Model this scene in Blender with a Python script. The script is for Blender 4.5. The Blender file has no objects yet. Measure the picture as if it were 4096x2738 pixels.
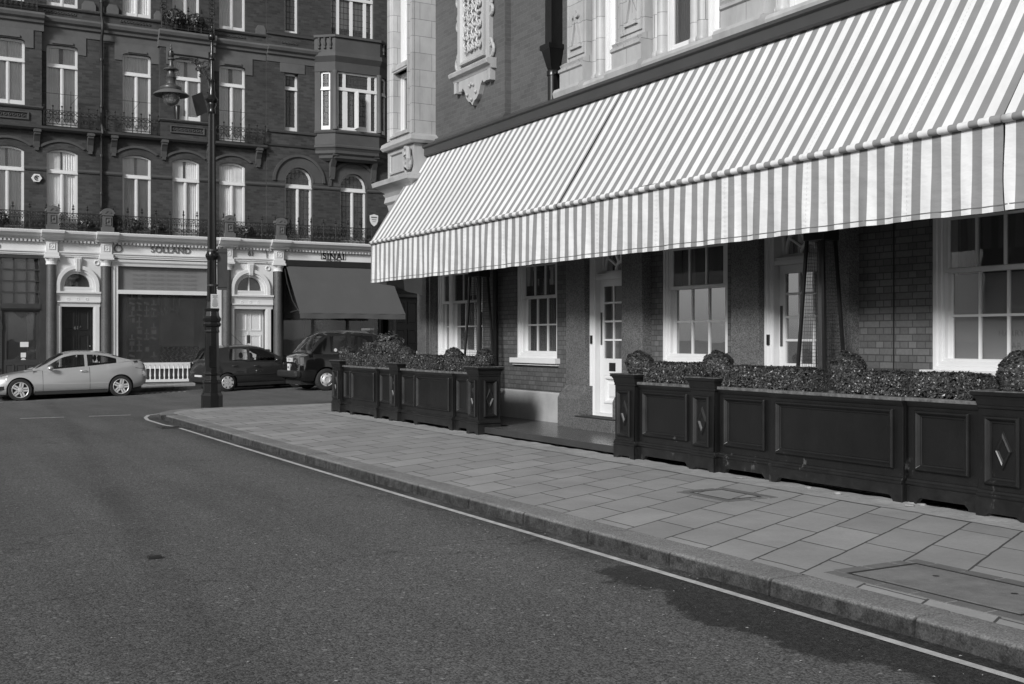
import bpy, bmesh, math, random
from mathutils import Vector, Matrix
R = math.radians
PI = math.pi
rnd = random.Random(11)
scene = bpy.context.scene
COL = scene.collection

# ------------------------------------------------------------------ mesh builder
def T_far(Y0):                      # facade looking towards -Y : s = x, d = out of the wall
    return lambda s, z, d: (s, Y0 - d, z)
def T_side(X0):                     # facade looking towards -X : s = y
    return lambda s, z, d: (X0 - d, s, z)
def T_dir(o, u, n):                 # general vertical plane through o, along u, outward n
    return lambda s, z, d: (o[0] + u[0]*s + n[0]*d, o[1] + u[1]*s + n[1]*d, z)
T_ID = lambda x, y, z: (x, y, z)

class MB:
    def __init__(s, T=T_ID):
        s.v = []; s.f = []; s.T = T
    def add(s, pts, faces):
        b = len(s.v); s.v += [s.T(*p) for p in pts]
        s.f += [tuple(b+i for i in f) for f in faces]
        return s
    def box(s, a0, a1, b0, b1, c0, c1):
        p = [(a, b, c) for a in (a0, a1) for b in (b0, b1) for c in (c0, c1)]
        return s.add(p, [(0,1,3,2),(4,6,7,5),(0,4,5,1),(2,3,7,6),(0,2,6,4),(1,5,7,3)])
    def prism(s, pts, c0, c1):       # polygon in (a,b) extruded along c
        n = len(pts)
        p = [(a, b, c0) for a, b in pts] + [(a, b, c1) for a, b in pts]
        f = [tuple(range(n))[::-1], tuple(range(n, 2*n))]
        f += [(i, (i+1) % n, n+(i+1) % n, n+i) for i in range(n)]
        return s.add(p, f)
    def mold(s, prof, a0, a1):       # profile [(c,b)] (depth, height) extruded along a
        n = len(prof)
        p = [(a0, b, c) for c, b in prof] + [(a1, b, c) for c, b in prof]
        f = [tuple(range(n))[::-1], tuple(range(n, 2*n))]
        f += [(i, (i+1) % n, n+(i+1) % n, n+i) for i in range(n)]
        return s.add(p, f)
    def rings(s, rr, close=True, cap=False):
        n = len(rr[0]); p = [q for r in rr for q in r]; f = []
        for k in range(len(rr)-1):
            for i in range(n if close else n-1):
                j = (i+1) % n
                f.append((k*n+i, k*n+j, (k+1)*n+j, (k+1)*n+i))
        if cap:
            f.append(tuple(range(n))[::-1]); f.append(tuple((len(rr)-1)*n+i for i in range(n)))
        return s.add(p, f)
    def frame(s, a0, a1, b0, b1, prof, cap=False):   # mitred frame, prof [(inset, depth)]
        rr = [[(a0+i, b0+i, d), (a1-i, b0+i, d), (a1-i, b1-i, d), (a0+i, b1-i, d)] for i, d in prof]
        s.rings(rr)
        if cap:
            b = len(s.v); s.f.append((b-4, b-3, b-2, b-1))
        return s
    def rhomb(s, a, b, ha, hb, prof, cap=True):
        rr = [[(a-ha*k, b, d), (a, b-hb*k, d), (a+ha*k, b, d), (a, b+hb*k, d)] for k, d in prof]
        s.rings(rr)
        if cap:
            q = len(s.v); s.f.append((q-4, q-3, q-2, q-1))
        return s
    def arch(s, a, b, r0, r1, c0, c1, t0=0, t1=PI, n=18):
        rr = []
        for i in range(n+1):
            t = t0+(t1-t0)*i/n; c, q = math.cos(t), math.sin(t)
            rr.append([(a+r0*c, b+r0*q, c0), (a+r1*c, b+r1*q, c0), (a+r1*c, b+r1*q, c1), (a+r0*c, b+r0*q, c1)])
        return s.rings(rr, True, True)
    def tube(s, pts, r, n=6, cap=True):
        P = [Vector(p) for p in pts]; rr = []
        up = None
        for i, p in enumerate(P):
            t = (P[min(i+1, len(P)-1)] - P[max(i-1, 0)])
            if t.length < 1e-9: t = Vector((0, 0, 1))
            t.normalize()
            if up is None:
                up = t.orthogonal().normalized()
            up = (up - t*up.dot(t))
            if up.length < 1e-6: up = t.orthogonal()
            up.normalize(); w = t.cross(up)
            ri = r[i] if isinstance(r, (list, tuple)) else r
            rr.append([tuple(p + (up*math.cos(2*PI*k/n) + w*math.sin(2*PI*k/n))*ri) for k in range(n)])
        return s.rings(rr, True, cap)
    def lathe(s, c, prof, n=20, axis=2, cap=True, ph=0.0):   # prof [(r, h)]
        rr = []
        for r, h in prof:
            ring = []
            for k in range(n):
                t = 2*PI*k/n+ph; x, y = r*math.cos(t), r*math.sin(t)
                q = (x, y, h) if axis == 2 else ((x, h, y) if axis == 1 else (h, x, y))
                ring.append((c[0]+q[0], c[1]+q[1], c[2]+q[2]))
            rr.append(ring)
        return s.rings(rr, True, cap)
    def torus(s, c, R0, r, axis=1, n=16, m=6, t0=0, t1=2*PI):
        full = abs(t1-t0-2*PI) < 1e-6
        pts = []
        k = n if full else n+1
        rr = []
        for i in range(k):
            t = t0+(t1-t0)*i/n; ring = []
            for j in range(m):
                q = 2*PI*j/m; rad = R0+r*math.cos(q); h = r*math.sin(q)
                x, y = rad*math.cos(t), rad*math.sin(t)
                e = (x, y, h) if axis == 2 else ((x, h, y) if axis == 1 else (h, x, y))
                ring.append((c[0]+e[0], c[1]+e[1], c[2]+e[2]))
            rr.append(ring)
        if full: rr.append(rr[0])
        return s.rings(rr, True, not full)
    def grid(s, fn, nu, nv):         # fn(i/nu, j/nv) -> point
        p = [fn(i/nu, j/nv) for i in range(nu+1) for j in range(nv+1)]
        f = [(i*(nv+1)+j, (i+1)*(nv+1)+j, (i+1)*(nv+1)+j+1, i*(nv+1)+j+1) for i in range(nu) for j in range(nv)]
        return s.add(p, f)
    def ell(s, c, r, nu=12, nv=8):
        p = []; 
        rr = []
        for j in range(nv+1):
            t = -PI/2+PI*j/nv; q = max(math.cos(t), .02)
            rr.append([(c[0]+r[0]*q*math.cos(2*PI*i/nu), c[1]+r[1]*q*math.sin(2*PI*i/nu), c[2]+r[2]*math.sin(t)) for i in range(nu)])
        return s.rings(rr, True, True)
    def mesh(s, name, recalc=True):
        me = bpy.data.meshes.new(name)
        me.from_pydata(s.v, [], s.f)
        bm = bmesh.new(); bm.from_mesh(me)
        bmesh.ops.remove_doubles(bm, verts=bm.verts, dist=1e-5)
        if recalc: bmesh.ops.recalc_face_normals(bm, faces=bm.faces)
        bm.to_mesh(me); bm.free(); me.update()
        return me

def put(name, mb, mat, parent=None, smooth=None, bevel=0, local=False, recalc=True):
    me = mb.mesh(name, recalc) if isinstance(mb, MB) else mb
    o = bpy.data.objects.new(name, me); COL.objects.link(o)
    if mat is not None: me.materials.clear(); me.materials.append(mat)
    if smooth is not None:
        for p in me.polygons: p.use_smooth = True
        if smooth < 180:
            es = me.edges
            bm = bmesh.new(); bm.from_mesh(me)
            for e in bm.edges:
                e.smooth = not (len(e.link_faces) == 2 and e.calc_face_angle(0) > R(smooth))
            bm.to_mesh(me); bm.free()
    if parent is not None:
        o.parent = parent
        if not local and parent.type == 'EMPTY':
            o.matrix_parent_inverse = parent.matrix_basis.inverted()
    if bevel:
        m = o.modifiers.new('edge', 'BEVEL'); m.width = bevel; m.segments = 2; m.limit_method = 'ANGLE'; m.angle_limit = R(40)
        m.harden_normals = False
    return o
def tag(o, label=None, cat=None, group=None, kind=None):
    if label: o['label'] = label
    if cat: o['category'] = cat
    if group: o['group'] = group
    if kind: o['kind'] = kind
    return o
def thing(name, label, cat, loc=(0,0,0), rz=0, group=None):
    o = bpy.data.objects.new(name, None); COL.objects.link(o)
    o.empty_display_size = .2; o.location = loc; o.rotation_euler = (0, 0, rz)
    return tag(o, label, cat, group)
def struct(name, mb, mat, smooth=None, label=None, recalc=True):
    o = put(name, mb, mat, None, smooth, recalc=recalc); o['kind'] = 'structure'
    if label: o['label'] = label
    return o
def dup(root, loc, rz=0, label=None, group=None):
    r = root.copy(); COL.objects.link(r); r.location = loc; r.rotation_euler = (0, 0, rz)
    if label: r['label'] = label
    if group: r['group'] = group
    for ch in list(root.children):
        c = ch.copy(); COL.objects.link(c); c.parent = r
        for g in list(ch.children):
            d = g.copy(); COL.objects.link(d); d.parent = c
    return r

# ------------------------------------------------------------------ materials
def nodes(name):
    m = bpy.data.materials.new(name); m.use_nodes = True
    nt = m.node_tree; nt.nodes.clear()
    out = nt.nodes.new('ShaderNodeOutputMaterial')
    return m, nt, out
class N:
    def __init__(s, nt): s.nt = nt
    def new(s, t, **kw):
        n = s.nt.nodes.new(t)
        for k, v in kw.items(): setattr(n, k, v)
        return n
    def lk(s, a, b): s.nt.links.new(a, b)
    def inp(s, n, k, v):
        if isinstance(v, bpy.types.NodeSocket): s.lk(v, n.inputs[k])
        else: n.inputs[k].default_value = v
    def math(s, op, a, b=None, c=None, clamp=False):
        n = s.new('ShaderNodeMath', operation=op, use_clamp=clamp)
        s.inp(n, 0, a)
        if b is not None: s.inp(n, 1, b)
        if c is not None: s.inp(n, 2, c)
        return n.outputs[0]
    def pos(s): return s.new('ShaderNodeNewGeometry').outputs['Position']
    def obj(s): return s.new('ShaderNodeTexCoord').outputs['Object']
    def xyz(s, v):
        n = s.new('ShaderNodeSeparateXYZ'); s.lk(v, n.inputs[0]); return n.outputs
    def comb(s, x=0., y=0., z=0.):
        n = s.new('ShaderNodeCombineXYZ'); s.inp(n, 0, x); s.inp(n, 1, y); s.inp(n, 2, z); return n.outputs[0]
    def noise(s, vec, scale, detail=4, rough=.55):
        n = s.new('ShaderNodeTexNoise'); s.lk(vec, n.inputs['Vector'])
        n.inputs['Scale'].default_value = scale; n.inputs['Detail'].default_value = detail; n.inputs['Roughness'].default_value = rough
        return n.outputs['Fac']
    def vor(s, vec, scale, feat='F1', out='Distance', rand=1.0):
        n = s.new('ShaderNodeTexVoronoi', feature=feat); s.lk(vec, n.inputs['Vector'])
        n.inputs['Scale'].default_value = scale; n.inputs['Randomness'].default_value = rand
        return n.outputs[out]
    def mr(s, v, a, b, c, d, smooth=False):
        n = s.new('ShaderNodeMapRange'); n.interpolation_type = 'SMOOTHSTEP' if smooth else 'LINEAR'
        s.lk(v, n.inputs[0])
        for i, k in enumerate((a, b, c, d)): n.inputs[i+1].default_value = k
        return n.outputs[0]
    def bw(s, c):
        n = s.new('ShaderNodeRGBToBW'); s.lk(c, n.inputs[0]); return n.outputs[0]
    def bump(s, h, strength, dist=.01, normal=None):
        n = s.new('ShaderNodeBump'); n.inputs['Strength'].default_value = strength; n.inputs['Distance'].default_value = dist
        s.lk(h, n.inputs['Height'])
        if normal is not None: s.lk(normal, n.inputs['Normal'])
        return n.outputs[0]
    def mixf(s, f, a, b):
        n = s.new('ShaderNodeMix'); n.data_type = 'FLOAT'
        s.inp(n, 0, f); s.inp(n, 2, a); s.inp(n, 3, b); return n.outputs[0]
    def scale(s, v, sx, sy, sz):
        n = s.new('ShaderNodeMapping'); s.lk(v, n.inputs[0]); n.inputs['Scale'].default_value = (sx, sy, sz); return n.outputs[0]
def principled(h, out, val, rough=.6, metal=0, coat=0, normal=None, spec=.5, sub=None):
    b = h.new('ShaderNodeBsdfPrincipled')
    if isinstance(val, bpy.types.NodeSocket):
        h.lk(h.comb(val, val, val), b.inputs['Base Color'])
    else: b.inputs['Base Color'].default_value = (val, val, val, 1)
    h.inp(b, 'Roughness', rough); h.inp(b, 'Metallic', metal); h.inp(b, 'Coat Weight', coat)
    b.inputs['Coat Roughness'].default_value = .06
    b.inputs['Specular IOR Level'].default_value = spec
    if normal is not None: h.lk(normal, b.inputs['Normal'])
    h.lk(b.outputs[0], out.inputs[0])
    return b
def grey(name, val, rough=.6, var=.18, vs=3., bump=0., bs=60., metal=0, coat=0, spec=.5, rvar=0., streak=False):
    m, nt, out = nodes(name); h = N(nt); p = h.pos()
    q = h.scale(p, 1, 1, .25) if streak else p
    n1 = h.noise(q, vs, 6, .65)
    v = h.math('MULTIPLY', h.mr(n1, .25, .75, 1-var, 1+var), val)
    r = rough if not rvar else h.mr(h.noise(p, vs*2.3, 4), .3, .7, rough-rvar, rough+rvar)
    nm = h.bump(h.noise(p, bs, 3), bump, .01) if bump else None
    principled(h, out, v, r, metal, coat, nm, spec)
    return m
def brickmat(name, val, mortar, w=.225, hgt=.075, mt=.006, var=.35, rough=.75, squash=1.0, bstr=.35, weather=.2):
    m, nt, out = nodes(name); h = N(nt); p = h.pos(); x, y, z = h.xyz(p)[0:3]
    u = h.math('ADD', x, y); vec = h.comb(u, z, 0.)
    t = h.new('ShaderNodeTexBrick'); h.lk(vec, t.inputs['Vector'])
    t.offset = .5; t.squash = squash; t.squash_frequency = 2
    t.inputs['Scale'].default_value = 1; t.inputs['Brick Width'].default_value = w; t.inputs['Row Height'].default_value = hgt
    t.inputs['Mortar Size'].default_value = mt; t.inputs['Mortar Smooth'].default_value = .15; t.inputs['Bias'].default_value = 0
    t.inputs['Color1'].default_value = (1-var,)*3+(1,); t.inputs['Color2'].default_value = (1+var,)*3+(1,)
    t.inputs['Mortar'].default_value = (mortar/val,)*3+(1,)
    c = h.bw(t.outputs['Color'])
    wv = h.mr(h.noise(p, .55, 6, .6), .3, .7, 1-weather, 1+weather)
    fine = h.mr(h.noise(p, 30, 3), .3, .7, .9, 1.1)
    v = h.math('MULTIPLY', h.math('MULTIPLY', h.math('MULTIPLY', c, val), wv), fine)
    inv = h.math('SUBTRACT', 1.0, t.outputs['Fac'])
    nm = h.bump(h.math('ADD', inv, h.math('MULTIPLY', h.noise(p, 60, 3), .3)), bstr, .006)
    principled(h, out, v, rough, normal=nm, spec=.35)
    return m
def blockmat(name, val, joint, w=.5, hgt=.32, var=.06, rough=.45):
    m, nt, out = nodes(name); h = N(nt); p = h.pos(); x, y, z = h.xyz(p)[0:3]
    vec = h.comb(h.math('ADD', x, y), z, 0.)
    t = h.new('ShaderNodeTexBrick'); h.lk(vec, t.inputs['Vector'])
    t.inputs['Scale'].default_value = 1; t.inputs['Brick Width'].default_value = w; t.inputs['Row Height'].default_value = hgt
    t.inputs['Mortar Size'].default_value = .004; t.inputs['Mortar Smooth'].default_value = .3
    t.inputs['Color1'].default_value = (1-var,)*3+(1,); t.inputs['Color2'].default_value = (1+var,)*3+(1,)
    t.inputs['Mortar'].default_value = (joint/val,)*3+(1,)
    g = h.mr(h.noise(h.scale(p, 1, 1, .35), 2.2, 7, .7), .3, .72, .72, 1.14)
    v = h.math('MULTIPLY', h.math('MULTIPLY', h.bw(t.outputs['Color']), val), g)
    nm = h.bump(h.math('SUBTRACT', h.math('MULTIPLY', h.noise(p, 14, 4), .4), t.outputs['Fac']), .25, .006)
    principled(h, out, v, rough, normal=nm)
    return m
def granite(name, val):
    m, nt, out = nodes(name); h = N(nt); p = h.pos()
    c = h.bw(h.vor(p, 95, 'F1', 'Color'))
    v = h.math('MULTIPLY', h.mr(c, .15, .85, .42, 1.65), val)
    v = h.math('MULTIPLY', v, h.mr(h.noise(p, 2, 4), .3, .7, .85, 1.15))
    principled(h, out, v, .5)
    return m
def asphalt():
    m, nt, out = nodes('asphalt'); h = N(nt); p = h.pos(); x, y, z = h.xyz(p)[0:3]
    st = h.scale(p, 1, 1, 1)
    cell = h.bw(h.vor(st, 96, 'F1', 'Color')); dist = h.vor(st, 96)
    big = h.bw(h.vor(st, 23, 'F1', 'Color')); bigd = h.vor(st, 23)
    v = h.mr(cell, .2, .8, .060, .162)
    pale = h.math('MULTIPLY', h.mr(big, .77, .80, 0, 1), h.mr(bigd, .26, .36, 1, 0))
    v = h.math('ADD', v, h.math('MULTIPLY', pale, .10))
    dark = h.math('MULTIPLY', h.mr(dist, .42, .66, 0, 1), .03)
    v = h.math('SUBTRACT', v, dark)
    n = h.mr(h.noise(p, .32, 8, .65), .3, .7, .85, 1.15)
    trk = h.mr(h.noise(h.scale(p, 1.4, .12, 1), 1., 4), .35, .7, .85, 1.12)
    v = h.math('MULTIPLY', h.math('MULTIPLY', v, n), trk)
    sm = h.math('ABSOLUTE', h.math('SUBTRACT', x, h.math('ADD', h.math('MULTIPLY', y, .093), h.math('ADD', .83, h.math('MULTIPLY', h.noise(p, .9, 4), .25)))))
    v = h.math('MULTIPLY', v, h.math('SUBTRACT', 1.0, h.math('MULTIPLY', h.mr(sm, .05, .22, .20, 0, True), h.mr(h.noise(p, 1.3, 4), .35, .6, .3, 1))))
    sy = h.math('ABSOLUTE', h.math('SUBTRACT', y, h.math('ADD', h.math('MULTIPLY', x, .16), h.math('ADD', 7.1, h.math('MULTIPLY', h.noise(p, 3, 4), .2)))))
    v = h.math('MULTIPLY', v, h.math('SUBTRACT', 1.0, h.math('MULTIPLY', h.mr(sy, .004, .012, .45, 0), h.mr(h.noise(p, .8, 3), .48, .56, 0, 1))))
    # long damp stain along the channel
    dx = h.math('MULTIPLY', h.math('SUBTRACT', x, 4.50), 2.1); dy = h.math('MULTIPLY', h.math('SUBTRACT', y, 4.7), .50)
    r = h.math('SQRT', h.math('ADD', h.math('MULTIPLY', dx, dx), h.math('MULTIPLY', dy, dy)))
    r = h.math('ADD', r, h.math('MULTIPLY', h.math('SUBTRACT', h.noise(p, 1.7, 6, .65), .5), 1.5))
    wet = h.mr(r, .80, .96, 1, 0, True)
    # grime along the kerb
    ch = h.math('MULTIPLY', h.mr(x, 4.15, 4.7, 0, 1, True), h.mr(h.noise(h.scale(p, 1, .5, 1), 2.4, 6, .7), .36, .58, .15, .85))
    ch = h.math('MULTIPLY', ch, h.mr(y, 23, 24, 1, 0))
    wet = h.math('MAXIMUM', wet, ch)
    v = h.math('MULTIPLY', v, h.mr(h.math('MULTIPLY', wet, h.mr(h.noise(p, 16, 5, .7), .3, .62, 1.0, .74)), 0, 1, 1, .17))
    rough = h.mr(wet, 0, 1, .88, .62)
    # hairline cracks
    cr = h.new('ShaderNodeTexVoronoi', feature='DISTANCE_TO_EDGE')
    warp = h.new('ShaderNodeVectorMath', operation='ADD'); h.lk(p, warp.inputs[0])
    nz = h.new('ShaderNodeTexNoise'); h.lk(p, nz.inputs['Vector']); nz.inputs['Scale'].default_value = 2; nz.inputs['Detail'].default_value = 5
    h.lk(nz.outputs['Color'], warp.inputs[1]); h.lk(warp.outputs[0], cr.inputs['Vector']); cr.inputs['Scale'].default_value = .34
    crk = h.math('MULTIPLY', h.mr(cr.outputs['Distance'], 0, .006, 1, 0), h.mr(h.noise(p, .6, 3), .5, .56, 0, .55))
    v = h.math('MULTIPLY', v, h.math('SUBTRACT', 1.0, crk))
    nm = h.bump(h.math('SUBTRACT', h.math('MULTIPLY', h.noise(p, 160, 2), .4), dist), .55, .006)
    principled(h, out, v, rough, normal=nm, spec=.35)
    return m
def slabs():
    m, nt, out = nodes('paving_slabs'); h = N(nt); p = h.pos(); x, y, z = h.xyz(p)[0:3]
    t = h.new('ShaderNodeTexBrick'); h.lk(h.comb(h.math('ADD', x, .18), h.math('ADD', y, .12), 0.), t.inputs['Vector'])
    wob = h.math('MULTIPLY', h.math('SUBTRACT', h.noise(p, 5, 3), .5), .02)
    h.lk(h.comb(h.math('ADD', h.math('ADD', x, .18), wob), h.math('ADD', h.math('SUBTRACT', y, h.math('MULTIPLY', x, .48)), wob), 0.), t.inputs['Vector'])
    t.inputs['Scale'].default_value = 1; t.inputs['Brick Width'].default_value = .72; t.inputs['Row Height'].default_value = .475
    t.inputs['Mortar Size'].default_value = .010; t.inputs['Mortar Smooth'].default_value = .2
    t.inputs['Color1'].default_value = (.9,)*3+(1,); t.inputs['Color2'].default_value = (1.12,)*3+(1,)
    t.inputs['Mortar'].default_value = (.24,)*3+(1,)
    g = h.mr(h.noise(p, 1.1, 7, .65), .3, .7, .84, 1.14)
    f = h.mr(h.noise(p, 45, 4, .7), .3, .7, .93, 1.07)
    sp = h.mr(h.vor(p, 3.1), .0, .035, .45, 1)      # chewing-gum spots
    st = h.mr(h.noise(h.scale(p, 3, 9, 1), 1.2, 5), .72, .78, 1, .72)
    v = h.math('MULTIPLY', h.math('MULTIPLY', h.bw(t.outputs['Color']), .275), g)
    v = h.math('MULTIPLY', h.math('MULTIPLY', v, f), h.math('MULTIPLY', sp, st))
    nm = h.bump(h.math('SUBTRACT', h.math('MULTIPLY', h.noise(p, 70, 3), .15), t.outputs['Fac']), .4, .008)
    principled(h, out, v, .8, normal=nm, spec=.3)
    return m
def kerbmat():
    m, nt, out = nodes('granite_kerb'); h = N(nt); p = h.pos(); x, y, z = h.xyz(p)[0:3]
    c = h.bw(h.vor(p, 110, 'F1', 'Color'))
    v = h.math('MULTIPLY', h.mr(c, .15, .85, .68, 1.35), .19)
    v = h.math('MULTIPLY', v, h.mr(h.noise(p, 1.6, 5), .3, .7, .78, 1.2))
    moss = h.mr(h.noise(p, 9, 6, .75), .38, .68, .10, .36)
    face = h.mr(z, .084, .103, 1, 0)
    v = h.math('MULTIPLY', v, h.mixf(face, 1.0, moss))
    top = h.mr(h.noise(p, 4.5, 6, .75), .60, .70, 1, .62)
    v = h.math('MULTIPLY', v, top)
    nm = h.bump(h.noise(p, 45, 5, .75), .6, .012)
    principled(h, out, v, .85, normal=nm, spec=.3)
    return m
def stripes():
    m, nt, out = nodes('striped_canvas'); h = N(nt); p = h.pos(); x, y, z = h.xyz(p)[0:3]
    k = h.math('FRACT', h.math('DIVIDE', y, .208))
    d = h.math('ABSOLUTE', h.math('SUBTRACT', k, .5))      # 0 at the middle of the white
    w = h.mr(d, .262, .268, 0, 1)
    col = h.mixf(w, .67, .235)
    sm = h.math('ABSOLUTE', h.math('SUBTRACT', h.math('FRACT', h.math('DIVIDE', h.math('SUBTRACT', y, .104), 1.248)), .5))
    dash = h.math('GREATER_THAN', h.math('FRACT', h.math('MULTIPLY', z, 26)), .5)
    seam = h.math('MULTIPLY', h.mr(sm, .0016, .0024, 1, 0), dash)
    col = h.math('MULTIPLY', col, h.mr(seam, 0, 1, 1, .66))
    col = h.math('MULTIPLY', col, h.mr(h.noise(h.scale(p, 2.2, 2.2, .5), 1.3, 6, .6), .3, .7, .91, 1.05))
    puck = h.math('MULTIPLY', h.mr(sm, .0, .045, 1, 0, True), h.math('SINE', h.math('MULTIPLY', z, 120)))
    wr = h.math('ADD', h.math('MULTIPLY', h.noise(h.scale(p, 1, 1.5, 3.2), 2.2, 3, .5), .07), h.math('MULTIPLY', puck, .004))
    nm = h.bump(wr, .75, .45)
    b = h.new('ShaderNodeBsdfDiffuse'); c3 = h.comb(col, col, col); h.lk(c3, b.inputs[0]); h.lk(nm, b.inputs['Normal'])
    tr = h.new('ShaderNodeBsdfTranslucent'); h.lk(c3, tr.inputs[0])
    mx = h.new('ShaderNodeMixShader'); mx.inputs[0].default_value = .02
    h.lk(b.outputs[0], mx.inputs[1]); h.lk(tr.outputs[0], mx.inputs[2]); h.lk(mx.outputs[0], out.inputs[0])
    return m
def glass(name, tint=.9, refl=1.0, wav=.05, ior=1.52, haze_and_dust=.0):
    m, nt, out = nodes(name); h = N(nt); p = h.pos()
    nm = h.bump(h.noise(p, 1.6, 2), wav, .02)
    g = h.new('ShaderNodeBsdfGlossy'); g.inputs['Roughness'].default_value = .015; g.inputs['Color'].default_value = (refl,)*3+(1,); h.lk(nm, g.inputs['Normal'])
    t = h.new('ShaderNodeBsdfTransparent'); t.inputs[0].default_value = (tint,)*3+(1,)
    fr = h.new('ShaderNodeFresnel'); fr.inputs[0].default_value = ior
    mx = h.new('ShaderNodeMixShader'); h.lk(fr.outputs[0], mx.inputs[0]); h.lk(t.outputs[0], mx.inputs[1]); h.lk(g.outputs[0], mx.inputs[2])
    
    if haze_and_dust:  # even grey haze painted into the panes in place of street reflections
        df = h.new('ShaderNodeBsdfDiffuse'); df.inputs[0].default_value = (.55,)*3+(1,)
        m2 = h.new('ShaderNodeMixShader'); h.lk(h.mr(h.noise(h.scale(p, 1, 1, .6), 1.1, 5), .3, .7, haze_and_dust*.6, haze_and_dust*1.4), m2.inputs[0]); h.lk(mx.outputs[0], m2.inputs[1]); h.lk(df.outputs[0], m2.inputs[2]); mx = m2
    h.lk(mx.outputs[0], out.inputs[0])
    return m
def leafmat(name, val, var=.6, rough=.42):
    m, nt, out = nodes(name); h = N(nt); p = h.pos()
    v = h.math('MULTIPLY', h.math('MULTIPLY', h.mr(h.noise(p, 30, 2), .25, .75, 1-var, 1+var), h.mr(h.noise(p, 6, 3), .3, .7, .75, 1.25)), val)
    b = principled(h, out, v, rough, spec=.5)
    return m
def painted(name, val=.018):       # old dark gloss paint with chips near the ground
    m, nt, out = nodes(name); h = N(nt); p = h.pos(); x, y, z = h.xyz(p)[0:3]
    v = h.math('MULTIPLY', h.mr(h.noise(h.scale(p, 1, 1, .3), 2.5, 6), .3, .7, .75, 1.3), val)
    low = h.mr(z, .30, .55, 1, .0)
    chip = h.math('MULTIPLY', h.mr(h.noise(h.scale(p, 1, 1, .6), 9, 7, .72), .61, .65, 0, 1), h.mr(h.noise(p, 1.9, 3), .50, .60, 0, 1))
    chip = h.math('MULTIPLY', chip, h.mr(z, .40, .54, 1, .02))
    v = h.math('ADD', v, h.math('MULTIPLY', chip, .07))
    haze_and_dust = h.math('MULTIPLY', h.mr(z, .1, .45, 1, .0), h.mr(h.noise(p, 7, 6, .7), .4, .75, 0, .018))
    v = h.math('ADD', v, haze_and_dust)
    nm = h.bump(h.math('SUBTRACT', h.noise(h.scale(p, 1, 1, .2), 22, 4), h.math('MULTIPLY', chip, .6)), .12, .01)
    principled(h, out, v, h.mr(h.noise(p, 3, 5), .3, .7, .30, .48), normal=nm, spec=.5)
    return m

def globe_mat():
    m, nt, out = nodes('clouded_globe'); h = N(nt)
    t = h.new('ShaderNodeBsdfTransparent'); d = h.new('ShaderNodeBsdfDiffuse'); d.inputs[0].default_value = (.6,)*3+(1,)
    tl = h.new('ShaderNodeBsdfTranslucent'); tl.inputs[0].default_value = (.6,)*3+(1,)
    g = h.new('ShaderNodeBsdfGlossy'); g.inputs['Roughness'].default_value = .03
    a = h.new('ShaderNodeMixShader'); a.inputs[0].default_value = .5; h.lk(d.outputs[0], a.inputs[1]); h.lk(tl.outputs[0], a.inputs[2])
    b = h.new('ShaderNodeMixShader'); b.inputs[0].default_value = .30; h.lk(t.outputs[0], b.inputs[1]); h.lk(a.outputs[0], b.inputs[2])
    fr = h.new('ShaderNodeFresnel'); fr.inputs[0].default_value = 1.5
    c = h.new('ShaderNodeMixShader'); h.lk(fr.outputs[0], c.inputs[0]); h.lk(b.outputs[0], c.inputs[1]); h.lk(g.outputs[0], c.inputs[2]); h.lk(c.outputs[0], out.inputs[0])
    return m
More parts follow.
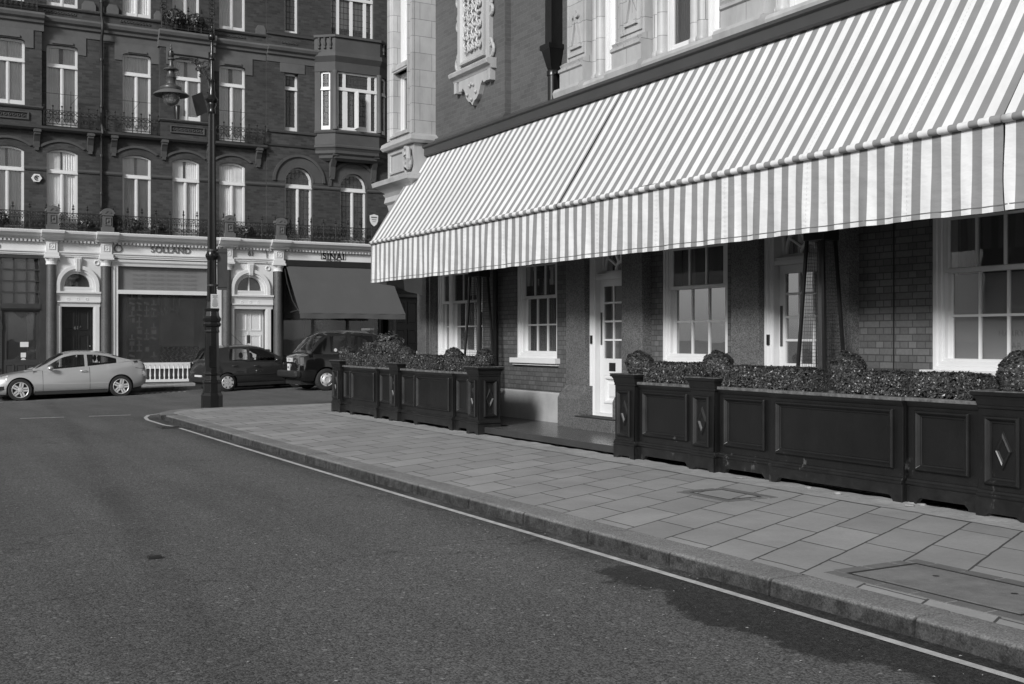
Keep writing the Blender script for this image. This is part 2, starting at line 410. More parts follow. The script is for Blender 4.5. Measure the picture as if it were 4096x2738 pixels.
MT = dict(
 asphalt=asphalt(), slab=slabs(), kerb=kerbmat(), stripe=stripes(),
 brick_far=brickmat('dark_red_brick', .042, .046, var=.30, mt=.005, weather=.28),
 brick_up=brickmat('plain_brick', .082, .10, var=.12, mt=.005, weather=.15),
 brick_low=brickmat('glazed_brick', .098, .045, var=.22, mt=.006, rough=.5, squash=.5, bstr=.5),
 stone_far=grey('weathered_stone', .092, .8, .22, 1.6, .2, 40),
 stone_dark=grey('brick_coloured_stone', .057, .75, .2, 1.6, .2, 40),
 faience=blockmat('cream_faience', .38, .10),
 faience_plain=grey('carved_faience', .36, .45, .25, 2.2, .15, 30, streak=True),
 white=grey('white_paint', .60, .42, .07, 1.2),
 white_far=grey('white_painted_stucco', .58, .5, .10, .9),
 frame_far=grey('white_window_paint', .62, .45, .08, 1.),
 granite=granite('grey_granite', .095), granite_far=granite('dark_polished_granite', .06),
 black=grey('black_paint', .012, .35, .3, 3), iron=grey('black_ironwork', .012, .55, .3, 5),
 lantern=grey('lantern_metal', .05, .35, .2, 5, spec=.5), iron_gloss=grey('gloss_black_iron', .007, .28, .3, 4, .05, 20, spec=.5),
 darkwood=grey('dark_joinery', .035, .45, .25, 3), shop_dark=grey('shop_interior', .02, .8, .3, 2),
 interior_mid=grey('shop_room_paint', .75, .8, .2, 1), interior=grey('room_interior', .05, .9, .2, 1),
 curtain=grey('net_curtain', .78, .9, .12, 2), curtain_dark=grey('heavy_curtain', .16, .9, .2, 2),
 blind=grey('window_blind', .20, .85, .08, 1.5), film=grey('etched_film', .17, .22, .12, 1),
 lead=grey('window_leading', .05, .6, .1, 2),
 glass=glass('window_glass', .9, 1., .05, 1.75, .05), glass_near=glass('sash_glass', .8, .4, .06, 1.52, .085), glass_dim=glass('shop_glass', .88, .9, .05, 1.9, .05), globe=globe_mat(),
 planter=painted('black_planter_paint', .0065), rim=grey('worn_planter_rim', .10, .65, .8, 16),
 deck=grey('stained_decking', .075, .24, .3, 6, .1, 40), mortar=grey('rough_mortar', .27, .9, .3, 4, .9, 25),
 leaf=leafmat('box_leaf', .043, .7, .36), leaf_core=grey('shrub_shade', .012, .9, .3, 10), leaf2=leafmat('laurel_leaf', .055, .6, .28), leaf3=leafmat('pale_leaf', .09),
 soil=grey('potting_soil', .03, .95, .4, 20, .5, 60),
 fascia=grey('grey_fascia_board', .048, .5, .12, 2), awn_dark=grey('charcoal_canvas', .068, .85, .08, 1.4),
 silver=grey('silver_car_paint', .47, .28, .03, 1, metal=.5, coat=.8), carblack=grey('black_car_paint', .006, .12, .1, 1, coat=1.0),
 cargrey=grey('dark_grey_car_paint', .028, .35, .1, 1, metal=.3, coat=.8),
 tyre=grey('tyre_rubber', .016, .8, .2, 8), alloy=grey('wheel_alloy', .55, .4, .08, 5, metal=.3), plastic=grey('black_plastic', .02, .5, .2, 5),
 chrome=grey('chrome', .6, .15, .05, 3, metal=1.), carglass=glass('car_glass', .8, .9, .03, 1.6), lens=grey('clear_lamp_lens', .55, .12, .1, 20, coat=.6),
 redlens=grey('dark_lamp_lens', .07, .15, .2, 10, coat=.6), plate=grey('plate_white', .6, .4, .03, 2), ink=grey('black_lettering', .02, .6, .1, 2),
 inkgrey=grey('grey_lettering', .11, .6, .1, 2), line=grey('road_paint', .42, .75, .35, 9), line_dim=grey('worn_road_paint', .30, .8, .5, 6), paper=grey('paper', .6, .8, .05, 2), skin=grey('skin', .34, .5, .05, 4),
 hair=grey('dark_hair', .02, .5, .3, 10), cloth=grey('dark_cloth', .02, .9, .2, 5), brass=grey('brass', .35, .3, .1, 5, metal=.8), steel=grey('dull_steel', .10, .35, .15, 5, metal=.7),
 pane_mesh=grey('heater_guard', .025, .45, .2, 5, metal=.3), quartz=grey('quartz_tube', .06, .2, .1, 3, coat=.5), cover=grey('concrete_cover', .17, .85, .3, 5, .6, 70),
 sett=grey('dark_setts', .13, .85, .25, 3, .4, 50), leafdry=grey('dry_leaf_bits', .30, .8, .5, 30), curtainpattern=grey('sofa_fabric', .03, .9, .2, 5), velvet=grey('pale_ribbon', .42, .7, .1, 5), wood=grey('walnut', .06, .4, .3, 8))

# ------------------------------------------------------------------ shared helpers
def gh(x, y):                        # ground height: the far street falls towards -x
    t = max(0., min(1., (y-24.6)/9.)); t = t*t*(3-2*t)
    return t*max(-.42, min(.12, .026*(x-12)))
def text_mesh(body, size, extrude=.0, align='CENTER', sx=1.0, spacing=1.0, bold=0.0):
    cu = bpy.data.curves.new('t', 'FONT'); cu.body = body; cu.size = size; cu.extrude = extrude; cu.align_x = align; cu.align_y = 'CENTER'
    cu.space_character = spacing; cu.offset = bold
    o = bpy.data.objects.new('t', cu); COL.objects.link(o)
    bpy.context.view_layer.update()
    dg = bpy.context.evaluated_depsgraph_get()
    me = bpy.data.meshes.new_from_object(o.evaluated_get(dg))
    bpy.data.objects.remove(o); bpy.data.curves.remove(cu)
    if sx != 1: me.transform(Matrix.Diagonal((sx, 1, 1, 1)))
    return me
def text(name, body, size, pos, face, mat, parent=None, extrude=.004, sx=1., spacing=1., bold=0., local=False, align='CENTER'):
    me = text_mesh(body, size, extrude, align, sx, spacing, bold)
    if face == 'far': B = Matrix(((1,0,0),(0,0,-1),(0,1,0)))          # facing -Y
    elif face == 'side': B = Matrix(((0,0,-1),(-1,0,0),(0,1,0)))       # facing -X, reading towards -Y
    else: B = face
    M4 = B.to_4x4(); M4.translation = Vector(pos)
    me.transform(M4); me.name = name
    return put(name, me, mat, parent, local=local)
def merge_text(mb, body, size, pos, face, extrude=.003, sx=1., spacing=1., align='CENTER', bold=0.):
    me = text_mesh(body, size, extrude, align, sx, spacing, bold)
    B = Matrix(((1,0,0),(0,0,-1),(0,1,0))) if face == 'far' else Matrix(((0,0,-1),(-1,0,0),(0,1,0)))
    M4 = B.to_4x4(); M4.translation = Vector(pos); me.transform(M4)
    b = len(mb.v); mb.v += [tuple(v.co) for v in me.vertices]; mb.f += [tuple(b+i for i in p.vertices) for p in me.polygons]
    bpy.data.meshes.remove(me)
def archz(kind, u, rise, c):
    u = max(-1., min(1., u))
    if kind == 'seg':
        if rise >= c-1e-6: return rise*math.sqrt(max(0, 1-u*u))
        Rr = (c*c+rise*rise)/(2*rise); return math.sqrt(max(0, Rr*Rr-(u*c)**2))-(Rr-rise)
    if kind == 'bask': return rise*(1-abs(u)**6)**(1/6.)
    return 0.
def apts(s0, s1, zs, rise, kind, n=14, ins=0.):
    c = (s1-s0)/2; sc = (s0+s1)/2; out = []
    for i in range(n+1):
        u = -math.cos(PI*i/n)
        out.append((sc+u*(c-ins), zs+archz(kind, u, max(rise-ins, 0), c-ins)))
    return out
def wall(mb, S0, S1, Z0, Z1, holes, d=0., dep=.22):
    ss = sorted({S0, S1, *[h[0] for h in holes], *[h[1] for h in holes]})
    zz = sorted({Z0, Z1, *[h[2] for h in holes], *[h[3]+h[4] for h in holes]})
    ss = [s for s in ss if S0 <= s <= S1]; zz = [z for z in zz if Z0 <= z <= Z1]
    for i in range(len(ss)-1):
        for j in range(len(zz)-1):
            sm, zm = (ss[i]+ss[i+1])/2, (zz[j]+zz[j+1])/2
            if any(h[0] < sm < h[1] and h[2] < zm < h[3]+h[4] for h in holes): continue
            mb.add([(ss[i], zz[j], d), (ss[i+1], zz[j], d), (ss[i+1], zz[j+1], d), (ss[i], zz[j+1], d)], [(0,1,2,3)])
    for h in holes:
        s0, s1, z0, zs, rise, kind = h
        loop = [(s0, z0), (s1, z0)]
        if rise > 0:
            ap = apts(s0, s1, zs, rise, kind)
            zt = zs+rise
            for (a, b), (c, e) in zip(ap, ap[1:]):
                if zt-b > 1e-5 or zt-e > 1e-5:
                    mb.add([(a, b, d), (c, e, d), (c, zt, d), (a, zt, d)], [(0,1,2,3)])
            loop += ap[::-1]
        else: loop += [(s1, zs), (s0, zs)]
        n = len(loop)
        p = [(a, b, d) for a, b in loop]+[(a, b, d-dep) for a, b in loop]
        mb.add(p, [(i, (i+1) % n, n+(i+1) % n, n+i) for i in range(n)])
def bars(mb, s0, s1, z0, z1, ns, nz, w, d0, d1):
    for i in range(1, ns):
        s = s0+(s1-s0)*i/ns; mb.box(s-w/2, s+w/2, z0, z1, d0, d1)
    for j in range(1, nz):
        z = z0+(z1-z0)*j/nz; mb.box(s0, s1, z-w/2, z+w/2, d0+.001, d1-.001)
def curtain_sheet(mb, s0, s1, z0, z1, d, amp=.02, waves=8, open_=0.0, ph=0.):
    n = max(12, int(waves*6))
    w = (s1-s0)
    mb.grid(lambda u, v: (s0+u*w+(open_*w*(.5-abs(v-.5))*0), z0+v*(z1-z0), d+amp*math.sin(u*waves*2*PI+ph+.6*math.sin(v*3+ph))), n, 4)
# ================================================================== the mansion block across the far street
YF = 40.5
TF = T_far(YF)
bld = thing('mansion_block', 'tall dark brick mansion block with white shopfronts across the far street', 'building', (8, YF, -.2))
LCUT = 12.39
W1F = [(-1.55,-.55), (.95, 1.95), (3.11, 4.14), (4.83, 5.83), (7.29, 8.26), (8.99, 9.95), (10.66, 11.62)]
holesL = []
for a, b in W1F: holesL.append((a, b, 5.26, 7.90, .14, 'seg'))
flat2 = [(-1.55,-.55), (4.83, 5.83), (7.29, 8.26), (10.66, 11.62)]
pav2 = [(.95,1.95),(3.11, 4.14), (8.99, 9.95)]
for a, b in flat2: holesL.append((a, b, 8.82, 11.38, .18, 'bask'))
for a, b in W1F: holesL.append((a, b, 12.86, 15.3, .12, 'seg'))
for a, b in pav2: holesL.append((a, b, 9.38, 11.38, .18, 'bask'))
m = MB(TF); wall(m, -6, LCUT, 4.45, 17., [h for h in holesL], 0, .22)
# projecting bays of the second floor
for (p0, p1, ws) in ((.5, 4.66, [(.95, 1.95), (3.11, 4.14)]), (8.52, 10.4, [(8.99, 9.95)])):
    D = .22
    wall(m, p0, p1, 8.74, 12.1, [(a, b, 9.38, 11.38, .18, 'bask') for a, b in ws], D, .4)
    for s in (p0, p1): m.add([(s, 8.74, 0), (s, 12.1, 0), (s, 12.1, D), (s, 8.74, D)], [(0,1,2,3)])
# the wall behind those bays is opened too
right = [(13.09, 14.17, 5.26, 7.50, .54, 'seg'), (15.27, 16.35, 5.26, 7.42, .54, 'seg'), (17.75, 18.83, 5.26, 7.42, .54, 'seg'),
         (13.08, 13.61, 9.38, 11.55, 0, ''), (13.08, 13.61, 13.0, 15.2, 0, ''), (14.9, 16.66, 13.02, 15.5, 0, ''),
         (18.0, 18.6, 9.38, 11.55, 0, '')]
bayhole = [(14.5, 17.0, 9.1, 12.0, 0, '')]
m2 = MB(TF); wall(m2, LCUT, 24, 5.1, 17., right+bayhole, .09, .26)
m2.add([(LCUT, 5.1, 0), (LCUT, 17., 0), (LCUT, 17., .09), (LCUT, 4.3, .09)], [(0,1,2,3)])
mw = MB(); mw.v = m.v + m2.v; mw.f = m.f + [tuple(i+len(m.v) for i in f) for f in m2.f]
mw.T = TF
for a, b in ((-6, -5.99), (23.99, 24)): mw.box(a, b, -.4, 17, -7, 0)
mw.box(-6, 24, -.4, 17, -7.2, -7)
mw.box(-6, 24, 16.98, 17.2, -7, .05)
put('wall', mw, MT['brick_far'], bld)
m = MB(TF)
for z in (4.42, 8.66, 12.55): m.box(-5.9, 23.9, z, z+.1, -6.9, -.45)
for s in (2.5, 6.55, 12.4, 17.5): m.box(s, s+.1, .1, 16.9, -6.8, -.45)
put('floor_slab', m, MT['interior'], bld)

def french(s0, s1, z0, zs, rise, kind, d=-.13, tr=None, lead=False, cur=True, mull=True, open_=False, nm='window', T=TF, trh=.13):
    f = MB(T); w = .075; d0, d1 = d-.06, d+.02
    f.box(s0, s0+w, z0, zs, d0, d1); f.box(s1-w, s1, z0, zs, d0, d1)
    f.box(s0, s1, z0, z0+.16, d0, d1+.005)
    if rise > 0:
        a = apts(s0, s1, zs, rise, kind); b = apts(s0, s1, zs, rise, kind, ins=w)
        f.rings([[(*p, d0), (*q, d0), (*q, d1), (*p, d1)] for p, q in zip(a, b)], True, True)
    else: f.box(s0, s1, zs-w, zs, d0, d1)
    if tr: f.box(s0, s1, tr, tr+.05, d0, d1+.045); f.box(s0+.002, s1-.002, tr+.05, tr+trh, d0, d1+.015)
    sc = (s0+s1)/2
    if mull:
        zt = tr if tr else zs
        f.box(sc-.052, sc+.052, z0, zt, d0+.002, d1+.012); f.box(sc-.02, sc+.02, z0, zt, d1, d1+.026)
    o = put(nm, f, MT['frame_far'], bld)
    g = MB(T); pts = [(s0, z0), (s1, z0)] + (apts(s0, s1, zs, rise, kind)[::-1] if rise > 0 else [(s1, zs), (s0, zs)])
    g.add([(a, b, d-.03) for a, b in pts], [tuple(range(len(pts)))])
    put('pane', g, MT['glass'], o)
    if lead:
        l = MB(T); n = max(2, round((s1-s0)/.15)); k = round((zs+rise-z0)/.21)
        for i in range(1, n):
            s = s0+(s1-s0)*i/n; top = zs+(archz(kind, (s-sc)/((s1-s0)/2), rise, (s1-s0)/2) if rise else 0)
            l.box(s-.009, s+.009, z0, top, d-.028, d-.012)
        for j in range(1, k):
            z = z0+(zs+rise-z0)*j/k
            hw = (s1-s0)/2
            if rise and z > zs: hw *= math.sqrt(max(.02, 1-((z-zs)/rise)**2))
            l.box(sc-hw, sc+hw, z-.009, z+.009, d-.0275, d-.0125)
        put('leading', l, MT['lead'], o)
    if cur:
        c = MB(T); gap = rnd.uniform(.0, .10)*(s1-s0); ph = rnd.random()*6
        zt = zs+rise
        if tr:
            curtain_sheet(c, s0, sc-gap, z0, zt, d-.075, .018, rnd.randint(6, 10), ph=ph)
            curtain_sheet(c, sc+gap*.6, s1, z0, zt, d-.075, .018, rnd.randint(6, 10), ph=ph+2)
        else: curtain_sheet(c, s0, s1, z0, zt, d-.075, .018, 9, ph=ph)
        put('curtain', c, MT['curtain'], o, smooth=180)
    return o
for (a, b) in W1F: french(a, b, 5.26, 7.90, .14, 'seg', tr=7.22, d=-.12)
for (a, b) in flat2: french(a, b, 8.82, 11.38, .18, 'bask', tr=10.81)
for (a, b) in pav2: french(a, b, 9.38, 11.38, .18, 'bask', tr=10.81, d=.08)
for (a, b) in W1F: french(a, b, 12.86, 15.3, .12, 'seg', tr=14.6)
for i, h in enumerate(right[:3]): french(*h, d=-.10, tr=7.26, lead=True, cur=False, trh=.15)
for h in right[3:5]+right[6:]: french(*h, d=-.10, tr=h[2]+1.55, lead=True, cur=False, mull=False)
m = MB(TF)      # dim curtains drawn half across in the leaded windows
for a, b in ((13.12, 13.4), (14.02, 14.15), (16.2, 16.33)): curtain_sheet(m, a, b, 5.3, 7.3, -.45, .02, 3)
put('curtain', m, MT['curtain_dark'], bld, smooth=180)
m = MB(TF); m.box(15.3, 16.32, 6.75, 7.6, -.31, -.30); m.box(13.1, 13.6, 13, 15.2, -.34, -.33); put('blind', m, MT['blind'], bld)
# four-light window over the canted bay
def fourlight(T, s0, s1, z0, z1, tr, d, lead_cur=True, opened=False, par=None):
    f = MB(T); d0, d1 = d-.06, d+.02
    f.frame(s0, s1, z0, z1, [(0, d0), (0, d1), (.07, d1), (.07, d0)])
    a, b = s0+(s1-s0)*.185, s1-(s1-s0)*.185
    for s in (a, b): f.box(s-.06, s+.06, z0, z1, d0-.002, d1+.004)
    f.box(s0, s1, tr, tr+.12, d0, d1+.03)
    sc = (s0+s1)/2
    if opened:
        f.box(a+.06, a+.13, z0+.07, tr, d0, d1-.002)
        f.box(sc-.07, sc+.05, z0+.07, tr, d0, d1-.002); f.box(b-.13, b-.06, z0+.07, tr, d0, d1-.002)
        f.box(sc+.05, b-.13, z0+.07, z0+.2, d0, d1-.002); f.box(a+.13, sc-.07, z0+.07, z0+.13, d0, d1-.002)
        # leaf standing open
        f.box(sc-.10, sc-.055, z0+.08, tr-.02, d1, d1+.34)
    else: f.box(sc-.06, sc+.06, z0, tr, d0, d1)
    o = put('window', f, MT['frame_far'], bld)
    g = MB(T); g.add([(s0, z0, d-.03), (s1, z0, d-.03), (s1, z1, d-.03), (s0, z1, d-.03)], [(0,1,2,3)]); put('pane', g, MT['glass'], o)
    l = MB(T); bars(l, s0, s1, z0, z1, 12, 11, .017, d-.028, d-.012); put('leading', l, MT['lead'], o)
    return o
o3 = fourlight(TF, 14.9, 16.66, 13.02, 15.5, 14.65, -.10)
m = MB(TF); curtain_sheet(m, 14.95, 16.6, 13.6, 15.4, -.3, .02, 12); put('curtain', m, MT['curtain'], bld, smooth=180)

# canted bay of the second floor
B = [(14.25, YF-.09), (14.87, YF-.62), (16.65, YF-.62), (17.27, YF-.09)]
m = MB(); zz = 8.84
seg = []
for (p, q) in zip(B, B[1:]):
    L = math.hypot(q[0]-p[0], q[1]-p[1]); u = ((q[0]-p[0])/L, (q[1]-p[1])/L); n = (u[1], -u[0])
    seg.append((p, u, n, L))
mb_wall = MB()
for i, (p, u, n, L) in enumerate(seg):
    T = T_dir(p, u, n); w = MB(T)
    if i == 1: hs = [(.08, L-.08, 9.50, 11.70, 0, '')]
    else: hs = [(.22, L-.2, 9.50, 11.70, 0, '')]
    wall(w, 0, L, 8.84, 12.2, hs, 0, .2)
    if i == 1: fourlight(T, hs[0][0], hs[0][1], 9.50, 11.70, 11.0, -.08, opened=True)
    else: french(hs[0][0], hs[0][1], 9.50, 11.70, 0, '', d=-.08, tr=11.0, lead=True, cur=False, mull=False, T=T)
    b = len(mb_wall.v); mb_wall.v += w.v; mb_wall.f += [tuple(b+k for k in f) for f in w.f]
put('bay_wall', mb_wall, MT['stone_dark'], bld)
for q in (B[1], B[2]):
    m = MB(); m.lathe((q[0], q[1], 0), [(.11, 9.5), (.11, 9.6), (.085, 9.64), (.08, 11.6), (.11, 11.66), (.11, 11.72)], 14); put('corner_shaft', m, MT['stone_far'], bld, smooth=50)
def plan_mold(prof, closed=True, pts=B):        # moulding following the bay in plan, prof [(out, z)]
    rr = []
    for k, p in enumerate(pts):
        if k == 0: n = Vector((seg[0][2][0], seg[0][2][1])); n = Vector((0, -1))*1
        elif k == len(pts)-1: n = Vector((0, -1))
        else:
            n1 = Vector(seg[k-1][2]); n2 = Vector(seg[k][2]); n = (n1+n2); n.normalize(); n /= n.dot(n1)
        if k in (0, len(pts)-1):
            t = seg[0][1] if k == 0 else seg[-1][1]
            nn = Vector(seg[0][2] if k == 0 else seg[-1][2]); n = nn
        rr.append([(p[0]+n.x*o, p[1]+n.y*o, z) for o, z in prof])
    return MB().rings(rr, True, True)
for prof in ([(-.3, 8.80), (.03, 8.80), (.07, 8.84), (.07, 8.90), (.02, 8.94), (-.3, 8.94)],
             [(-.3, 9.36), (.05, 9.38), (.07, 9.44), (.03, 9.50), (-.3, 9.5)],
             [(-.3, 11.70), (.02, 11.70), (.04, 12.05), (.10, 12.15), (.16, 12.25), (.14, 12.40), (-.3, 12.45)],
             [(-.3, 12.42), (.05, 12.42), (.05, 12.95), (.12, 12.97), (.12, 13.06), (-.3, 13.08)]):
    put('bay_course', plan_mold(prof), MT['stone_dark'], bld)
# corbelling under the bay
c0 = plan_mold([(-.25, 8.35), (-.12, 8.45), (-.10, 8.55), (-.02, 8.62), (-.01, 8.72), (.04, 8.80), (-.25, 8.81)])
put('bay_corbel', c0, MT['stone_dark'], bld)
m = MB(TF)
m.box(14.93, 16.6, 8.97, 9.34, .53, .57)
for s0, s1 in ((14.98, 15.14), (15.25, 16.28), (16.38, 16.55)):
    m.frame(s0, s1, 9.0, 9.32, [(0, .56), (0, .60), (.025, .60), (.035, .57)])
mt = m.T; m.T = T_ID
for k in range(9): m.torus((15.34+k*.105, YF-.60, 9.16+.04*(-1)**k), .045, .016, 1, 8, 4, .5*k, .5*k+4.6)
for k in range(2): m.torus((15.06+1.405*k, YF-.60, 9.16), .05, .016, 1, 8, 4)
m.T = mt
for s0, s1 in ((14.95, 15.15), (15.22, 16.25), (16.33, 16.55)): m.frame(s0, s1, 12.55, 12.88, [(0, .57), (0, .61), (.03, .61), (.04, .58)])
put('bay_panel', m, MT['stone_dark'], bld)
for i in (0, 2):
    p, u, n, L = seg[i]
    for k in range(3):
        m = MB(); s = L*(k+.9)/3.6; x, y = p[0]+u[0]*s+n[0]*.09, p[1]+u[1]*s+n[1]*.09
        m.lathe((x, y, 0), [(.05, 12.55), (.05, 12.6), (.03, 12.63), (.065, 12.72), (.03, 12.86), (.05, 12.9), (.05, 12.95)], 8); put('baluster', m, MT['stone_dark'], bld, smooth=50)
m = MB(TF)      # brackets below the bay
def bracket(m, s, z0, z1, w, dd, o=0.):
    h = z1-z0
    m.mold([(o, z0), (o+dd*.25, z0+.02), (o+dd*.35, z0+h*.35), (o+dd*.75, z0+h*.62), (o+dd, z0+h*.72), (o+dd, z1), (o, z1)], s-w/2, s+w/2)
    m.box(s-w*.62, s+w*.62, z1-.10, z1-.02, o, o+dd+.04)
    m.box(s-w*.35, s+w*.35, z0-.08, z0+.02, o, o+dd*.3)
for s in (14.92, 16.6): m = MB(TF); bracket(m, s, 7.75, 8.85, .2, .46, .09); put('bracket', m, MT['stone_dark'], bld)
for s in (4.52, 6.22, 6.99, 8.69, 12.09, 10.3, 2.5, .4): m = MB(TF); bracket(m, s, 8.02, 8.63, .19, .26); put('bracket', m, MT['stone_dark'], bld)

# courses, cornices and carved panels
m = MB(TF)
def band(prof, s0, s1, o=0.): m.mold([(o+d, z) for d, z in prof], s0, s1)
balc = [(-.05, 8.60), (.20, 8.60), (.28, 8.66), (.30, 8.73), (-.05, 8.76)]
band(balc, -6, LCUT-.02)
band([(-.05, 8.78), (.05, 8.78), (.08, 8.84), (-.05, 8.86)], LCUT, 14.3, .09); band([(-.05, 8.78), (.05, 8.78), (.08, 8.84), (-.05, 8.86)], 17.2, 24, .09)
for z0 in (7.27,):
    prev = -6
    for a, b in W1F+[(LCUT, LCUT)]:
        if a-prev > .05: band([(-.05, z0), (.035, z0), (.06, z0+.05), (.05, z0+.12), (-.05, z0+.13)], prev, a)
        prev = b
    prev = LCUT
    for a, b in [(h[0], h[1]) for h in right[:3]]+[(24, 24)]:
        band([(-.05, z0), (.035, z0), (.06, z0+.05), (.05, z0+.12), (-.05, z0+.13)], prev, a, .09); prev = b
# hood mouldings over first-floor windows
for a, b in W1F:
    p = apts(a-.16, b+.16, 8.06, .22, 'seg'); q = apts(a-.24, b+.24, 8.10, .26, 'seg')
    m.rings([[(*x, -.02), (*y, -.02), (*y, .05), (*x, .05)] for x, y in zip(p, q)], True, True)
for h in right[:3]:
    sc = (h[0]+h[1])/2
    m.arch(sc, h[3], .92, 1.02, .05, .16, n=22); m.arch(sc, h[3], .53, .60, .05, .115, n=22)
    m.arch(sc, h[3], .60, .92, .05, .10, n=22)
# window sills second floor
for p0, p1 in ((.5, 4.66), (8.52, 10.4)):
    band([(0, 9.28), (.26, 9.28), (.30, 9.33), (.30, 9.37), (0, 9.39)], p0-.03, p1+.03)
for h in right[3:5]: band([(0, h[2]-.10), (.06, h[2]-.10), (.08, h[2]-.03), (0, h[2])], LCUT, 14.3, .09)
for a, b in pav2:                       # carved panels
    m.frame(a-.12, b+.12, 8.90, 9.16, [(0, .2), (0, .27), (.035, .27), (.05, .23)])
    m.T = T_ID
    for k in range(8): m.torus((a+.02+k*.136, YF-.235, 9.03), .042, .014, 1, 8, 4)
    m.T = TF
put('string_course', m, MT['stone_dark'], bld)
m = MB(TF)      # pale weathered stone of the second-floor heads and main cornice
def head(a, b, o):
    for x0, x1 in ((a-.26, a), (b, b+.26)): m.box(x0, x1, 11.30, 11.62, o, o+.03)
    pts = apts(a, b, 11.38, .18, 'bask')
    for (x, z), (x2, z2) in zip(pts, pts[1:]):
        if x2-x > 1e-4: m.add([(x, z, o+.03), (x2, z2, o+.03), (x2, 11.62, o+.03), (x, 11.62, o+.03)], [(0,1,2,3)])
    m.box(a+.16, b-.16, 11.60, 11.68, o, o+.07)
    m.box(a-.26, b+.26, 11.62, 11.92, o, o+.03)
for a, b in flat2: head(a, b, 0)
for a, b in pav2: head(a, b, .22)
cor = [(-.05, 11.90), (.03, 11.90), (.05, 12.12), (.12, 12.16), (.14, 12.24), (.22, 12.30), (.26, 12.40), (.24, 12.47), (-.05, 12.50)]
def corn(s0, s1, o): m.mold([(d+(o if d > 0 else 0), z) for d, z in cor], s0, s1)
corn(-6, .47, 0); corn(.44, 4.72, .22); corn(4.72, 8.46, 0); corn(8.46, 10.46, .22); corn(10.46, LCUT, 0); corn(LCUT, 14.35, .09); corn(17.2, 24, .09)
for s0, s1 in ((12.9, 13.85),):
    m.box(s0, s1, 11.55, 11.92, .09, .115)
for s0, s1 in ((5.95, 6.4), (6.75, 7.15), (12.0, 12.36), (8.35, 8.6)): m.prism([(s0, 12.86), (s1, 12.86), (s1, 13.05), (s1-.08, 13.18), (s0+.08, 13.18), (s0, 13.05)], 0, .08)
put('cornice', m, MT['stone_far'], bld)
m = MB(TF)
band([(-.05, 12.78), (.06, 12.78), (.09, 12.83), (.06, 12.87), (-.05, 12.88)], -6, LCUT); band([(-.05, 12.98), (.06, 12.98), (.08, 13.03), (-.05, 13.05)], LCUT, 14.3, .09)
m.T = T_ID
for s0, n, o in ((4.78, 10, .02), (7.25, 10, .02), (10.62, 10, .02), (13.0, 6, .11)):
    for k in range(n): m.torus((s0+k*.105, YF-o, 12.66), .035, .014, 1, 8, 4)
m.T = TF
band([(-.05, 15.9), (.1, 15.95), (.2, 16.1), (.18, 16.25), (-.05, 16.3)], -6, 24)
put('string_course', m, MT['stone_dark'], bld)

# rain pipes
m = MB()
for s in (6.58,):
    m.tube([(s, YF-.10, 5.3), (s, YF-.10, 8.5), (s, YF-.36, 8.66), (s, YF-.36, 8.8), (s, YF-.10, 9.0), (s, YF-.12, 11.9), (s, YF-.32, 12.15), (s, YF-.32, 12.5), (s, YF-.12, 12.7), (s, YF-.12, 16)], .052, 8)
    for z in (6.6, 7.9, 9.6, 11.2, 13.2, 14.8): m.lathe((s, YF-.11, z), [(.07, -.04), (.075, 0), (.07, .04)], 8)
put('rain_pipe', m, MT['iron'], bld, smooth=50)

# ironwork
def railing(s0, s1, z0, h, d, fin=.5, scroll=True):
    m = MB(); y = YF-d
    for z, t in ((z0+.05, .018), (z0+h-.05, .016), (z0+h-.2, .012)): m.tube([(s0, y, z), (s1, y, z)], t, 4)
    n = max(2, round((s1-s0)/.165)); st = (s1-s0)/n
    for i in range(n+1):
        s = s0+st*i; m.tube([(s, y, z0), (s, y, z0+h-.04)], .010, 4)
        if i < n:
            c = s+st/2; r = st*.40
            if scroll:
                zc = z0+h-.125; m.torus((c, y, zc), .048, .012, 1, 8, 4)
                m.torus((c-.0, y, z0+.17), r, .014, 1, 10, 4); m.torus((c, y, z0+.17), r*.45, .012, 1, 7, 4)
                m.torus((c-r*.55, y, z0+.36), r*.55, .011, 1, 8, 4, -.8, 4.2); m.torus((c+r*.55, y, z0+.36), r*.55, .011, 1, 8, 4, -1.0, 4.0)
    k = max(1, round((s1-s0)/fin))
    for i in range(k+1):
        s = s0+(s1-s0)*i/k
        m.tube([(s, y, z0), (s, y, z0+h+.13)], .014, 5)
        m.lathe((s, y, z0+h+.06), [(.012, 0), (.04, .04), (.012, .08), (.032, .12), (.004, .2)], 6)
        m.tube([(s-.05, y, z0+h+.10), (s, y, z0+h+.05), (s+.05, y, z0+h+.10)], .010, 4)
    return m
piers = [(.0, 1.05), (4.98, 5.98), (6.73, 7.7), (10.93, 11.2), (12.84, 13.0)]
PX = [1.0, 4.98, 6.73, 10.93, 12.84]
for a, b in zip([-6]+PX, PX+[24]):
    put('balcony_railing', railing(a+.2, b-.2, 5.26, .64, .34), MT['iron'], bld)
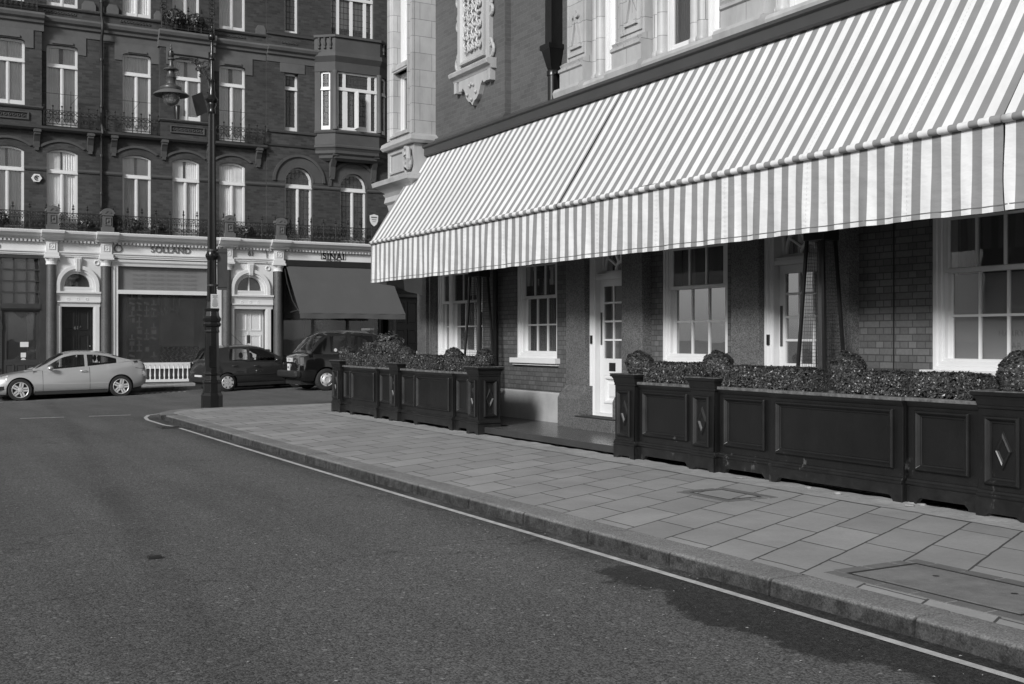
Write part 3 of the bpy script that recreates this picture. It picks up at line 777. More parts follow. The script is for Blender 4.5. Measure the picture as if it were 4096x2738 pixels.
def juliet(s0, s1, z0):
    m = MB(); y = YF-.24; h = .52
    for z in (z0+.06, z0+h): m.tube([(s0, y, z), (s1, y, z)], .014, 4)
    m.tube([(s0, y, z0+1.08), (s1, y, z0+1.08)], .009, 4)
    n = max(2, round((s1-s0)/.29)); st = (s1-s0)/n
    for i in range(n+1):
        s = s0+st*i; m.tube([(s, y, z0), (s, y, z0+h+.1)], .016, 4); m.lathe((s, y, z0+h+.1), [(.012, 0), (.035, .035), (.012, .07)], 6)
        if i < n:
            for q in (-1, 1):
                m.torus((s+st/2+q*.07, y, z0+h-.09), .055, .014, 1, 9, 4); m.tube([(s+st/2+q*st/2, y, z0+h-.2), (s+st/2, y, z0+.06)], .011, 4)
            m.torus((s+st/2, y, z0+.2), .06, .010, 1, 8, 4)
    m.tube([((s0+s1)/2, y, z0+h), ((s0+s1)/2, y, z0+1.2)], .009, 4); m.tube([((s0+s1)/2, y, z0+.75), ((s0+s1)/2+.25, y, z0+1.08)], .007, 4)
    for s in (s0, s1): m.tube([(s, y, z0+.06), (s, YF, z0+.06)], .012, 4); m.tube([(s, y, z0+h), (s, YF, z0+h)], .012, 4)
    return m
for s0, s1 in ((4.72, 6.42), (6.72, 8.45), (10.46, 12.3)): put('balcony_railing', juliet(s0, s1, 8.78), MT['iron'], bld)
def cage(s0, s1):
    m = railing(s0, s1, 12.52, .62, .38)
    return m
for s0, s1 in ((.6, 4.5), (8.55, 10.38)): put('balcony_railing', cage(s0, s1), MT['iron'], bld)
m = MB()
for s in (8.62, 10.30):                 # lattice standards up the third-floor balcony
    for q in (-.09, .09): m.tube([(s+q, YF-.36, 12.5), (s+q, YF-.36, 15.6)], .014, 4)
    for k in range(15): m.torus((s, YF-.36, 12.72+k*.19), .075, .016, 1, 8, 4)
put('balcony_railing', m, MT['iron'], bld)

# ---------------------------------------------------------------- ground floor shopfronts
m = MB(TF)
prof = [(-.1, 4.93), (.10, 4.93), (.14, 5.0), (.30, 5.05), (.36, 5.12), (.42, 5.15), (.44, 5.22), (.40, 5.25), (-.1, 5.25)]
m.mold(prof, -6, 24)
for s in PX: m.mold([(d+.14 if d > 0 else d, z+.003) for d, z in prof], s-.36, s+.36)
put('cornice', m, MT['white_far'], bld)
m = MB(TF)
s = -3.
while s < 22: m.box(s, s+.07, 4.87, 4.95, .02, .16); s += .125
put('dentil', m, MT['white_far'], bld)
m = MB(TF)      # fascia and architrave
m.box(-6, 24, 4.55, 4.92, -.2, .03)
arch = [(-.2, 4.40), (.06, 4.40), (.06, 4.44), (.09, 4.46), (.09, 4.50), (.13, 4.53), (.13, 4.57), (-.2, 4.58)]
for a, b in ((-6, .8), (1.2, 12.99)): m.mold(arch, a, b)
put('fascia', m, MT['white_far'], bld)
for s in PX[1:]:
    m = MB(TF)
    m.box(s-.18, s+.18, 4.40, 4.93, 0, .17); m.box(s-.22, s+.22, 4.40, 4.52, 0, .22); m.box(s-.24, s+.24, 4.33, 4.40, -.1, .26)
    m.T = T_ID; m.lathe((s, YF-.02, 0), [(.17, 4.10), (.19, 4.12), (.175, 4.15), (.175, 4.22), (.21, 4.29), (.23, 4.34)], 20); m.T = TF
    m.frame(s-.10, s+.10, 4.62, 4.84, [(0, .16), (0, .19), (.02, .19), (.025, .165)]); m.rhomb(s, 4.73, .05, .07, [(1, .165), (.8, .19), (.5, .18)])
    o = put('capital', m, MT['white_far'], bld)
    m = MB(); m.lathe((s, YF-.02, 0), [(.165, .6), (.172, 1.5), (.165, 3), (.155, 4.10)], 22); put('column', m, MT['granite_far'], bld, smooth=50)
    m = MB(TF); m.box(s-.22, s+.22, -.4, .42, -.1, .24); m.T = T_ID; m.lathe((s, YF-.02, 0), [(.23, .42), (.24, .46), (.2, .5), (.21, .55), (.17, .6)], 20); put('column_base', m, MT['stone_far'], bld)
    # pedestal in the balcony railing
    m = MB(TF)
    m.box(s-.2, s+.2, 5.25, 5.42, .12, .50); m.box(s-.155, s+.155, 5.42, 5.86, .16, .46); m.box(s-.19, s+.19, 5.82, 5.88, .13, .49)
    m.prism([(s-.22, 5.88), (s+.22, 5.88)]+[(s+.22*math.cos(t*PI/10), 5.90+.17*math.sin(t*PI/10)) for t in range(0, 11)], .13, .49)
    m.frame(s-.10, s+.10, 5.48, 5.76, [(0, .45), (0, .485), (.025, .485), (.03, .462)])
    m.arch(s, 5.90, .06, .11, .48, .51, n=10); m.T = T_ID; m.ell((s, YF-.465, 5.63), (.04, .03, .05), 8, 5)
    put('railing_pier', m, MT['stone_far'], bld)

def archdoor(s0, s1, sc, rg, ro, dark, numeral):
    # panel wall around the arch
    w = MB(TF); wall(w, s0, s1, 3.22, 4.40, [(sc-rg-.1, sc+rg+.1, 3.34, 3.44, rg+.1, 'seg')], 0, .35)
    w.box(s0, s1, 2.86, 3.06, -.1, .02)
    put('door_surround', w, MT['white_far'], bld)
    m = MB(TF)
    zc = 3.42
    for r0, r1, dd in ((rg+.26, ro, .07), (rg+.15, rg+.27, .10), (rg+.08, rg+.16, .045)): m.arch(sc, zc, r0, r1, -.05, dd, n=28)
    for q in (-1, 1):
        for r0, r1, dd in ((rg+.26, ro, .07), (rg+.15, rg+.27, .10), (rg+.08, rg+.16, .045)):
            a, b = sorted((sc+q*r0, sc+q*r1)); m.box(a, b, 3.22, zc, -.05, dd)
    m.prism([(sc-.07, zc+rg+.06), (sc+.07, zc+rg+.06), (sc+.11, 4.38), (sc-.11, 4.38)], 0, .14)
    for k in (-.045, 0, .045): m.box(sc+k-.012, sc+k+.012, zc+rg+.1, 4.34, .13, .16)
    for q in (-1, 1):
        m.T = T_ID; m.torus((sc+q*(ro-.08), YF-.02, 4.22), .075, .022, 1, 12, 5); m.T = TF
    m.mold([(-.1, 3.06), (.03, 3.06), (.06, 3.12), (.12, 3.16), (.12, 3.22), (-.1, 3.23)], s0, s1)
    m.mold([(-.1, 2.70), (.02, 2.70), (.04, 2.82), (.10, 2.85), (.10, 2.89), (-.1, 2.9)], s0+.02, s1-.02)
    for k in (-.3, 0, .3): m.T = T_ID; m.torus((sc+k, YF-.02, 2.965), .04, .016, 1, 12, 5); m.T = TF
    hw = (s1-s0)/2-.16
    for q in (-1, 1):
        a, b = sorted((sc+q*(hw), sc+q*(hw+.14))); m.box(a, b, 0, 2.72, -.1, .06)
        a, b = sorted((sc+q*(hw-.05), sc+q*(hw))); m.box(a, b, 0, 2.70, -.1, .02)
    put('door_architrave', m, MT['white_far'], bld)
    f = MB(TF)
    f.arch(sc, zc, rg, rg+.09, -.25, -.02, n=24)
    for q in (-1, 1): a, b = sorted((sc+q*rg, sc+q*(rg+.09))); f.box(a, b, 3.34, zc, -.25, -.02)
    f.box(sc-rg-.09, sc+rg+.09, 3.30, 3.38, -.25, .01)
    if not dark: f.box(sc-.025, sc+.025, 3.38, zc+rg, -.24, -.18)
    o = put('fanlight', f, MT['white_far'], bld)
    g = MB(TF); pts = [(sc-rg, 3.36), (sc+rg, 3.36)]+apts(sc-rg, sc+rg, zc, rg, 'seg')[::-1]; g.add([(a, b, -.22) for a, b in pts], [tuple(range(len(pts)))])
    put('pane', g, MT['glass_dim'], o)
    d = MB(TF); hw -= .05
    d.box(sc-hw, sc+hw, -.3, 2.70, -.30, -.24)
    for q in (-1, 1):
        a, b = sorted((sc+q*.06, sc+q*(hw-.1)))
        for z0, z1 in ((.15, .95), (1.1, 1.75), (1.9, 2.55)): d.frame(a, b, z0, z1, [(0, -.245), (0, -.22), (.04, -.22), (.06, -.238)], True)
        if not dark: pass
    d.box(sc-.012, sc+.012, -.3, 2.70, -.24, -.225)
    o = put('door', d, MT['black'] if dark else MT['white_far'], bld)
    k = MB(); k.ell((sc, YF+.17, 1.0), (.05, .05, .05), 12, 8)
    put('knob', k, MT['brass'], o, smooth=180)
    if not dark:
        k = MB(TF); k.box(sc-.06, sc+.06, 1.45, 1.74, -.245, -.21); k.box(sc+.02, sc+.05, 1.3, 1.33, -.24, -.21); put('letter_plate', k, MT['steel'], o)
        k = MB(TF); k.box(s1-.28, s1-.16, .95, 1.22, -.02, .09); k.box(s1-.25, s1-.2, 1.1, 1.18, .09, .1); put('entry_phone', k, MT['steel'], bld)
    else:
        k = MB(); k.ell((s1-.32, YF+.17, 1.35), (.025, .03, .025), 8, 6); put('lock', k, MT['brass'], o, smooth=180)
        text('numerals', '61', .17, (sc-.01, YF+.21, 1.98), 'far', MT['brass'], o, .006)
        text('numerals', 'A', .085, (sc+.125, YF+.21, 2.02), 'far', MT['brass'], o, .006)
archdoor(5.13, 6.57, 5.82, .42, .70, True, '61A')
archdoor(11.09, 12.66, 11.80, .46, .74, False, '61')
text('numerals', '61', .24, (11.82, YF-.045, 4.73), 'far', MT['inkgrey'], bld, .012, bold=.006)

# shop with gilt letters, white framed display window
def shopwin():
    m = MB(TF); s0, s1 = 6.92, 10.74
    m.mold([(-.15, 4.14), (.02, 4.14), (.04, 4.22), (.09, 4.28), (.10, 4.36), (-.15, 4.38)], s0, s1)
    m.box(s0, 7.14, .1, 4.14, -.2, .02); m.box(s0+.05, s0+.12, .2, 4.14, .02, .05); m.box(10.42, s1, .1, 4.14, -.2, .02)
    m.box(7.14, 10.42, 3.17, 3.31, -.14, .03); m.box(7.14, 10.42, .55, .72, -.2, .05)
    o = put('shop_window', m, MT['white_far'], bld)
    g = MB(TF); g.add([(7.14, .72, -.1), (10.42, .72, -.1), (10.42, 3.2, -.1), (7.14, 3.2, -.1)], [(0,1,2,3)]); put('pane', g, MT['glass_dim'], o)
    g = MB(TF); g.box(7.14, 10.42, -.3, .55, -.2, 0); put('stall_riser', g, MT['darkwood'], o)
    g = MB(TF); g.add([(7.14, 3.31, -.13), (10.42, 3.31, -.13), (10.42, 4.14, -.13), (7.14, 4.14, -.13)], [(0,1,2,3)]); put('window_film', g, MT['film'], o)
    t = MB()
    for k in range(5): merge_text(t, 'SOLLAND - SOLLAND - SOLLAND - SOLLAND', .115, (8.78, YF+.127, 3.39+k*.15), 'far', .001, .95)
    put('etched_lettering', t, MT['inkgrey'], o)
shopwin()
text('shop_lettering', 'SOLLAND', .29, (8.93, YF-.045, 4.74), 'far', MT['inkgrey'], bld, .015, 1.02, 1.08, .004)
m = MB(); m.torus((7.14, YF-.05, 4.74), .12, .022, 1, 20, 6); put('wall_clock', m, MT['inkgrey'], bld, smooth=180)
# shop room
m = MB(TF); m.add([(6.95, .1, -.2), (6.95, 4.3, -.2), (6.95, 4.3, -4), (6.95, .1, -4)], [(0,1,2,3)]); m.add([(10.7, .1, -.2), (10.7, 4.3, -.2), (10.7, 4.3, -4), (10.7, .1, -4)], [(0,1,2,3)])
m.box(6.95, 10.7, .1, 4.3, -4.1, -4); m.box(6.95, 10.7, .55, .70, -4, -.2); m.box(6.95, 10.7, 4.2, 4.3, -4, -.2)
put('shop_room', m, MT['interior_mid'], bld)
# display wall of small mirrors and frames
disp = thing('display_screen', 'glittering screen of small mirrors behind the white shop window', 'screen', (7.95, YF+.42, .7))
m = MB(T_far(YF+.4))
for i in range(4):
    for j in range(11):
        a, z = 7.58+i*.25, .95+j*.205
        k = rnd.random()
        if k < .3: m.box(a, a+.19, z, z+.05, 0, .03); m.box(a+.07, a+.12, z, z+.19, 0, .032)
        elif k < .55: m.box(a+rnd.uniform(0,.1), a+.19, z, z+.16, 0, .03)
        elif k < .8: m.prism([(a, z+.05), (a+.18, z), (a+.2, z+.06), (a+.02, z+.12)], 0, .03)
put('mirror_tile', m, MT['white_far'], disp)
m = MB(T_far(YF+.4)); m.box(7.52, 8.66, .72, 3.3, -.06, -.02); put('backing_panel', m, MT['wood'], disp)
# chandelier
ch = thing('chandelier', 'glass chandelier with curved arms hanging in the shop window', 'chandelier', (8.95, YF+.65, 2.6))
m = MB(); c = (8.95, YF+.65)
m.tube([(c[0], c[1], 2.7), (c[0], c[1], 4.2)], .012, 5)
for k in range(10):
    t = 2*PI*k/10; m.tube([(c[0]+r*math.cos(t), c[1]+r*math.sin(t), z) for r, z in ((.02, 3.2), (.2, 3.32), (.38, 3.22), (.46, 3.0), (.44, 2.8))], .014, 5)
put('arm', m, MT['white_far'], ch)
m = MB()
for k in range(22):
    t = 2*PI*k/22; m.lathe((c[0]+.4*math.cos(t), c[1]+.4*math.sin(t), 2.6+.08*math.sin(3*t)), [(.004, -.1), (.028, 0), (.004, .12)], 5)
put('glass_drop', m, MT['white_far'], ch)
# patterned sofa
so = thing('sofa', 'dark sofa with pale ribbon pattern inside the shop window', 'sofa', (9.35, YF+.8, .7))
m = MB(T_far(YF+1.0)); m.box(8.65, 10.2, .72, 1.02, -.3, .55); m.box(8.65, 10.2, 1.0, 1.32, -.3, -.02); m.box(8.55, 8.72, .72, 1.2, -.3, .5); m.box(10.12, 10.3, .72, 1.2, -.3, .5)
put('seat', m, MT['curtainpattern'], so, bevel=.03)
m = MB()
for k in range(9):
    x = 8.72+k*.17; m.tube([(x+.05*math.sin(q*1.8+k), YF+1.0-.02+(-.53 if q < 4 else 0)*0-.012, 1.02+.045*q) for q in range(7)], .02, 5)
for k in range(9):
    x = 8.72+k*.17; m.tube([(x+.05*math.sin(q*1.8+k), YF+.44, .74+.045*q) for q in range(7)], .02, 5)
put('ribbon_pattern', m, MT['velvet'], so)
# white balustrade guarding the area in front of the shop
bal = thing('balustrade', 'low white railing of turned balusters before the shop window', 'railing', (9.0, 39.75, .05))
m = MB(T_far(39.75)); m.box(7.85, 10.05, .70, .78, -.03, .05); m.box(7.85, 10.05, .11, .20, -.03, .05); put('rail', m, MT['white_far'], bal)
for k in range(14):
    m = MB(); x = 7.92+k*.159; m.lathe((x, 39.74, 0), [(.03, .2), (.018, .25), (.032, .34), (.018, .52), (.03, .62), (.018, .66), (.03, .70)], 8); put('baluster', m, MT['white_far'], bal, smooth=50)

# left shop: dark timber front
m = MB(TF); s0, s1 = 1.25, 4.8
m.box(s0, s1, 4.30, 4.42, -.2, .06); m.box(4.62, 4.82, 0, 4.3, -.2, .04); m.box(s0, s0+.2, 0, 4.3, -.2, .04)
bars(m, s0+.2, 4.62, 2.78, 4.30, 8, 4, .045, -.1, -.02)
m.box(3.42, 4.64, 2.62, 2.78, -.15, .06); m.mold([(-.1, 2.55), (.04, 2.55), (.10, 2.62), (-.1, 2.66)], 3.42, 4.64)
m.box(3.36, 3.46, -.3, 2.62, -.2, .02); m.box(3.46, 3.60, .9, 2.4, -.15, -.04); m.box(4.52, 4.62, .9, 2.4, -.15, -.04); m.box(3.46, 4.62, -.3, .9, -.15, -.02)
for q in range(3): m.frame(3.55+q*.34, 3.83+q*.34, -.1, .75, [(0, -.02), (0, .0), (.03, .0), (.04, -.015)], True)
m.prism([(3.46, 2.60), (3.46, 2.30)]+[(3.50+.04*k, 2.30+.20*math.sin(k*PI/12)**.6) for k in range(1, 12)]+[(3.98, 2.36), (4.02, 2.33), (4.08, 2.33), (4.12, 2.36)]+[(4.14+.04*k, 2.36+.14*math.sin(k*PI/12)**.6) for k in range(1, 11)]+[(4.62, 2.2), (4.62, 2.60)], -.12, -.03)
m.arch(2.3, 1.9, 1.02, 1.18, -.12, .03, n=24); m.box(1.12, 1.28, -.3, 1.9, -.12, .03)
m.box(s0, 3.4, -.3, .55, -.15, .02); m.box(s0+.2, 3.4, .55, .62, -.15, .05)
o = put('shop_front', m, MT['darkwood'], bld)
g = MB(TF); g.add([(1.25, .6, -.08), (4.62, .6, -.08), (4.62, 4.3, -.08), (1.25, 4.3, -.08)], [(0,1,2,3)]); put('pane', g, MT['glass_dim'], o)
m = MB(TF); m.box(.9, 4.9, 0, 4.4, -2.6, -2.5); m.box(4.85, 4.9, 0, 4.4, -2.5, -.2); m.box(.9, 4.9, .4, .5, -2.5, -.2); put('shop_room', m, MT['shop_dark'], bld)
m = MB(TF); m.box(4.28, 4.60, .9, 4.2, -.6, -.5); curtain_sheet(m, 1.3, 3.3, .6, 1.8, -.7, .04, 10); put('curtain', m, MT['curtain_dark'], bld)
m = MB(TF); m.box(4.02, 4.28, 1.33, 1.5, -.075, -.07); m.box(4.04, 4.2, .98, 1.14, -.075, -.07); m.T = T_ID; m.lathe((4.12, YF+.075, .88), [(.0, -.003), (.08, -.003), (.08, .003), (.0, .003)], 14, 1); put('paper_notice', m, MT['paper'], o)
text('shop_lettering', 'en', .30, (3.27, YF-.045, 4.70), 'far', MT['inkgrey'], bld, .012)

# right shop: dark opening with plate glass
m = MB(TF); m.box(13.0, 24, 4.36, 4.56, -.3, .10); m.box(13.0, 17.75, .1, .55, -.35, -.1)
for s in (13.05, 14.25, 15.65, 17.0): m.box(s, s+.09, .5, 4.4, -.35, -.22)
m.box(17.7, 18.9, .1, 4.4, -.6, -.52)
for z0, z1 in ((.35, 1.2), (1.35, 2.0), (2.2, 3.1)):
    m.frame(17.85, 18.25, z0, z1, [(0, -.52), (0, -.49), (.05, -.49), (.07, -.515)], True); m.frame(18.35, 18.75, z0, z1, [(0, -.52), (0, -.49), (.05, -.49), (.07, -.515)], True)
m.box(18.9, 24, .1, 4.4, -.4, -.3); m.box(17.6, 18.95, 3.25, 3.4, -.52, -.05); m.mold([(-.3, 3.4), (0, 3.4), (.1, 3.55), (-.3, 3.6)], 17.4, 19.0)
o = put('shop_front', m, MT['black'], bld)
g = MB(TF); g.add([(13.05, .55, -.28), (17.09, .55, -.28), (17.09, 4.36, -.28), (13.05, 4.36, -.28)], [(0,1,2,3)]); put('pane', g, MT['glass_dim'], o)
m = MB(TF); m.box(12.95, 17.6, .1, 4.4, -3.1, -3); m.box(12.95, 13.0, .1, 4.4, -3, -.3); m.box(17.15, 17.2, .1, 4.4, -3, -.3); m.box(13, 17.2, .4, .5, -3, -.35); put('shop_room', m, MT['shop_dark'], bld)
m = MB(TF); m.box(15.95, 16.35, .6, 2.9, -.6, -.57); m.box(16.45, 16.9, .6, 2.9, -.5, -.47); m.box(14.1, 14.32, .6, 3.9, -.7, -.6); put('display_panel', m, MT['blind'], bld)
m = MB(); m.lathe((17.45, YF-.02, 0), [(.15, .1), (.165, 1.5), (.15, 4.3)], 18); put('column', m, MT['granite_far'], bld, smooth=50)
t = MB(); merge_text(t, 'SINAI', .33, (15.02, YF-.035, 4.745), 'far', .006, 1.0, 1.12, bold=.012); merge_text(t, 'AND SONS', .10, (15.02, YF-.035, 4.60), 'far', .005, 1.1, 1.1, bold=.003)
t.T = TF; t.frame(14.52, 15.52, 4.625, 4.905, [(0, .03), (0, .042), (.018, .042), (.018, .03)])
put('shop_lettering', t, MT['ink'], bld)
# charcoal shop awning
aw = thing('shop_awning', 'plain charcoal awning pulled out over the dark shopfront', 'awning', (15.2, YF-.1, 4.3))
m = MB()
def aw_pt(u, v):
    return (13.11+u*(17.22-13.11)+.10*v*(1 if u > .5 else .5), 40.36-1.45*v, 4.36-1.82*v-.03*math.sin(PI*v)+.006*math.sin(u*20+v*3))
m.grid(aw_pt, 30, 8); put('canvas', m, MT['awn_dark'], aw, smooth=180, recalc=False)
m = MB(); m.grid(lambda u, v: (13.16+u*4.16, 38.90-.01*math.sin(u*30), 2.54-.19*v-.012*math.sin(u*9)*v), 40, 2); put('valance', m, MT['awn_dark'], aw, smooth=180, recalc=False)
m = MB(); m.tube([(13.16, 38.93, 2.54), (17.32, 38.93, 2.54)], .035, 8); put('front_bar', m, MT['awn_dark'], aw)
m = MB(); m.box(13.02, 17.4, 40.30, 40.46, 4.33, 4.46); put('roller_box', m, MT['black'], aw)
for x in (13.3, 17.1):
    m = MB(); m.tube([(x, 40.4, 2.6), (x+.25, 39.7, 2.72), (x+.02, 38.95, 2.54)], .018, 6); put('folding_arm', m, MT['steel'], aw)
m = MB(); m.tube([(13.05, 40.3, 4.2), (13.04, 40.0, 3.7), (13.08, 39.5, 3.0), (13.16, 39.0, 2.6)], .012, 5)
put('pull_cord', m, MT['steel'], aw)
# bust in a wide hat, added to stand in for a ghostly reflection
mn = thing('reflection_bust', 'pale bust in a wide hat, added in place of a reflection in the dark shop window', 'reflection_bust', (14.75, YF+.75, .5))
m = MB(); m.ell((14.75, YF+.75, 2.1), (.09, .1, .13), 12, 8); m.lathe((14.75, YF+.75, 0), [(.05, 2.0), (.05, 1.9), (.19, 1.82), (.17, 1.5), (.14, 1.3), (.05, 1.28), (.04, .55), (.16, .52), (.16, .5)], 14); put('bust', m, MT['curtain_dark'], mn, smooth=180)
m = MB(); m.lathe((14.75, YF+.75, 2.16), [(.30, -.02), (.31, .0), (.13, .03), (.11, .14), (.02, .16)], 18); put('hat', m, MT['blind'], mn, smooth=60)

# small things fixed to the block
ab = thing('alarm_box', 'white hexagonal alarm box high on the brick wall', 'alarm box', (4.52, YF, 7.0))
m = MB(TF); c = (4.52, 7.0)
hx = lambda r: [(c[0]+r*math.cos(PI/3*k), c[1]+r*.9*math.sin(PI/3*k)) for k in range(6)]
m.prism(hx(.17), 0, .09); put('casing', m, MT['paper'], ab, bevel=.01)
m = MB(); m.torus((4.52, YF-.095, 7.0), .07, .018, 1, 14, 4, .6, 5.2); m.torus((4.52, YF-.095, 7.0), .025, .012, 1, 8, 4); put('emblem', m, MT['ink'], ab)
sg = thing('shield_sign', 'white shield shaped sign fixed to the balcony railing by the striped awning', 'sign', (16.52, YF-.4, 5.94))
m = MB(T_far(YF-.40)); c = 16.52
m.prism([(c-.17, 6.36), (c, 6.41), (c+.17, 6.36), (c+.16, 6.14), (c+.1, 6.02), (c, 5.94), (c-.1, 6.02), (c-.16, 6.14)], 0, .03); put('board', m, MT['paper'], sg)
m = MB(T_far(YF-.40)); m.box(c-.12, c+.12, 6.26, 6.31, .03, .034); m.box(c-.1, c+.1, 6.18, 6.21, .03, .034); m.box(c-.07, c+.07, 6.11, 6.13, .03, .034); put('print', m, MT['inkgrey'], sg)
pt = thing('dark_pot', 'small dark pot standing on the window sill behind the lamp bracket', 'pot', (9.12, YF-.30, 9.39))
m = MB(); m.lathe((9.12, YF-.20, 9.39), [(.07, 0), (.085, .2), (.1, .44), (.09, .46)], 12); put('vessel', m, MT['black'], pt, smooth=50)
m = MB(); m.lathe((9.12, YF-.20, 9.83), [(.095, 0), (.105, .015), (.105, .04), (.09, .05)], 12); put('pot_rim', m, MT['black'], pt)
# ================================================================== the corner restaurant building on the right
XR = 9.54                    # ground-floor wall plane
U, Z0 = .9, .16               # the facade below is drawn in units of .9 m, its zero level at .16 m
def T_face(X0): return lambda s, z, d: (X0 - d, U*s, U*z+Z0)
def TW(x, y, z): return (x-1.06, U*y, U*z+Z0)     # free-standing pieces of the same drawing
TR = T_face(XR)
rb = thing('corner_building', 'brick and cream stone corner building with white sash windows behind the striped awning', 'building', (XR, 11, .1))
YN, YC = 1.0, 22.55         # near end, corner
# ground-floor openings (y0,y1,z0,z1)
wins = {'a': (19.98, 22.12), 'b': (17.12, 18.60), 'c': (12.46, 14.02), 'd': (7.05, 8.88), 'e': (3.2, 5.0)}
doors = [(14.62, 15.98), (10.30, 11.62)]
holes = [(a, b, 1.24, 3.7, 0, '') for a, b in wins.values()]+[(a, b, .26, 3.75, 0, '') for a, b in doors]
m = MB(TR); wall(m, YN, YC, .62, 5.5, holes, 0, .30)
put('ground_floor_wall', m, MT['brick_low'], rb)
m = MB(TR)
prev = YN
for a, b in sorted(doors)+[(YC, YC)]:
    m.box(prev, a, .05, .60, -.3, .012); m.mold([(-.3, .60), (.012, .60), (.0, .63), (-.3, .63)], prev, a); prev = b
put('plinth', m, MT['mortar'] if False else grey('pale_stone_plinth', .32, .75, .2, 2, .3, 40), rb)
# granite pilasters beside the doors
gp = [(15.93, 16.52), (14.28, 14.84), (11.60, 12.17), (9.98, 10.42), (22.30, 22.75)]
for a, b in gp:
    m = MB(TR); m.box(a, b, .78, 5.0, -.05, .17)
    m.mold([(-.05, .05), (.30, .05), (.30, .58), (.26, .66), (.20, .71), (.17, .80), (-.05, .80)], a-.05, b+.05)
    put('granite_pilaster', m, MT['granite'], rb, bevel=.008)
m = MB(TR)
for a, b in ((22.14, 22.30),): m.box(a, b, .05, 4.6, 0, .08); m.box(a+.03, a+.08, .05, 4.6, .08, .13)
put('corner_moulding', m, MT['granite'], rb)
def sash(y0, y1, z0=1.24, z1=3.7, split=None, cols=3, rows_low=2, name='window', letters=None):
    T = TR
    f = MB(T)
    # outer box lining with beads
    f.frame(y0, y1, z0, z1, [(0, -.30), (0, -.02), (.05, -.02), (.055, -.04), (.10, -.04), (.105, -.06), (.135, -.06), (.135, -.26)])
    f.box(y0-.10, y1+.08, z0-.09, z0+.005, -.25, .10); f.box(y0-.07, y1+.05, z0-.13, z0-.09, -.25, .055)
    o = put(name, f, MT['white'], rb, bevel=.004)
    parts = [(y0+.135, y1-.135)] if not split else [(y0+.135, split-.07), (split+.07, y1-.135)]
    if split: f2 = MB(T); f2.box(split-.085, split+.085, z0, z1, -.2, -.05); put('mullion', f2, MT['white'], o)
    mr_ = 2.36
    ss = MB(T); gl = MB(T); bl = MB(T)
    for k, (a, b) in enumerate(parts):
        c = cols if (b-a) > .7 else 1
        # upper sash (outer), lower sash (inner)
        for (q0, q1, d, r) in ((mr_, z1-.1, -.085, 2), (z0+.03, mr_+.05, -.135, rows_low)):
            lo = .10 if q0 < 2 else .045
            ss.frame(a, b, q0, q1, [(0, d-.02), (0, d+.02), (.045, d+.02), (.055, d+.005), (.055, d-.02)])
            ss.box(a+.04, b-.04, q0+.04, q0+lo, d-.02, d+.018)
            bars(ss, a+.05, b-.05, q0+lo, q1-.05, c, r, .028, d-.018, d+.014)
            gl.add([(a+.04, q0+.04, d-.004), (b-.04, q0+.04, d-.004), (b-.04, q1-.04, d-.004), (a+.04, q1-.04, d-.004)], [(0,1,2,3)])
        bl.box(a, b, z0+.02, mr_-.02, -.225, -.215)
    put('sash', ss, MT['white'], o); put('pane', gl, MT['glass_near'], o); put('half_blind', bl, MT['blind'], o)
    cu = MB(T)
    curtain_sheet(cu, y0+.1, y0+.42, mr_, z1, -.30, .02, 4); curtain_sheet(cu, y1-.42, y1-.1, mr_, z1, -.30, .02, 4)
    put('curtain', cu, MT['curtain_dark'], o, smooth=180)
    if letters:
        t = MB(); yc = (y0+y1)/2
        merge_text(t, "HARRY'S", .086, (XR+.212, U*yc, U*1.66+Z0), 'side', .001, 1, 1.1); merge_text(t, "BAR", .086, (XR+.212, U*yc, U*1.52+Z0), 'side', .001, 1, 1.1)
        put('etched_lettering', t, MT['inkgrey'], o)
    return o
sash(*wins['a'], split=21.55); sash(*wins['b'], letters=True); sash(*wins['c'], letters=True); sash(*wins['d'], letters=True, cols=4); sash(*wins['e'])
m = MB(TR); m.box(21.62, 21.9, 1.9, 2.33, -.205, -.2); m.box(21.62, 21.9, 2.5, 2.95, -.205, -.2); put('paper_notice', m, MT['paper'], rb)
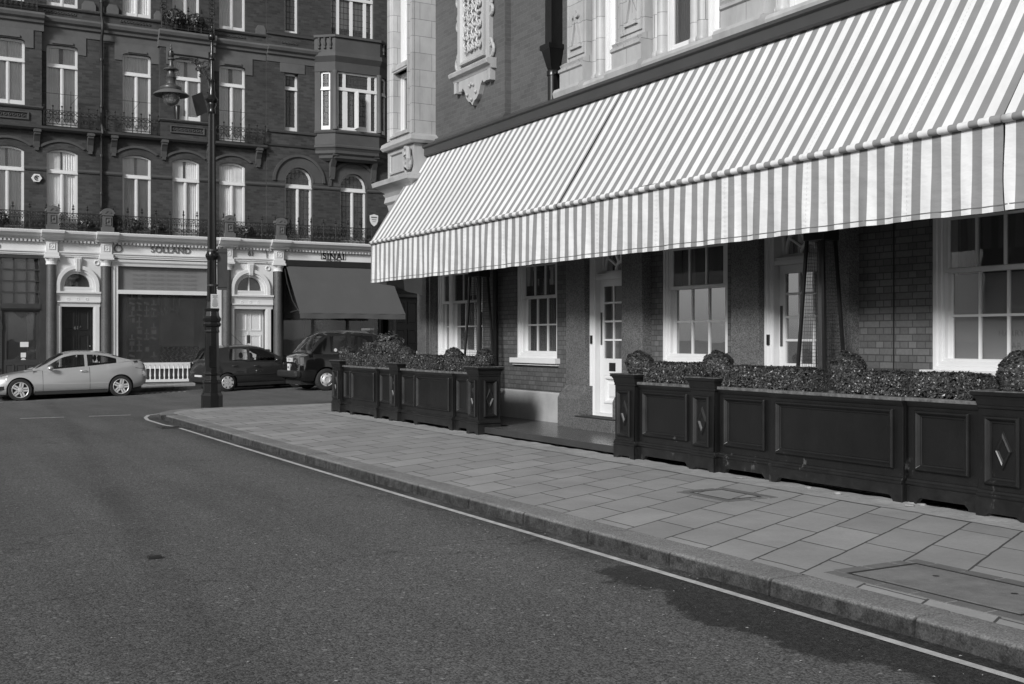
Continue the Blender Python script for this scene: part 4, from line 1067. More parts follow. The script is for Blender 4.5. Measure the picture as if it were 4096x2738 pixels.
def housedoor(y0, y1):
    T = TR; f = MB(T)
    f.frame(y0, y1, .20, 3.52, [(0, -.3), (0, .075), (.05, .075), (.06, .05), (.10, .05), (.11, .03), (.15, .03), (.15, -.3)])
    f.box(y0+.15, y1-.15, 2.60, 2.66, -.2, .02); f.box(y0+.15, y1-.15, 2.66, 2.70, -.2, .0)
    o = put('door_frame', f, MT['white'], rb)
    yc = (y0+y1)/2; hw = (y1-y0)/2-.15
    fl = MB(T); zb = 2.70; r = hw-.05
    fl.frame(y0+.15, y1-.15, zb, 3.37, [(0, -.16), (0, -.10), (.05, -.10), (.05, -.16)])
    fl.arch(yc, zb+.05, r-.045, r, -.15, -.105, n=20); fl.arch(yc, zb+.05, .115, .16, -.15, -.10, n=12)
    for k in range(1, 6):
        t = PI*k/6; c, q = math.cos(t), math.sin(t)
        n = (-q*.014, c*.014)
        p = [(yc+.15*c+n[0], zb+.05+.15*q+n[1]), (yc+.15*c-n[0], zb+.05+.15*q-n[1]), (yc+(r-.03)*c-n[0], zb+.05+(r-.03)*q-n[1]), (yc+(r-.03)*c+n[0], zb+.05+(r-.03)*q+n[1])]
        fl.prism(p, -.149, -.106)
    fo = put('fanlight', fl, MT['white'], rb)
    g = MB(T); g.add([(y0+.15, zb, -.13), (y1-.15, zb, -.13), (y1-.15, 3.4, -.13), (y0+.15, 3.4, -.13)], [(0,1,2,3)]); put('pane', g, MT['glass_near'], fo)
    a, b = yc-hw+.005, yc+hw-.005
    d = MB(T)
    d.frame(a, b, .29, 2.60, [(0, -.10), (0, -.055), (.115, -.055), (.115, -.10)])
    d.box(a+.1, b-.1, .38, .50, -.10, -.056); d.box(a+.1, b-.1, .98, 1.27, -.10, -.056); d.box(a+.1, b-.1, 2.50, 2.54, -.10, -.056)
    d.frame(a+.115, b-.115, .50, .98, [(0, -.062), (.02, -.04), (.05, -.04), (.07, -.085), (.10, -.09), (.14, -.07)], True)
    bars(d, a+.115, b-.115, 1.27, 2.52, 3, 4, .032, -.095, -.06)
    do = put('door', d, MT['white'], rb, bevel=.003)
    g = MB(T); g.add([(a+.1, 1.25, -.08), (b-.1, 1.25, -.08), (b-.1, 2.55, -.08), (a+.1, 2.55, -.08)], [(0,1,2,3)]); put('pane', g, MT['glass_near'], do)
    n = MB(T); n.box(b-.46, b-.28, 1.06, 1.20, -.056, -.048); put('name_plate', n, MT['black'], do)
    n = MB(T); n.box(b-.07, b-.03, 1.50, 2.05, -.056, -.044); put('push_plate', n, MT['steel'], do)
    n = MB(T); n.box(y1-.10, y1-.06, 1.52, 1.66, .05, .075); put('bell_push', n, MT['black'], rb)
    n = MB(T); n.box(a+.05, b-.05, 1.24, 2.5, -.26, -.25); put('half_blind', n, MT['blind'], do)
    s = MB(T); s.box(y0-.02, y1+.02, .06, .285, -.3, .38); put('door_step', s, MT['granite'], rb, bevel=.01)
for a, b in doors: housedoor(a, b)
m = MB(TR)
for s in (19.33,): m.tube([(s, .06, .06), (s, 5.2, .06)], .05, 8)
put('rain_pipe', m, MT['iron'], rb)
m = MB(TR); m.box(9.42, 9.435, .63, 5., 0, .008); put('wall_joint', m, MT['iron'], rb)
# body behind
m = MB(TW); m.box(17.6, 17.7, YN, 22.8, -.2, 11); m.box(10.45, 17.6, YN-.1, YN, -.2, 11); m.box(10.0, 17.6, 22.74, 22.8, 3.5, 11); m.box(10.61, 17.6, 22.5, 22.6, -.2, 3.6); m.box(10.5, 17.6, YN, 22.8, 10.9, 11.0); m.box(10.9, 17.6, YN, 22.5, 5.2, 5.35)
put('rear_wall', m, MT['interior'], rb)
m = MB(TW); m.box(10.85, 10.92, 8.95, 9.9, .2, 5); m.box(13.8, 13.9, YN, 22.5, .2, 5.2); m.box(10.9, 13.8, YN, 22.5, .05, .1); put('room_partition', m, MT['interior'], rb)

# ---------------------------------------------------------------- upper floor
TU = T_face(9.36)
upw = []
# stone window bays: pilaster centre positions and openings
pil = [(15.62, 16.22), (13.98, 14.66), (11.25, 12.0), (8.6, 9.3), (5.9, 6.6), (3.4, 4.1)]
win_u = [(14.86, 15.30), (13.02, 13.62), (12.14, 12.66), (10.3, 11.0), (9.5, 10.0), (7.6, 8.3), (6.8, 7.3), (4.6, 5.6)]
m = MB(TU)
wall(m, 16.20, 18.46, 5.4, 11, [], 0, .2)
wall(m, 18.46, 21.6, 5.4, 11, [], .12, .2); m.add([(18.46, 5.4, 0), (18.46, 11, 0), (18.46, 11, .12), (18.46, 5.4, .12)], [(0,1,2,3)])
wall(m, YN, 16.2, 9.4, 11, [], 0, .2); wall(m, YN, 16.2, 5.3, 5.72, [], 0, .2)
put('upper_wall', m, MT['brick_up'], rb)
m = MB(TU)
m.mold([(-.1, 5.72), (.06, 5.72), (.09, 5.78), (.07, 5.83), (0, 5.86), (-.1, 5.86)], 16.25, 18.40)
m.mold([(-.1, 5.72), (.18, 5.72), (.21, 5.78), (.19, 5.83), (.12, 5.86), (-.1, 5.86)], 18.36, 21.55)
put('sill_course', m, MT['stone_dark'], rb)
m = MB(TU)      # faience mullion wall round the upper windows
edges = sorted(win_u)
prev = YN
for a, b in edges+[(16.2, 16.2)]:
    m.box(prev, a, 5.72, 9.4, -.12, .0); prev = b
m.box(YN, 16.2, 8.9, 9.4, -.11, .002)
put('window_surround', m, MT['faience'], rb)
m = MB(TU)
sillp = [(-.15, 5.66), (.20, 5.66), (.24, 5.72), (.26, 5.80), (.23, 5.86), (.12, 5.90), (-.15, 5.92)]
m.mold(sillp, YN, 16.42)
for a, b in pil: m.mold([(d+.09 if d > 0 else d, z+.003) for d, z in sillp], a-.10, b+.10)
put('sill_course', m, MT['faience_plain'], rb)
for a, b in pil:
    m = MB(TU)
    m.mold([(-.1, 5.90), (.24, 5.90), (.24, 6.14), (.27, 6.16), (.27, 6.20), (.22, 6.24), (.24, 6.28), (.17, 6.33), (-.1, 6.34)], a-.06, b+.06)
    m.box(a, b, 6.33, 9.2, -.1, .14)
    m.frame(a+.05, b-.05, 6.40, 9.1, [(0, .14), (0, .165), (.03, .165), (.04, .142)])
    c = (a+b)/2
    for q in (-1, 1):               # strapwork A
        m.prism([(c+q*.17, 6.52), (c+q*.12, 6.52), (c-q*.0, 6.98), (c+q*.05, 7.0)] if q > 0 else [(c+q*.12, 6.52), (c+q*.17, 6.52), (c+q*.05, 7.0), (c, 6.98)], .14, .18)
    m.box(c-.14, c+.14, 6.52, 6.57, .14, .176); m.box(c-.025, c+.025, 6.98, 7.16, .14, .18)
    for q in (-1, 1): m.T = TW; m.lathe((10.42-.16, c+q*.07, 7.06), [(.035, -.03), (.035, .03)], 10, 0); m.T = TU
    put('pilaster', m, MT['faience'], rb)
for a, b in win_u:
    m = MB(TW)
    for y, q in ((a, -1), (b, 1)):          # bull-nosed jamb shafts
        for k, r in ((.10, .085), (.24, .07)):
            m.lathe((10.42-.0, y+q*k, 0), [(r, 5.9), (r*1.25, 5.92), (r*1.25, 5.98), (r, 6.02), (r, 9.2)], 14)
    put('jamb_shaft', m, MT['faience'], rb, smooth=50)
    f = MB(TU); f.frame(a, b, 5.9, 9.0, [(0, -.14), (0, -.01), (.035, -.01), (.04, -.04), (.05, -.04), (.05, -.12)])
    f.frame(a+.045, b-.045, 6.0, 7.6, [(0, -.10), (0, -.06), (.035, -.06), (.035, -.10)]); f.box(a+.04, b-.04, 5.92, 6.06, -.1, -.055)
    o = put('window', f, MT['white'], rb)
    g = MB(TU); g.add([(a+.05, 5.95, -.085), (b-.05, 5.95, -.085), (b-.05, 9, -.085), (a+.05, 9, -.085)], [(0,1,2,3)]); put('pane', g, MT['glass'], o)
    cu = MB(TU); curtain_sheet(cu, a, b, 5.9, 9, -.2, .015, 6, ph=a); put('curtain', cu, MT['curtain_dark'], o, smooth=180)
m = MB(TW); m.box(10.72, 10.8, YN, 22.6, 5.4, 10.9); put('room_partition', m, MT['interior'], rb)
# cut-brick quoins beside the rain pipe are part of the wall; the rain pipe with its hopper
m = MB(TW); yy = 16.72; x = 10.30
m.lathe((x, yy, 0), [(.085, 5.7), (.085, 6.25)], 12); m.lathe((x, yy, 0), [(.10, 6.22), (.10, 6.30), (.085, 6.32)], 12)
m.lathe((x, yy, 0), [(.075, 6.30), (.10, 6.36), (.19, 6.66), (.225, 6.68), (.225, 6.76), (.18, 6.76)], 4, ph=PI/4); m.lathe((x+.02, yy, 0), [(.15, 6.7), (.15, 11)], 4, ph=PI/4)
m.box(x-.02, x+.12, yy-.16, yy+.16, 6.24, 6.30)
put('rain_pipe', m, MT['iron_gloss'], rb, smooth=40)
# long grey fascia that carries the awnings
m = MB(T_face(8.99)); m.mold([(-.35, 5.46), (-.02, 5.46), (0, 5.48), (0, 5.62), (.04, 5.64), (.04, 5.685), (.01, 5.70), (-.35, 5.73)], YN, 21.75)
m.box(21.68, 21.745, 5.3, 5.46, -.25, -.05)
put('fascia', m, MT['fascia'], rb)
# carved plaque
m = MB(T_face(9.25)); yc = 19.83
m.box(yc-.50, yc+.50, 6.75, 8.6, 0, .05)
m.frame(yc-.52, yc+.52, 6.9, 8.45, [(0, .03), (0, .13), (.05, .13), (.08, .09), (.10, .09), (.12, .05)])
m.box(yc-.60, yc-.50, 6.75, 8.5, 0, .07); m.box(yc+.50, yc+.60, 6.75, 8.5, 0, .07)
m.mold([(0, 6.60), (.10, 6.60), (.13, 6.66), (.20, 6.69), (.22, 6.76), (.18, 6.80), (0, 6.80)], yc-.82, yc+.82)
m.mold([(0, 8.5), (.12, 8.5), (.2, 8.6), (.18, 8.68), (0, 8.7)], yc-.8, yc+.8)
for q in (-1, 1):
    for z, r in ((6.98, .14), (7.12, .07), (7.75, .10), (7.92, .06), (8.25, .11)):
        m.T = TW; m.torus((10.26, yc+q*.66, z), r, .035, 0, 14, 6); m.T = T_face(9.25)
    m.box(yc+q*.72-.05, yc+q*.72+.05, 6.38, 6.60, 0, .12); m.box(yc+q*.62-.06, yc+q*.62+.06, 6.8, 8.4, 0, .09)
pend = [(-.60, 6.60), (-.60, 6.40), (-.48, 6.38), (-.42, 6.44), (-.34, 6.36), (-.26, 6.20), (-.16, 6.12), (-.08, 6.10), (0, 6.02), (.08, 6.10), (.16, 6.12), (.26, 6.20), (.34, 6.36), (.42, 6.44), (.48, 6.38), (.60, 6.40), (.60, 6.60)]
m.prism([(yc+a, b) for a, b in pend], 0, .10)
m.T = TW
for y, z in ((-.18, 6.26), (.18, 6.26), (0, 6.14), (-.07, 6.42), (.07, 6.42), (0, 6.45)): m.ell((10.19, yc+y, z), (.03, .035, .035), 8, 6)
o = put('carved_plaque', m, MT['faience_plain'], rb, bevel=.006); o.location = (0, -.2, .18)
m = MB(TW); rr = random.Random(4)
for i in range(6):
    for j in range(4):
        z = 7.18+i*.20; y = yc-.27+j*.18+.03*(i % 2); r = rr.uniform(.045, .075)
        m.torus((10.22, y, z), r, .024, 0, 12, 5, rr.uniform(0, 6), rr.uniform(8, 11)); m.ell((10.21, y+rr.uniform(-.05, .05), z+rr.uniform(-.05, .05)), (.03, .03, .045), 7, 5)
        m.tube([(10.21, y, z), (10.20, y+.07, z+.08), (10.21, y+.04, z+.16)], .02, 5)
o = put('carved_foliage', m, MT['faience_plain'], rb, smooth=60); o.location = (0, -.2, .18)
# projecting stone corner bay
TB = T_face(8.80)
m = MB(TB)
wall(m, 21.5, 22.85, 5.9, 11, [(21.86, 22.62, 6.08, 7.42, 0, ''), (21.86, 22.62, 7.58, 9.4, 0, '')], 0, .30)
m.T = TW; m.box(9.87, 10.5, 21.49, 21.51, 5.9, 11); m.box(9.87, 10.5, 22.84, 22.86, 5.9, 11); m.box(9.88, 10.4, 21.52, 22.83, 10.9, 11); m.T = TB
for s in (21.55, 22.78): m.box(s-.05, s+.05, 5.95, 11, 0, .05)
m.frame(21.74, 22.74, 6.0, 10.9, [(0, 0), (0, .045), (.04, .045), (.06, .015), (.09, .015), (.10, 0)])
m.mold([(-.25, 7.42), (-.05, 7.42), (.02, 7.46), (.02, 7.54), (-.05, 7.58), (-.25, 7.58)], 21.8, 22.68)
put('stone_bay', m, MT['faience'], rb)
m = MB(TW)
def ringmold(prof):
    x0, y0, y1, x1 = 9.86, 21.5, 22.85, 10.7
    m.rings([[(x1, y0-o, z) for o, z in prof], [(x0-o, y0-o, z) for o, z in prof], [(x0-o, y1+o, z) for o, z in prof], [(x1, y1+o, z) for o, z in prof]], True, True)
ringmold([(-.2, 5.72), (.10, 5.74), (.14, 5.80), (.12, 5.88), (.04, 5.94), (-.2, 5.96)])
ringmold([(-.2, 5.1), (.02, 5.1), (.02, 5.73), (-.2, 5.74)])
ringmold([(-.2, 4.78), (.06, 4.80), (.16, 4.90), (.26, 4.95), (.28, 5.04), (.20, 5.08), (.02, 5.12), (-.2, 5.13)])
ringmold([(-.2, 4.40), (.0, 4.40), (.03, 4.55), (.08, 4.60), (.06, 4.72), (.1, 4.79), (-.2, 4.8)])
m.T = TB; m.frame(21.95, 22.70, 5.20, 5.66, [(0, .02), (0, .06), (.04, .06), (.06, .03)])
m.T = TW
for y, z, r in ((21.66, 5.35, .15), (21.66, 5.28, .08), (21.70, 5.56, .09)): m.torus((9.78, y, z), r, .045, 0, 16, 6)
m.tube([(9.78, 21.6, 5.2), (9.74, 21.5, 5.4), (9.76, 21.58, 5.62), (9.78, 21.75, 5.66)], .05, 6)
put('bay_cornice', m, MT['faience_plain'], rb)
for z0, z1 in ((6.08, 7.42), (7.58, 9.4)):
    f = MB(TB); f.frame(21.86, 22.62, z0, z1, [(0, -.27), (0, -.16), (.07, -.16), (.075, -.19), (.11, -.19), (.11, -.25)])
    o = put('window', f, MT['white'], rb)
    g = MB(TB); g.add([(21.9, z0, -.22), (22.6, z0, -.22), (22.6, z1, -.22), (21.9, z1, -.22)], [(0,1,2,3)]); put('pane', g, MT['glass'], o)
m = MB(TW); m.box(10.2, 10.26, 21.55, 22.8, 5.9, 10.9); put('curtain', m, MT['interior'], rb)

# ---------------------------------------------------------------- striped awnings
def awning(y0, y1, label, slant=0.):
    t = thing('striped_awning', label, 'awning', (9.1, (y0+y1)/2, 5.2), 0, 'striped awnings along the corner building')
    rr = random.Random(int(y0*10))
    ph = rr.random()*6
    def pt(u, v):                         # v: 0 top .. 1 bar
        top = y1+slant; ye = top+(y1-top)*v
        y = y0+(ye-y0)*u
        sag = -.035*math.sin(PI*v)-.02*math.sin(u*(y1-y0)*1.9+ph)*math.sin(PI*min(1., v*.75))+.006*math.sin(u*(y1-y0)*5+ph*2)*v
        # soft pull wrinkle near the joints
        e = math.exp(-((y-y0)/.28)**2)+math.exp(-((y-ye)/.28)**2)
        sag += .03*e*math.sin(PI*v)*.8
        return (9.22-1.22*v, y, 5.32-1.89*v+sag)
    m = MB(); m.grid(pt, max(60, int((y1-y0)*14)), 18); put('canopy', m, MT['stripe'], t, smooth=180, recalc=False)
    def bar(y): return (8.0, y, 3.405)
    m = MB(); n = max(20, int((y1-y0)*7))
    m.tube([(7.985-.003*math.sin(k*1.3), y0+(y1-y0)*k/n, 3.405+.002*math.sin(k*.8+ph)) for k in range(n+1)], [.032+.002*(rr.random()) for k in range(n+1)], 12); put('front_bar', m, MT['stripe'], t, smooth=180)
    def vp(u, v):
        y = y0+u*(y1-y0)
        w = v**.7
        x = 8.012-.01*v+w*(.008*math.sin(y*4.1+ph)+.009*math.sin(y*9.3+ph*1.7+v*1.2)+.007*math.sin(y*17+v*2.3+ph)+.004*math.sin(y*33+v*4))
        z = 3.38-v*(.73+.004*math.sin(y*1.3+ph)+.002*math.sin(y*7.+ph))
        return (x, y+.010*math.sin(v*5+y*3)*v, z)
    m = MB(); m.grid(vp, max(120, int((y1-y0)*26)), 14); put('valance', m, MT['stripe'], t, smooth=180, recalc=False)
    m = MB(); m.grid(lambda u, v: tuple(Vector(vp(u, .925+.012*v))+Vector((-.003, 0, 0))), max(60, int((y1-y0)*14)), 1); put('hem_stitching', m, MT['inkgrey'], t, smooth=180, recalc=False)
    if slant:                              # end valance turning back to the wall
        A, B_ = Vector((8.0, y1, 0)), Vector((9.12, y1+slant, 0))
        def ev(u, v):
            p = A.lerp(B_, u); w = .03*math.sin(u*9)*v
            return (p.x-w, p.y+w, 3.40-v*(.70+.26*u+.012*math.sin(u*12)))
        m = MB(); m.grid(ev, 50, 6); put('end_valance', m, MT['stripe'], t, smooth=180, recalc=False)
        m = MB(); m.tube([(8.0, y1, 3.405), (9.12, y1+slant, 3.40)], .03, 8); put('end_bar', m, MT['steel'], t)
    for y in (y0+.5, y1-.5):
        m = MB(); m.tube([(9.2, y, 4.7), (8.7, y+.3, 4.1), (8.05, y, 3.42)], .025, 8); put('folding_arm', m, MT['white'], t)
    return t
awning(12.895, 19.56, 'striped awning whose open end hangs nearest the street corner', .10)
awning(5.99, 12.89, 'striped awning over both white doors, between the two joints')
awning(1.2, 5.97, 'striped awning at the right edge, past the joint')

# ---------------------------------------------------------------- decking of the terrace
dk = thing('timber_deck', 'dark stained timber deck below the awning, between the two rows of planters', 'deck', (9.4, 13, .1))
m = MB(); x = 8.10
while x < 9.50:
    far_ = x < 8.5
    segs = [(11.62, 15.16)] if far_ else [(2.0, 21.9)]
    for a, b in segs:
        cuts = [a]+[a+(b-a)*q for q in ((.36, .71) if far_ else (.13, .29, .45, .61, .8))]+[b]
        off = 0
        for c, d in zip(cuts, cuts[1:]): m.box(x, x+.116, c+.002, d-.002, .205, .240)
    x += .121
put('plank', m, MT['deck'], dk, bevel=.003)
m = MB(); m.box(8.085, 8.099, 11.56, 15.18, .152, .238); m.box(8.5, 8.52, 2, 11.6, .12, .2); put('edge_board', m, MT['darkwood'], dk, bevel=.002)
m = MB()
for y in (12, 13.2, 14.4): m.box(8.2, 9.4, y, y+.1, .105, .205)
put('joist', m, MT['darkwood'], dk)
mat_ = thing('door_mat', 'dark mat on the stone step of the left white door', 'mat', (9.33, 13.8, .42))
m = MB(); m.box(9.19, 9.46, 13.3, 14.3, .4175, .432); put('pile', m, MT['cloth'], mat_, bevel=.006)
m = MB(); m.frame(9.18, 9.47, 13.28, 14.32, [(0, .4175), (0, .436), (.02, .436), (.02, .4175)]); put('border', m, MT['plastic'], mat_)

# ---------------------------------------------------------------- patio heaters
def heater(loc, rz, label):
    t = thing('patio_heater', label, 'heater', loc, rz, 'pyramid patio heaters on the deck')
    m = MB()
    h0, h1, w0, w1 = .0, 2.46, .225, .105
    for sx in (-1, 1):
        for sy in (-1, 1):
            m.tube([(sx*w0, sy*w0, h0), (sx*w1, sy*w1, h1)], .022, 4)
    m2 = m; o = put('leg', m2, MT['black'], t, local=True)
    m = MB()
    for k in range(46):
        q = .62+k*(h1-.66)/46; w = w0+(w1-w0)*q/h1-.012
        m.tube([(-w, -w, q), (w, -w, q), (w, w, q), (-w, w, q), (-w, -w, q)], .0019, 3)
    for e in range(4):
        for k in (-.75, -.5, -.25, 0, .25, .5, .75):
            pts = []
            for q in (.6, h1):
                w = w0+(w1-w0)*q/h1-.012
                pts.append([(k*w, -w, q), (w, k*w, q), (k*w, w, q), (-w, k*w, q)][e])
            m.tube(pts, .0017, 3)
    put('guard_mesh', m, MT['pane_mesh'], t, local=True)
    m = MB(); m.lathe((0, 0, 0), [(.04, .6), (.04, h1)], 14); put('flame_tube', m, MT['quartz'], t, smooth=50, local=True)
    m = MB(); m.box(-.22, .22, -.22, .22, .0, .58); m.box(-.235, .235, -.235, .235, .56, .60); m.box(-.25, .25, -.25, .25, 0, .06); put('cabinet', m, MT['black'], t, local=True, bevel=.01)
    m = MB(); m.box(-.135, .135, -.135, .135, h1-.03, h1+.12); m.lathe((0, 0, 0), [(.16, h1+.12), (.16, h1+.20)], 4, ph=PI/4); m.lathe((0, 0, 0), [(.42, h1+.20), (.43, h1+.22), (.2, h1+.30), (.02, h1+.33)], 4, ph=PI/4)
    put('reflector_cap', m, MT['black'], t, local=True, bevel=.006)
heater((8.92, 8.94, .24), R(8), 'black pyramid patio heater before the right white door')
heater((9.0, 17.1, .24), R(20), 'black pyramid patio heater before the corner window')

# ---------------------------------------------------------------- low terrace across the near street (seen only in reflections)
op = thing('low_terrace', 'low brick terrace on the other side of the near street', 'building', (-13, 6, 0))
TO = T_dir((-13., 0), (0, 1), (1, 0))
m = MB(TO); hs = []
for k in range(9):
    y = -16+k*4.6; hs += [(y, y+1.1, 1.0, 2.9, 0, ''), (y, y+1.1, 3.9, 5.5, 0, ''), (y+2.2, y+3.3, .15, 2.7, 0, ''), (y+2.2, y+3.3, 3.9, 5.5, 0, '')]
wall(m, -18, 25, 0, 6.4, hs, 0, .2)
m.box(-18, 25, 0, 6.4, -6.1, -6); m.box(-18, -17.9, 0, 6.4, -6, 0); m.box(24.9, 25, 0, 6.4, -6, 0)
put('wall', m, MT['brick_up'], op)
m = MB(TO); m.box(-18.1, 25.1, 6.4, 6.6, -6.2, .15); put('parapet', m, MT['stone_far'], op)
for h in hs:
    m = MB(TO); m.frame(h[0], h[1], h[2], h[3], [(0, -.16), (0, -.08), (.08, -.08), (.08, -.16)]); m.box(h[0], h[1], (h[2]+h[3])/2-.03, (h[2]+h[3])/2+.03, -.15, -.09)
    o = put('window', m, MT['white_far'], op)
    m = MB(TO); m.box(h[0], h[1], h[2], h[3], -.2, -.17); put('pane', m, MT['darkwood'], o)
# ================================================================== ground
def pave_edge(inset=0.):            # outer kerb line, from behind the camera round the corner and along the far street
    pts = []
    x0 = 4.80+inset
    y = -12.
    while y < 22.4: pts.append((x0+.02*math.sin(y*.35), y)); y += .9
    cx, cy, r = 6.5, 22.6, 1.7-inset
    for k in range(15):
        t = PI-PI/2*k/14; pts.append((cx+r*math.cos(t), cy+(r+.25)*math.sin(t)))
    yt = cy+r+.25
    x = 7.4
    while x < 46: pts.append((x, yt+.9*max(0, min(1, (x-7)/4))*.75)); x += 1.2
    return pts
m = MB()                              # one sheet of asphalt out to the horizon
xs = [-900, -120, -40]+[-12+2*i for i in range(30)]+[60, 140, 900]; ys = [-900, -120, -30, -14, 0, 12, 20]+[24+1.*i for i in range(15)]+[60, 140, 900]
P = [(x, y, gh(x, y)-.0) for x in xs for y in ys]; ny = len(ys)
m.add(P, [(i*ny+j, (i+1)*ny+j, (i+1)*ny+j+1, i*ny+j+1) for i in range(len(xs)-1) for j in range(ny-1)])
struct('road', m, MT['asphalt'])
e = pave_edge(.29)
m = MB()
top = [(x, y, gh(x, y)+.102) for x, y in e]
back = [(46, y, .1) for y in ()]
# fill: strip from kerb line to the building line
m2 = []
for (x, y, z) in top: m2.append((x, y, z))
inner = []
for (x, y, z) in top:
    if y < 22: inner.append((13., y, .102))
    else: inner.append((max(13., x), 21.99, .102))
for k in range(len(top)-1):
    m.add([top[k], top[k+1], inner[k+1], inner[k]], [(0,1,2,3)])
struct('pavement', m, MT['slab'])
# granite kerb stones
m = MB(); eo, ei = pave_edge(0), pave_edge(.295)
def along(P, s):
    for a, b in zip(P, P[1:]):
        L = math.hypot(b[0]-a[0], b[1]-a[1])
        if s <= L: t = s/L; return (a[0]+(b[0]-a[0])*t, a[1]+(b[1]-a[1])*t)
        s -= L
    return P[-1]
# stone joints on the straight part measured from the near end
jy = [-11.5, -8, -5, -3, -1.2, .6, 2.1, 3.02, 4.15, 5.27, 6.28, 7.31, 8.31, 9.32, 10.44, 11.6, 12.7, 13.9, 15.0, 16.3, 17.5, 18.7, 19.8, 21.0, 22.3]
rk = random.Random(5)
def stone(po, pi, h=.106):
    n = len(po); rr = []; w = rk.uniform(-.004, .004); w2 = rk.uniform(-.004, .004)
    for k, ((x, y), (a, b)) in enumerate(zip(po, pi)):
        t = k/(n-1); dx, dy = a-x, b-y; L = math.hypot(dx, dy); ux, uy = dx/L, dy/L; g = gh(x, y); hh = h+w+(w2-w)*t
        ee = .012*(1 if 0 < k < n-1 else 0.)
        q = [(-.004, -.05), (-.002, .05), (.002, hh-.020), (.008, hh-.007), (.020, hh-.001), (.05, hh), (L, hh-.001), (L, -.05)]
        rr.append([(x+ux*o, y+uy*o, g+z) for o, z in q])
    m.rings(rr, True, True)
for a, b in zip(jy, jy[1:]):
    n = 5; L = b-a; po = []; pi = []
    for k in range(n):
        y = a+.011+(L-.022)*k/(n-1); x = 4.80+.02*math.sin(y*.35)
        po.append((x+rk.uniform(-.003, .003), y)); pi.append((x+.287, y))
    stone(po, pi)
k0 = next(i for i, p in enumerate(eo) if p[1] > 22.3)
seq = list(range(k0, len(eo)))
for a in range(0, len(seq)-2, 2):
    idx = seq[a:a+3]; po = [eo[i] for i in idx]; pi = [ei[i] for i in idx]
    po[-1] = (po[-1][0]*.995+po[-2][0]*.005, po[-1][1]*.995+po[-2][1]*.005)
    stone(po, pi, .10)
# kerb of the far pavement
for i in range(36):
    x = -16+i*1.5; po = [(x+.006+.744*k/1, 37.3) for k in (0, 1, 2)]; po[2] = (x+1.494, 37.3); pi = [(p[0], 37.6) for p in po]; stone(po, pi, .12)
struct('kerb', m, MT['kerb'], smooth=35)
m = MB()
xs = [-18+2*i for i in range(28)]
for a, b in zip(xs, xs[1:]): m.add([(a, 37.55, gh(a, 37.55)+.117), (b, 37.55, gh(b, 37.55)+.117), (b, 40.7, gh(b, 40.7)+.13), (a, 40.7, gh(a, 40.7)+.13)], [(0,1,2,3)])
struct('far_pavement', m, MT['slab'])
# rough mortar strip at the foot of the planters
m = MB(); rr = random.Random(8)
def mort(u, v):
    y = 1.+u*20.6; x = 7.74+.33*v
    return (x+(.012*math.sin(y*3.1)+.006*math.sin(y*7.7)+.004*math.sin(y*23))*(1-v), y, .103+.005+.022*v**1.2+.004*math.sin(y*5+v*3)*v+(.003*math.sin(y*17+v*9)*v))
m.grid(mort, 300, 6)
struct('mortar_strip', m, MT['mortar'], smooth=180, recalc=False)
m = MB()
for k in range(9):
    y = rr.uniform(5.5, 11.4) if k < 6 else rr.uniform(15.3, 21.3); x = rr.uniform(7.93, 8.05); r = rr.uniform(.03, .09)
    m.lathe((x, y, .12), [(r*.9, 0), (r, .006), (r*.75, rr.uniform(.010, .02)), (.01, .014)], 6, ph=rr.random()*3)
struct('mortar_crumbs', m, MT['mortar'])
# painted lines
def ribbon(pts, w, z=.004):
    m = MB(); rr = []
    for k, (x, y) in enumerate(pts):
        a = pts[max(0, k-1)]; b = pts[min(len(pts)-1, k+1)]; t = Vector((b[0]-a[0], b[1]-a[1])).normalized(); n = (-t.y, t.x)
        rr.append([(x+n[0]*w/2, y+n[1]*w/2, gh(x, y)+z), (x-n[0]*w/2, y-n[1]*w/2, gh(x, y)+z)])
    m.rings(rr, False); return m
pts = [(4.63+.018*math.sin(.35*(-10+k*.8)), -10+k*.8) for k in range(40)]
pts = [p for p in pts if p[1] < 20.6]
m = ribbon(pts, .062)
q = [(4.63, 20.75)]+[(4.56-.0*k, 21.2+k*.5) for k in range(4)]+[(4.66, 23.4), (4.86, 24.1), (5.3, 24.62), (6.0, 24.85)]
m2 = ribbon(q, .07); b = len(m.v); m.v += m2.v; m.f += [tuple(b+i for i in f) for f in m2.f]
struct('edge_line', m, MT['line'])
m = MB()
for k in range(14):
    x = 4.55-1.31*k
    z0 = .004; a, b_ = x-.83, x; y0 = 24.35
    m.add([(a, y0-.05, gh(a, y0)+z0), (b_, y0-.05, gh(b_, y0)+z0), (b_, y0+.05, gh(b_, y0)+z0), (a, y0+.05, gh(a, y0)+z0)], [(0,1,2,3)])
struct('give_way_line', m, MT['line'])
m = MB()
for k in range(40):
    x = -6+.62*k
    if 6.8 < x < 8.4 or x > 12: continue
    a, b_, y0 = x, x+.36, 35.3
    m.add([(a, y0-.05, gh(a, y0)+.005), (b_, y0-.05, gh(b_, y0)+.005), (b_, y0+.05, gh(b_, y0)+.005), (a, y0+.05, gh(a, y0)+.005)], [(0,1,2,3)])
for a, b_ in ((9.4, 11.5), (12.2, 15.5)): m.add([(a, 35.25, gh(a, 35.3)+.005), (b_, 35.25, gh(b_, 35.3)+.005), (b_, 35.33, gh(b_, 35.3)+.005), (a, 35.33, gh(a, 35.3)+.005)], [(0,1,2,3)])
for x in [7.0+.17*k for k in range(9)]: m.add([(x, 36.2, gh(x, 36.2)+.005), (x+.09, 36.2, gh(x, 36.2)+.005), (x+.25, 36.7, gh(x, 36.7)+.005), (x+.16, 36.7, gh(x, 36.7)+.005)], [(0,1,2,3)])
struct('parking_bay_line', m, MT['line_dim'])
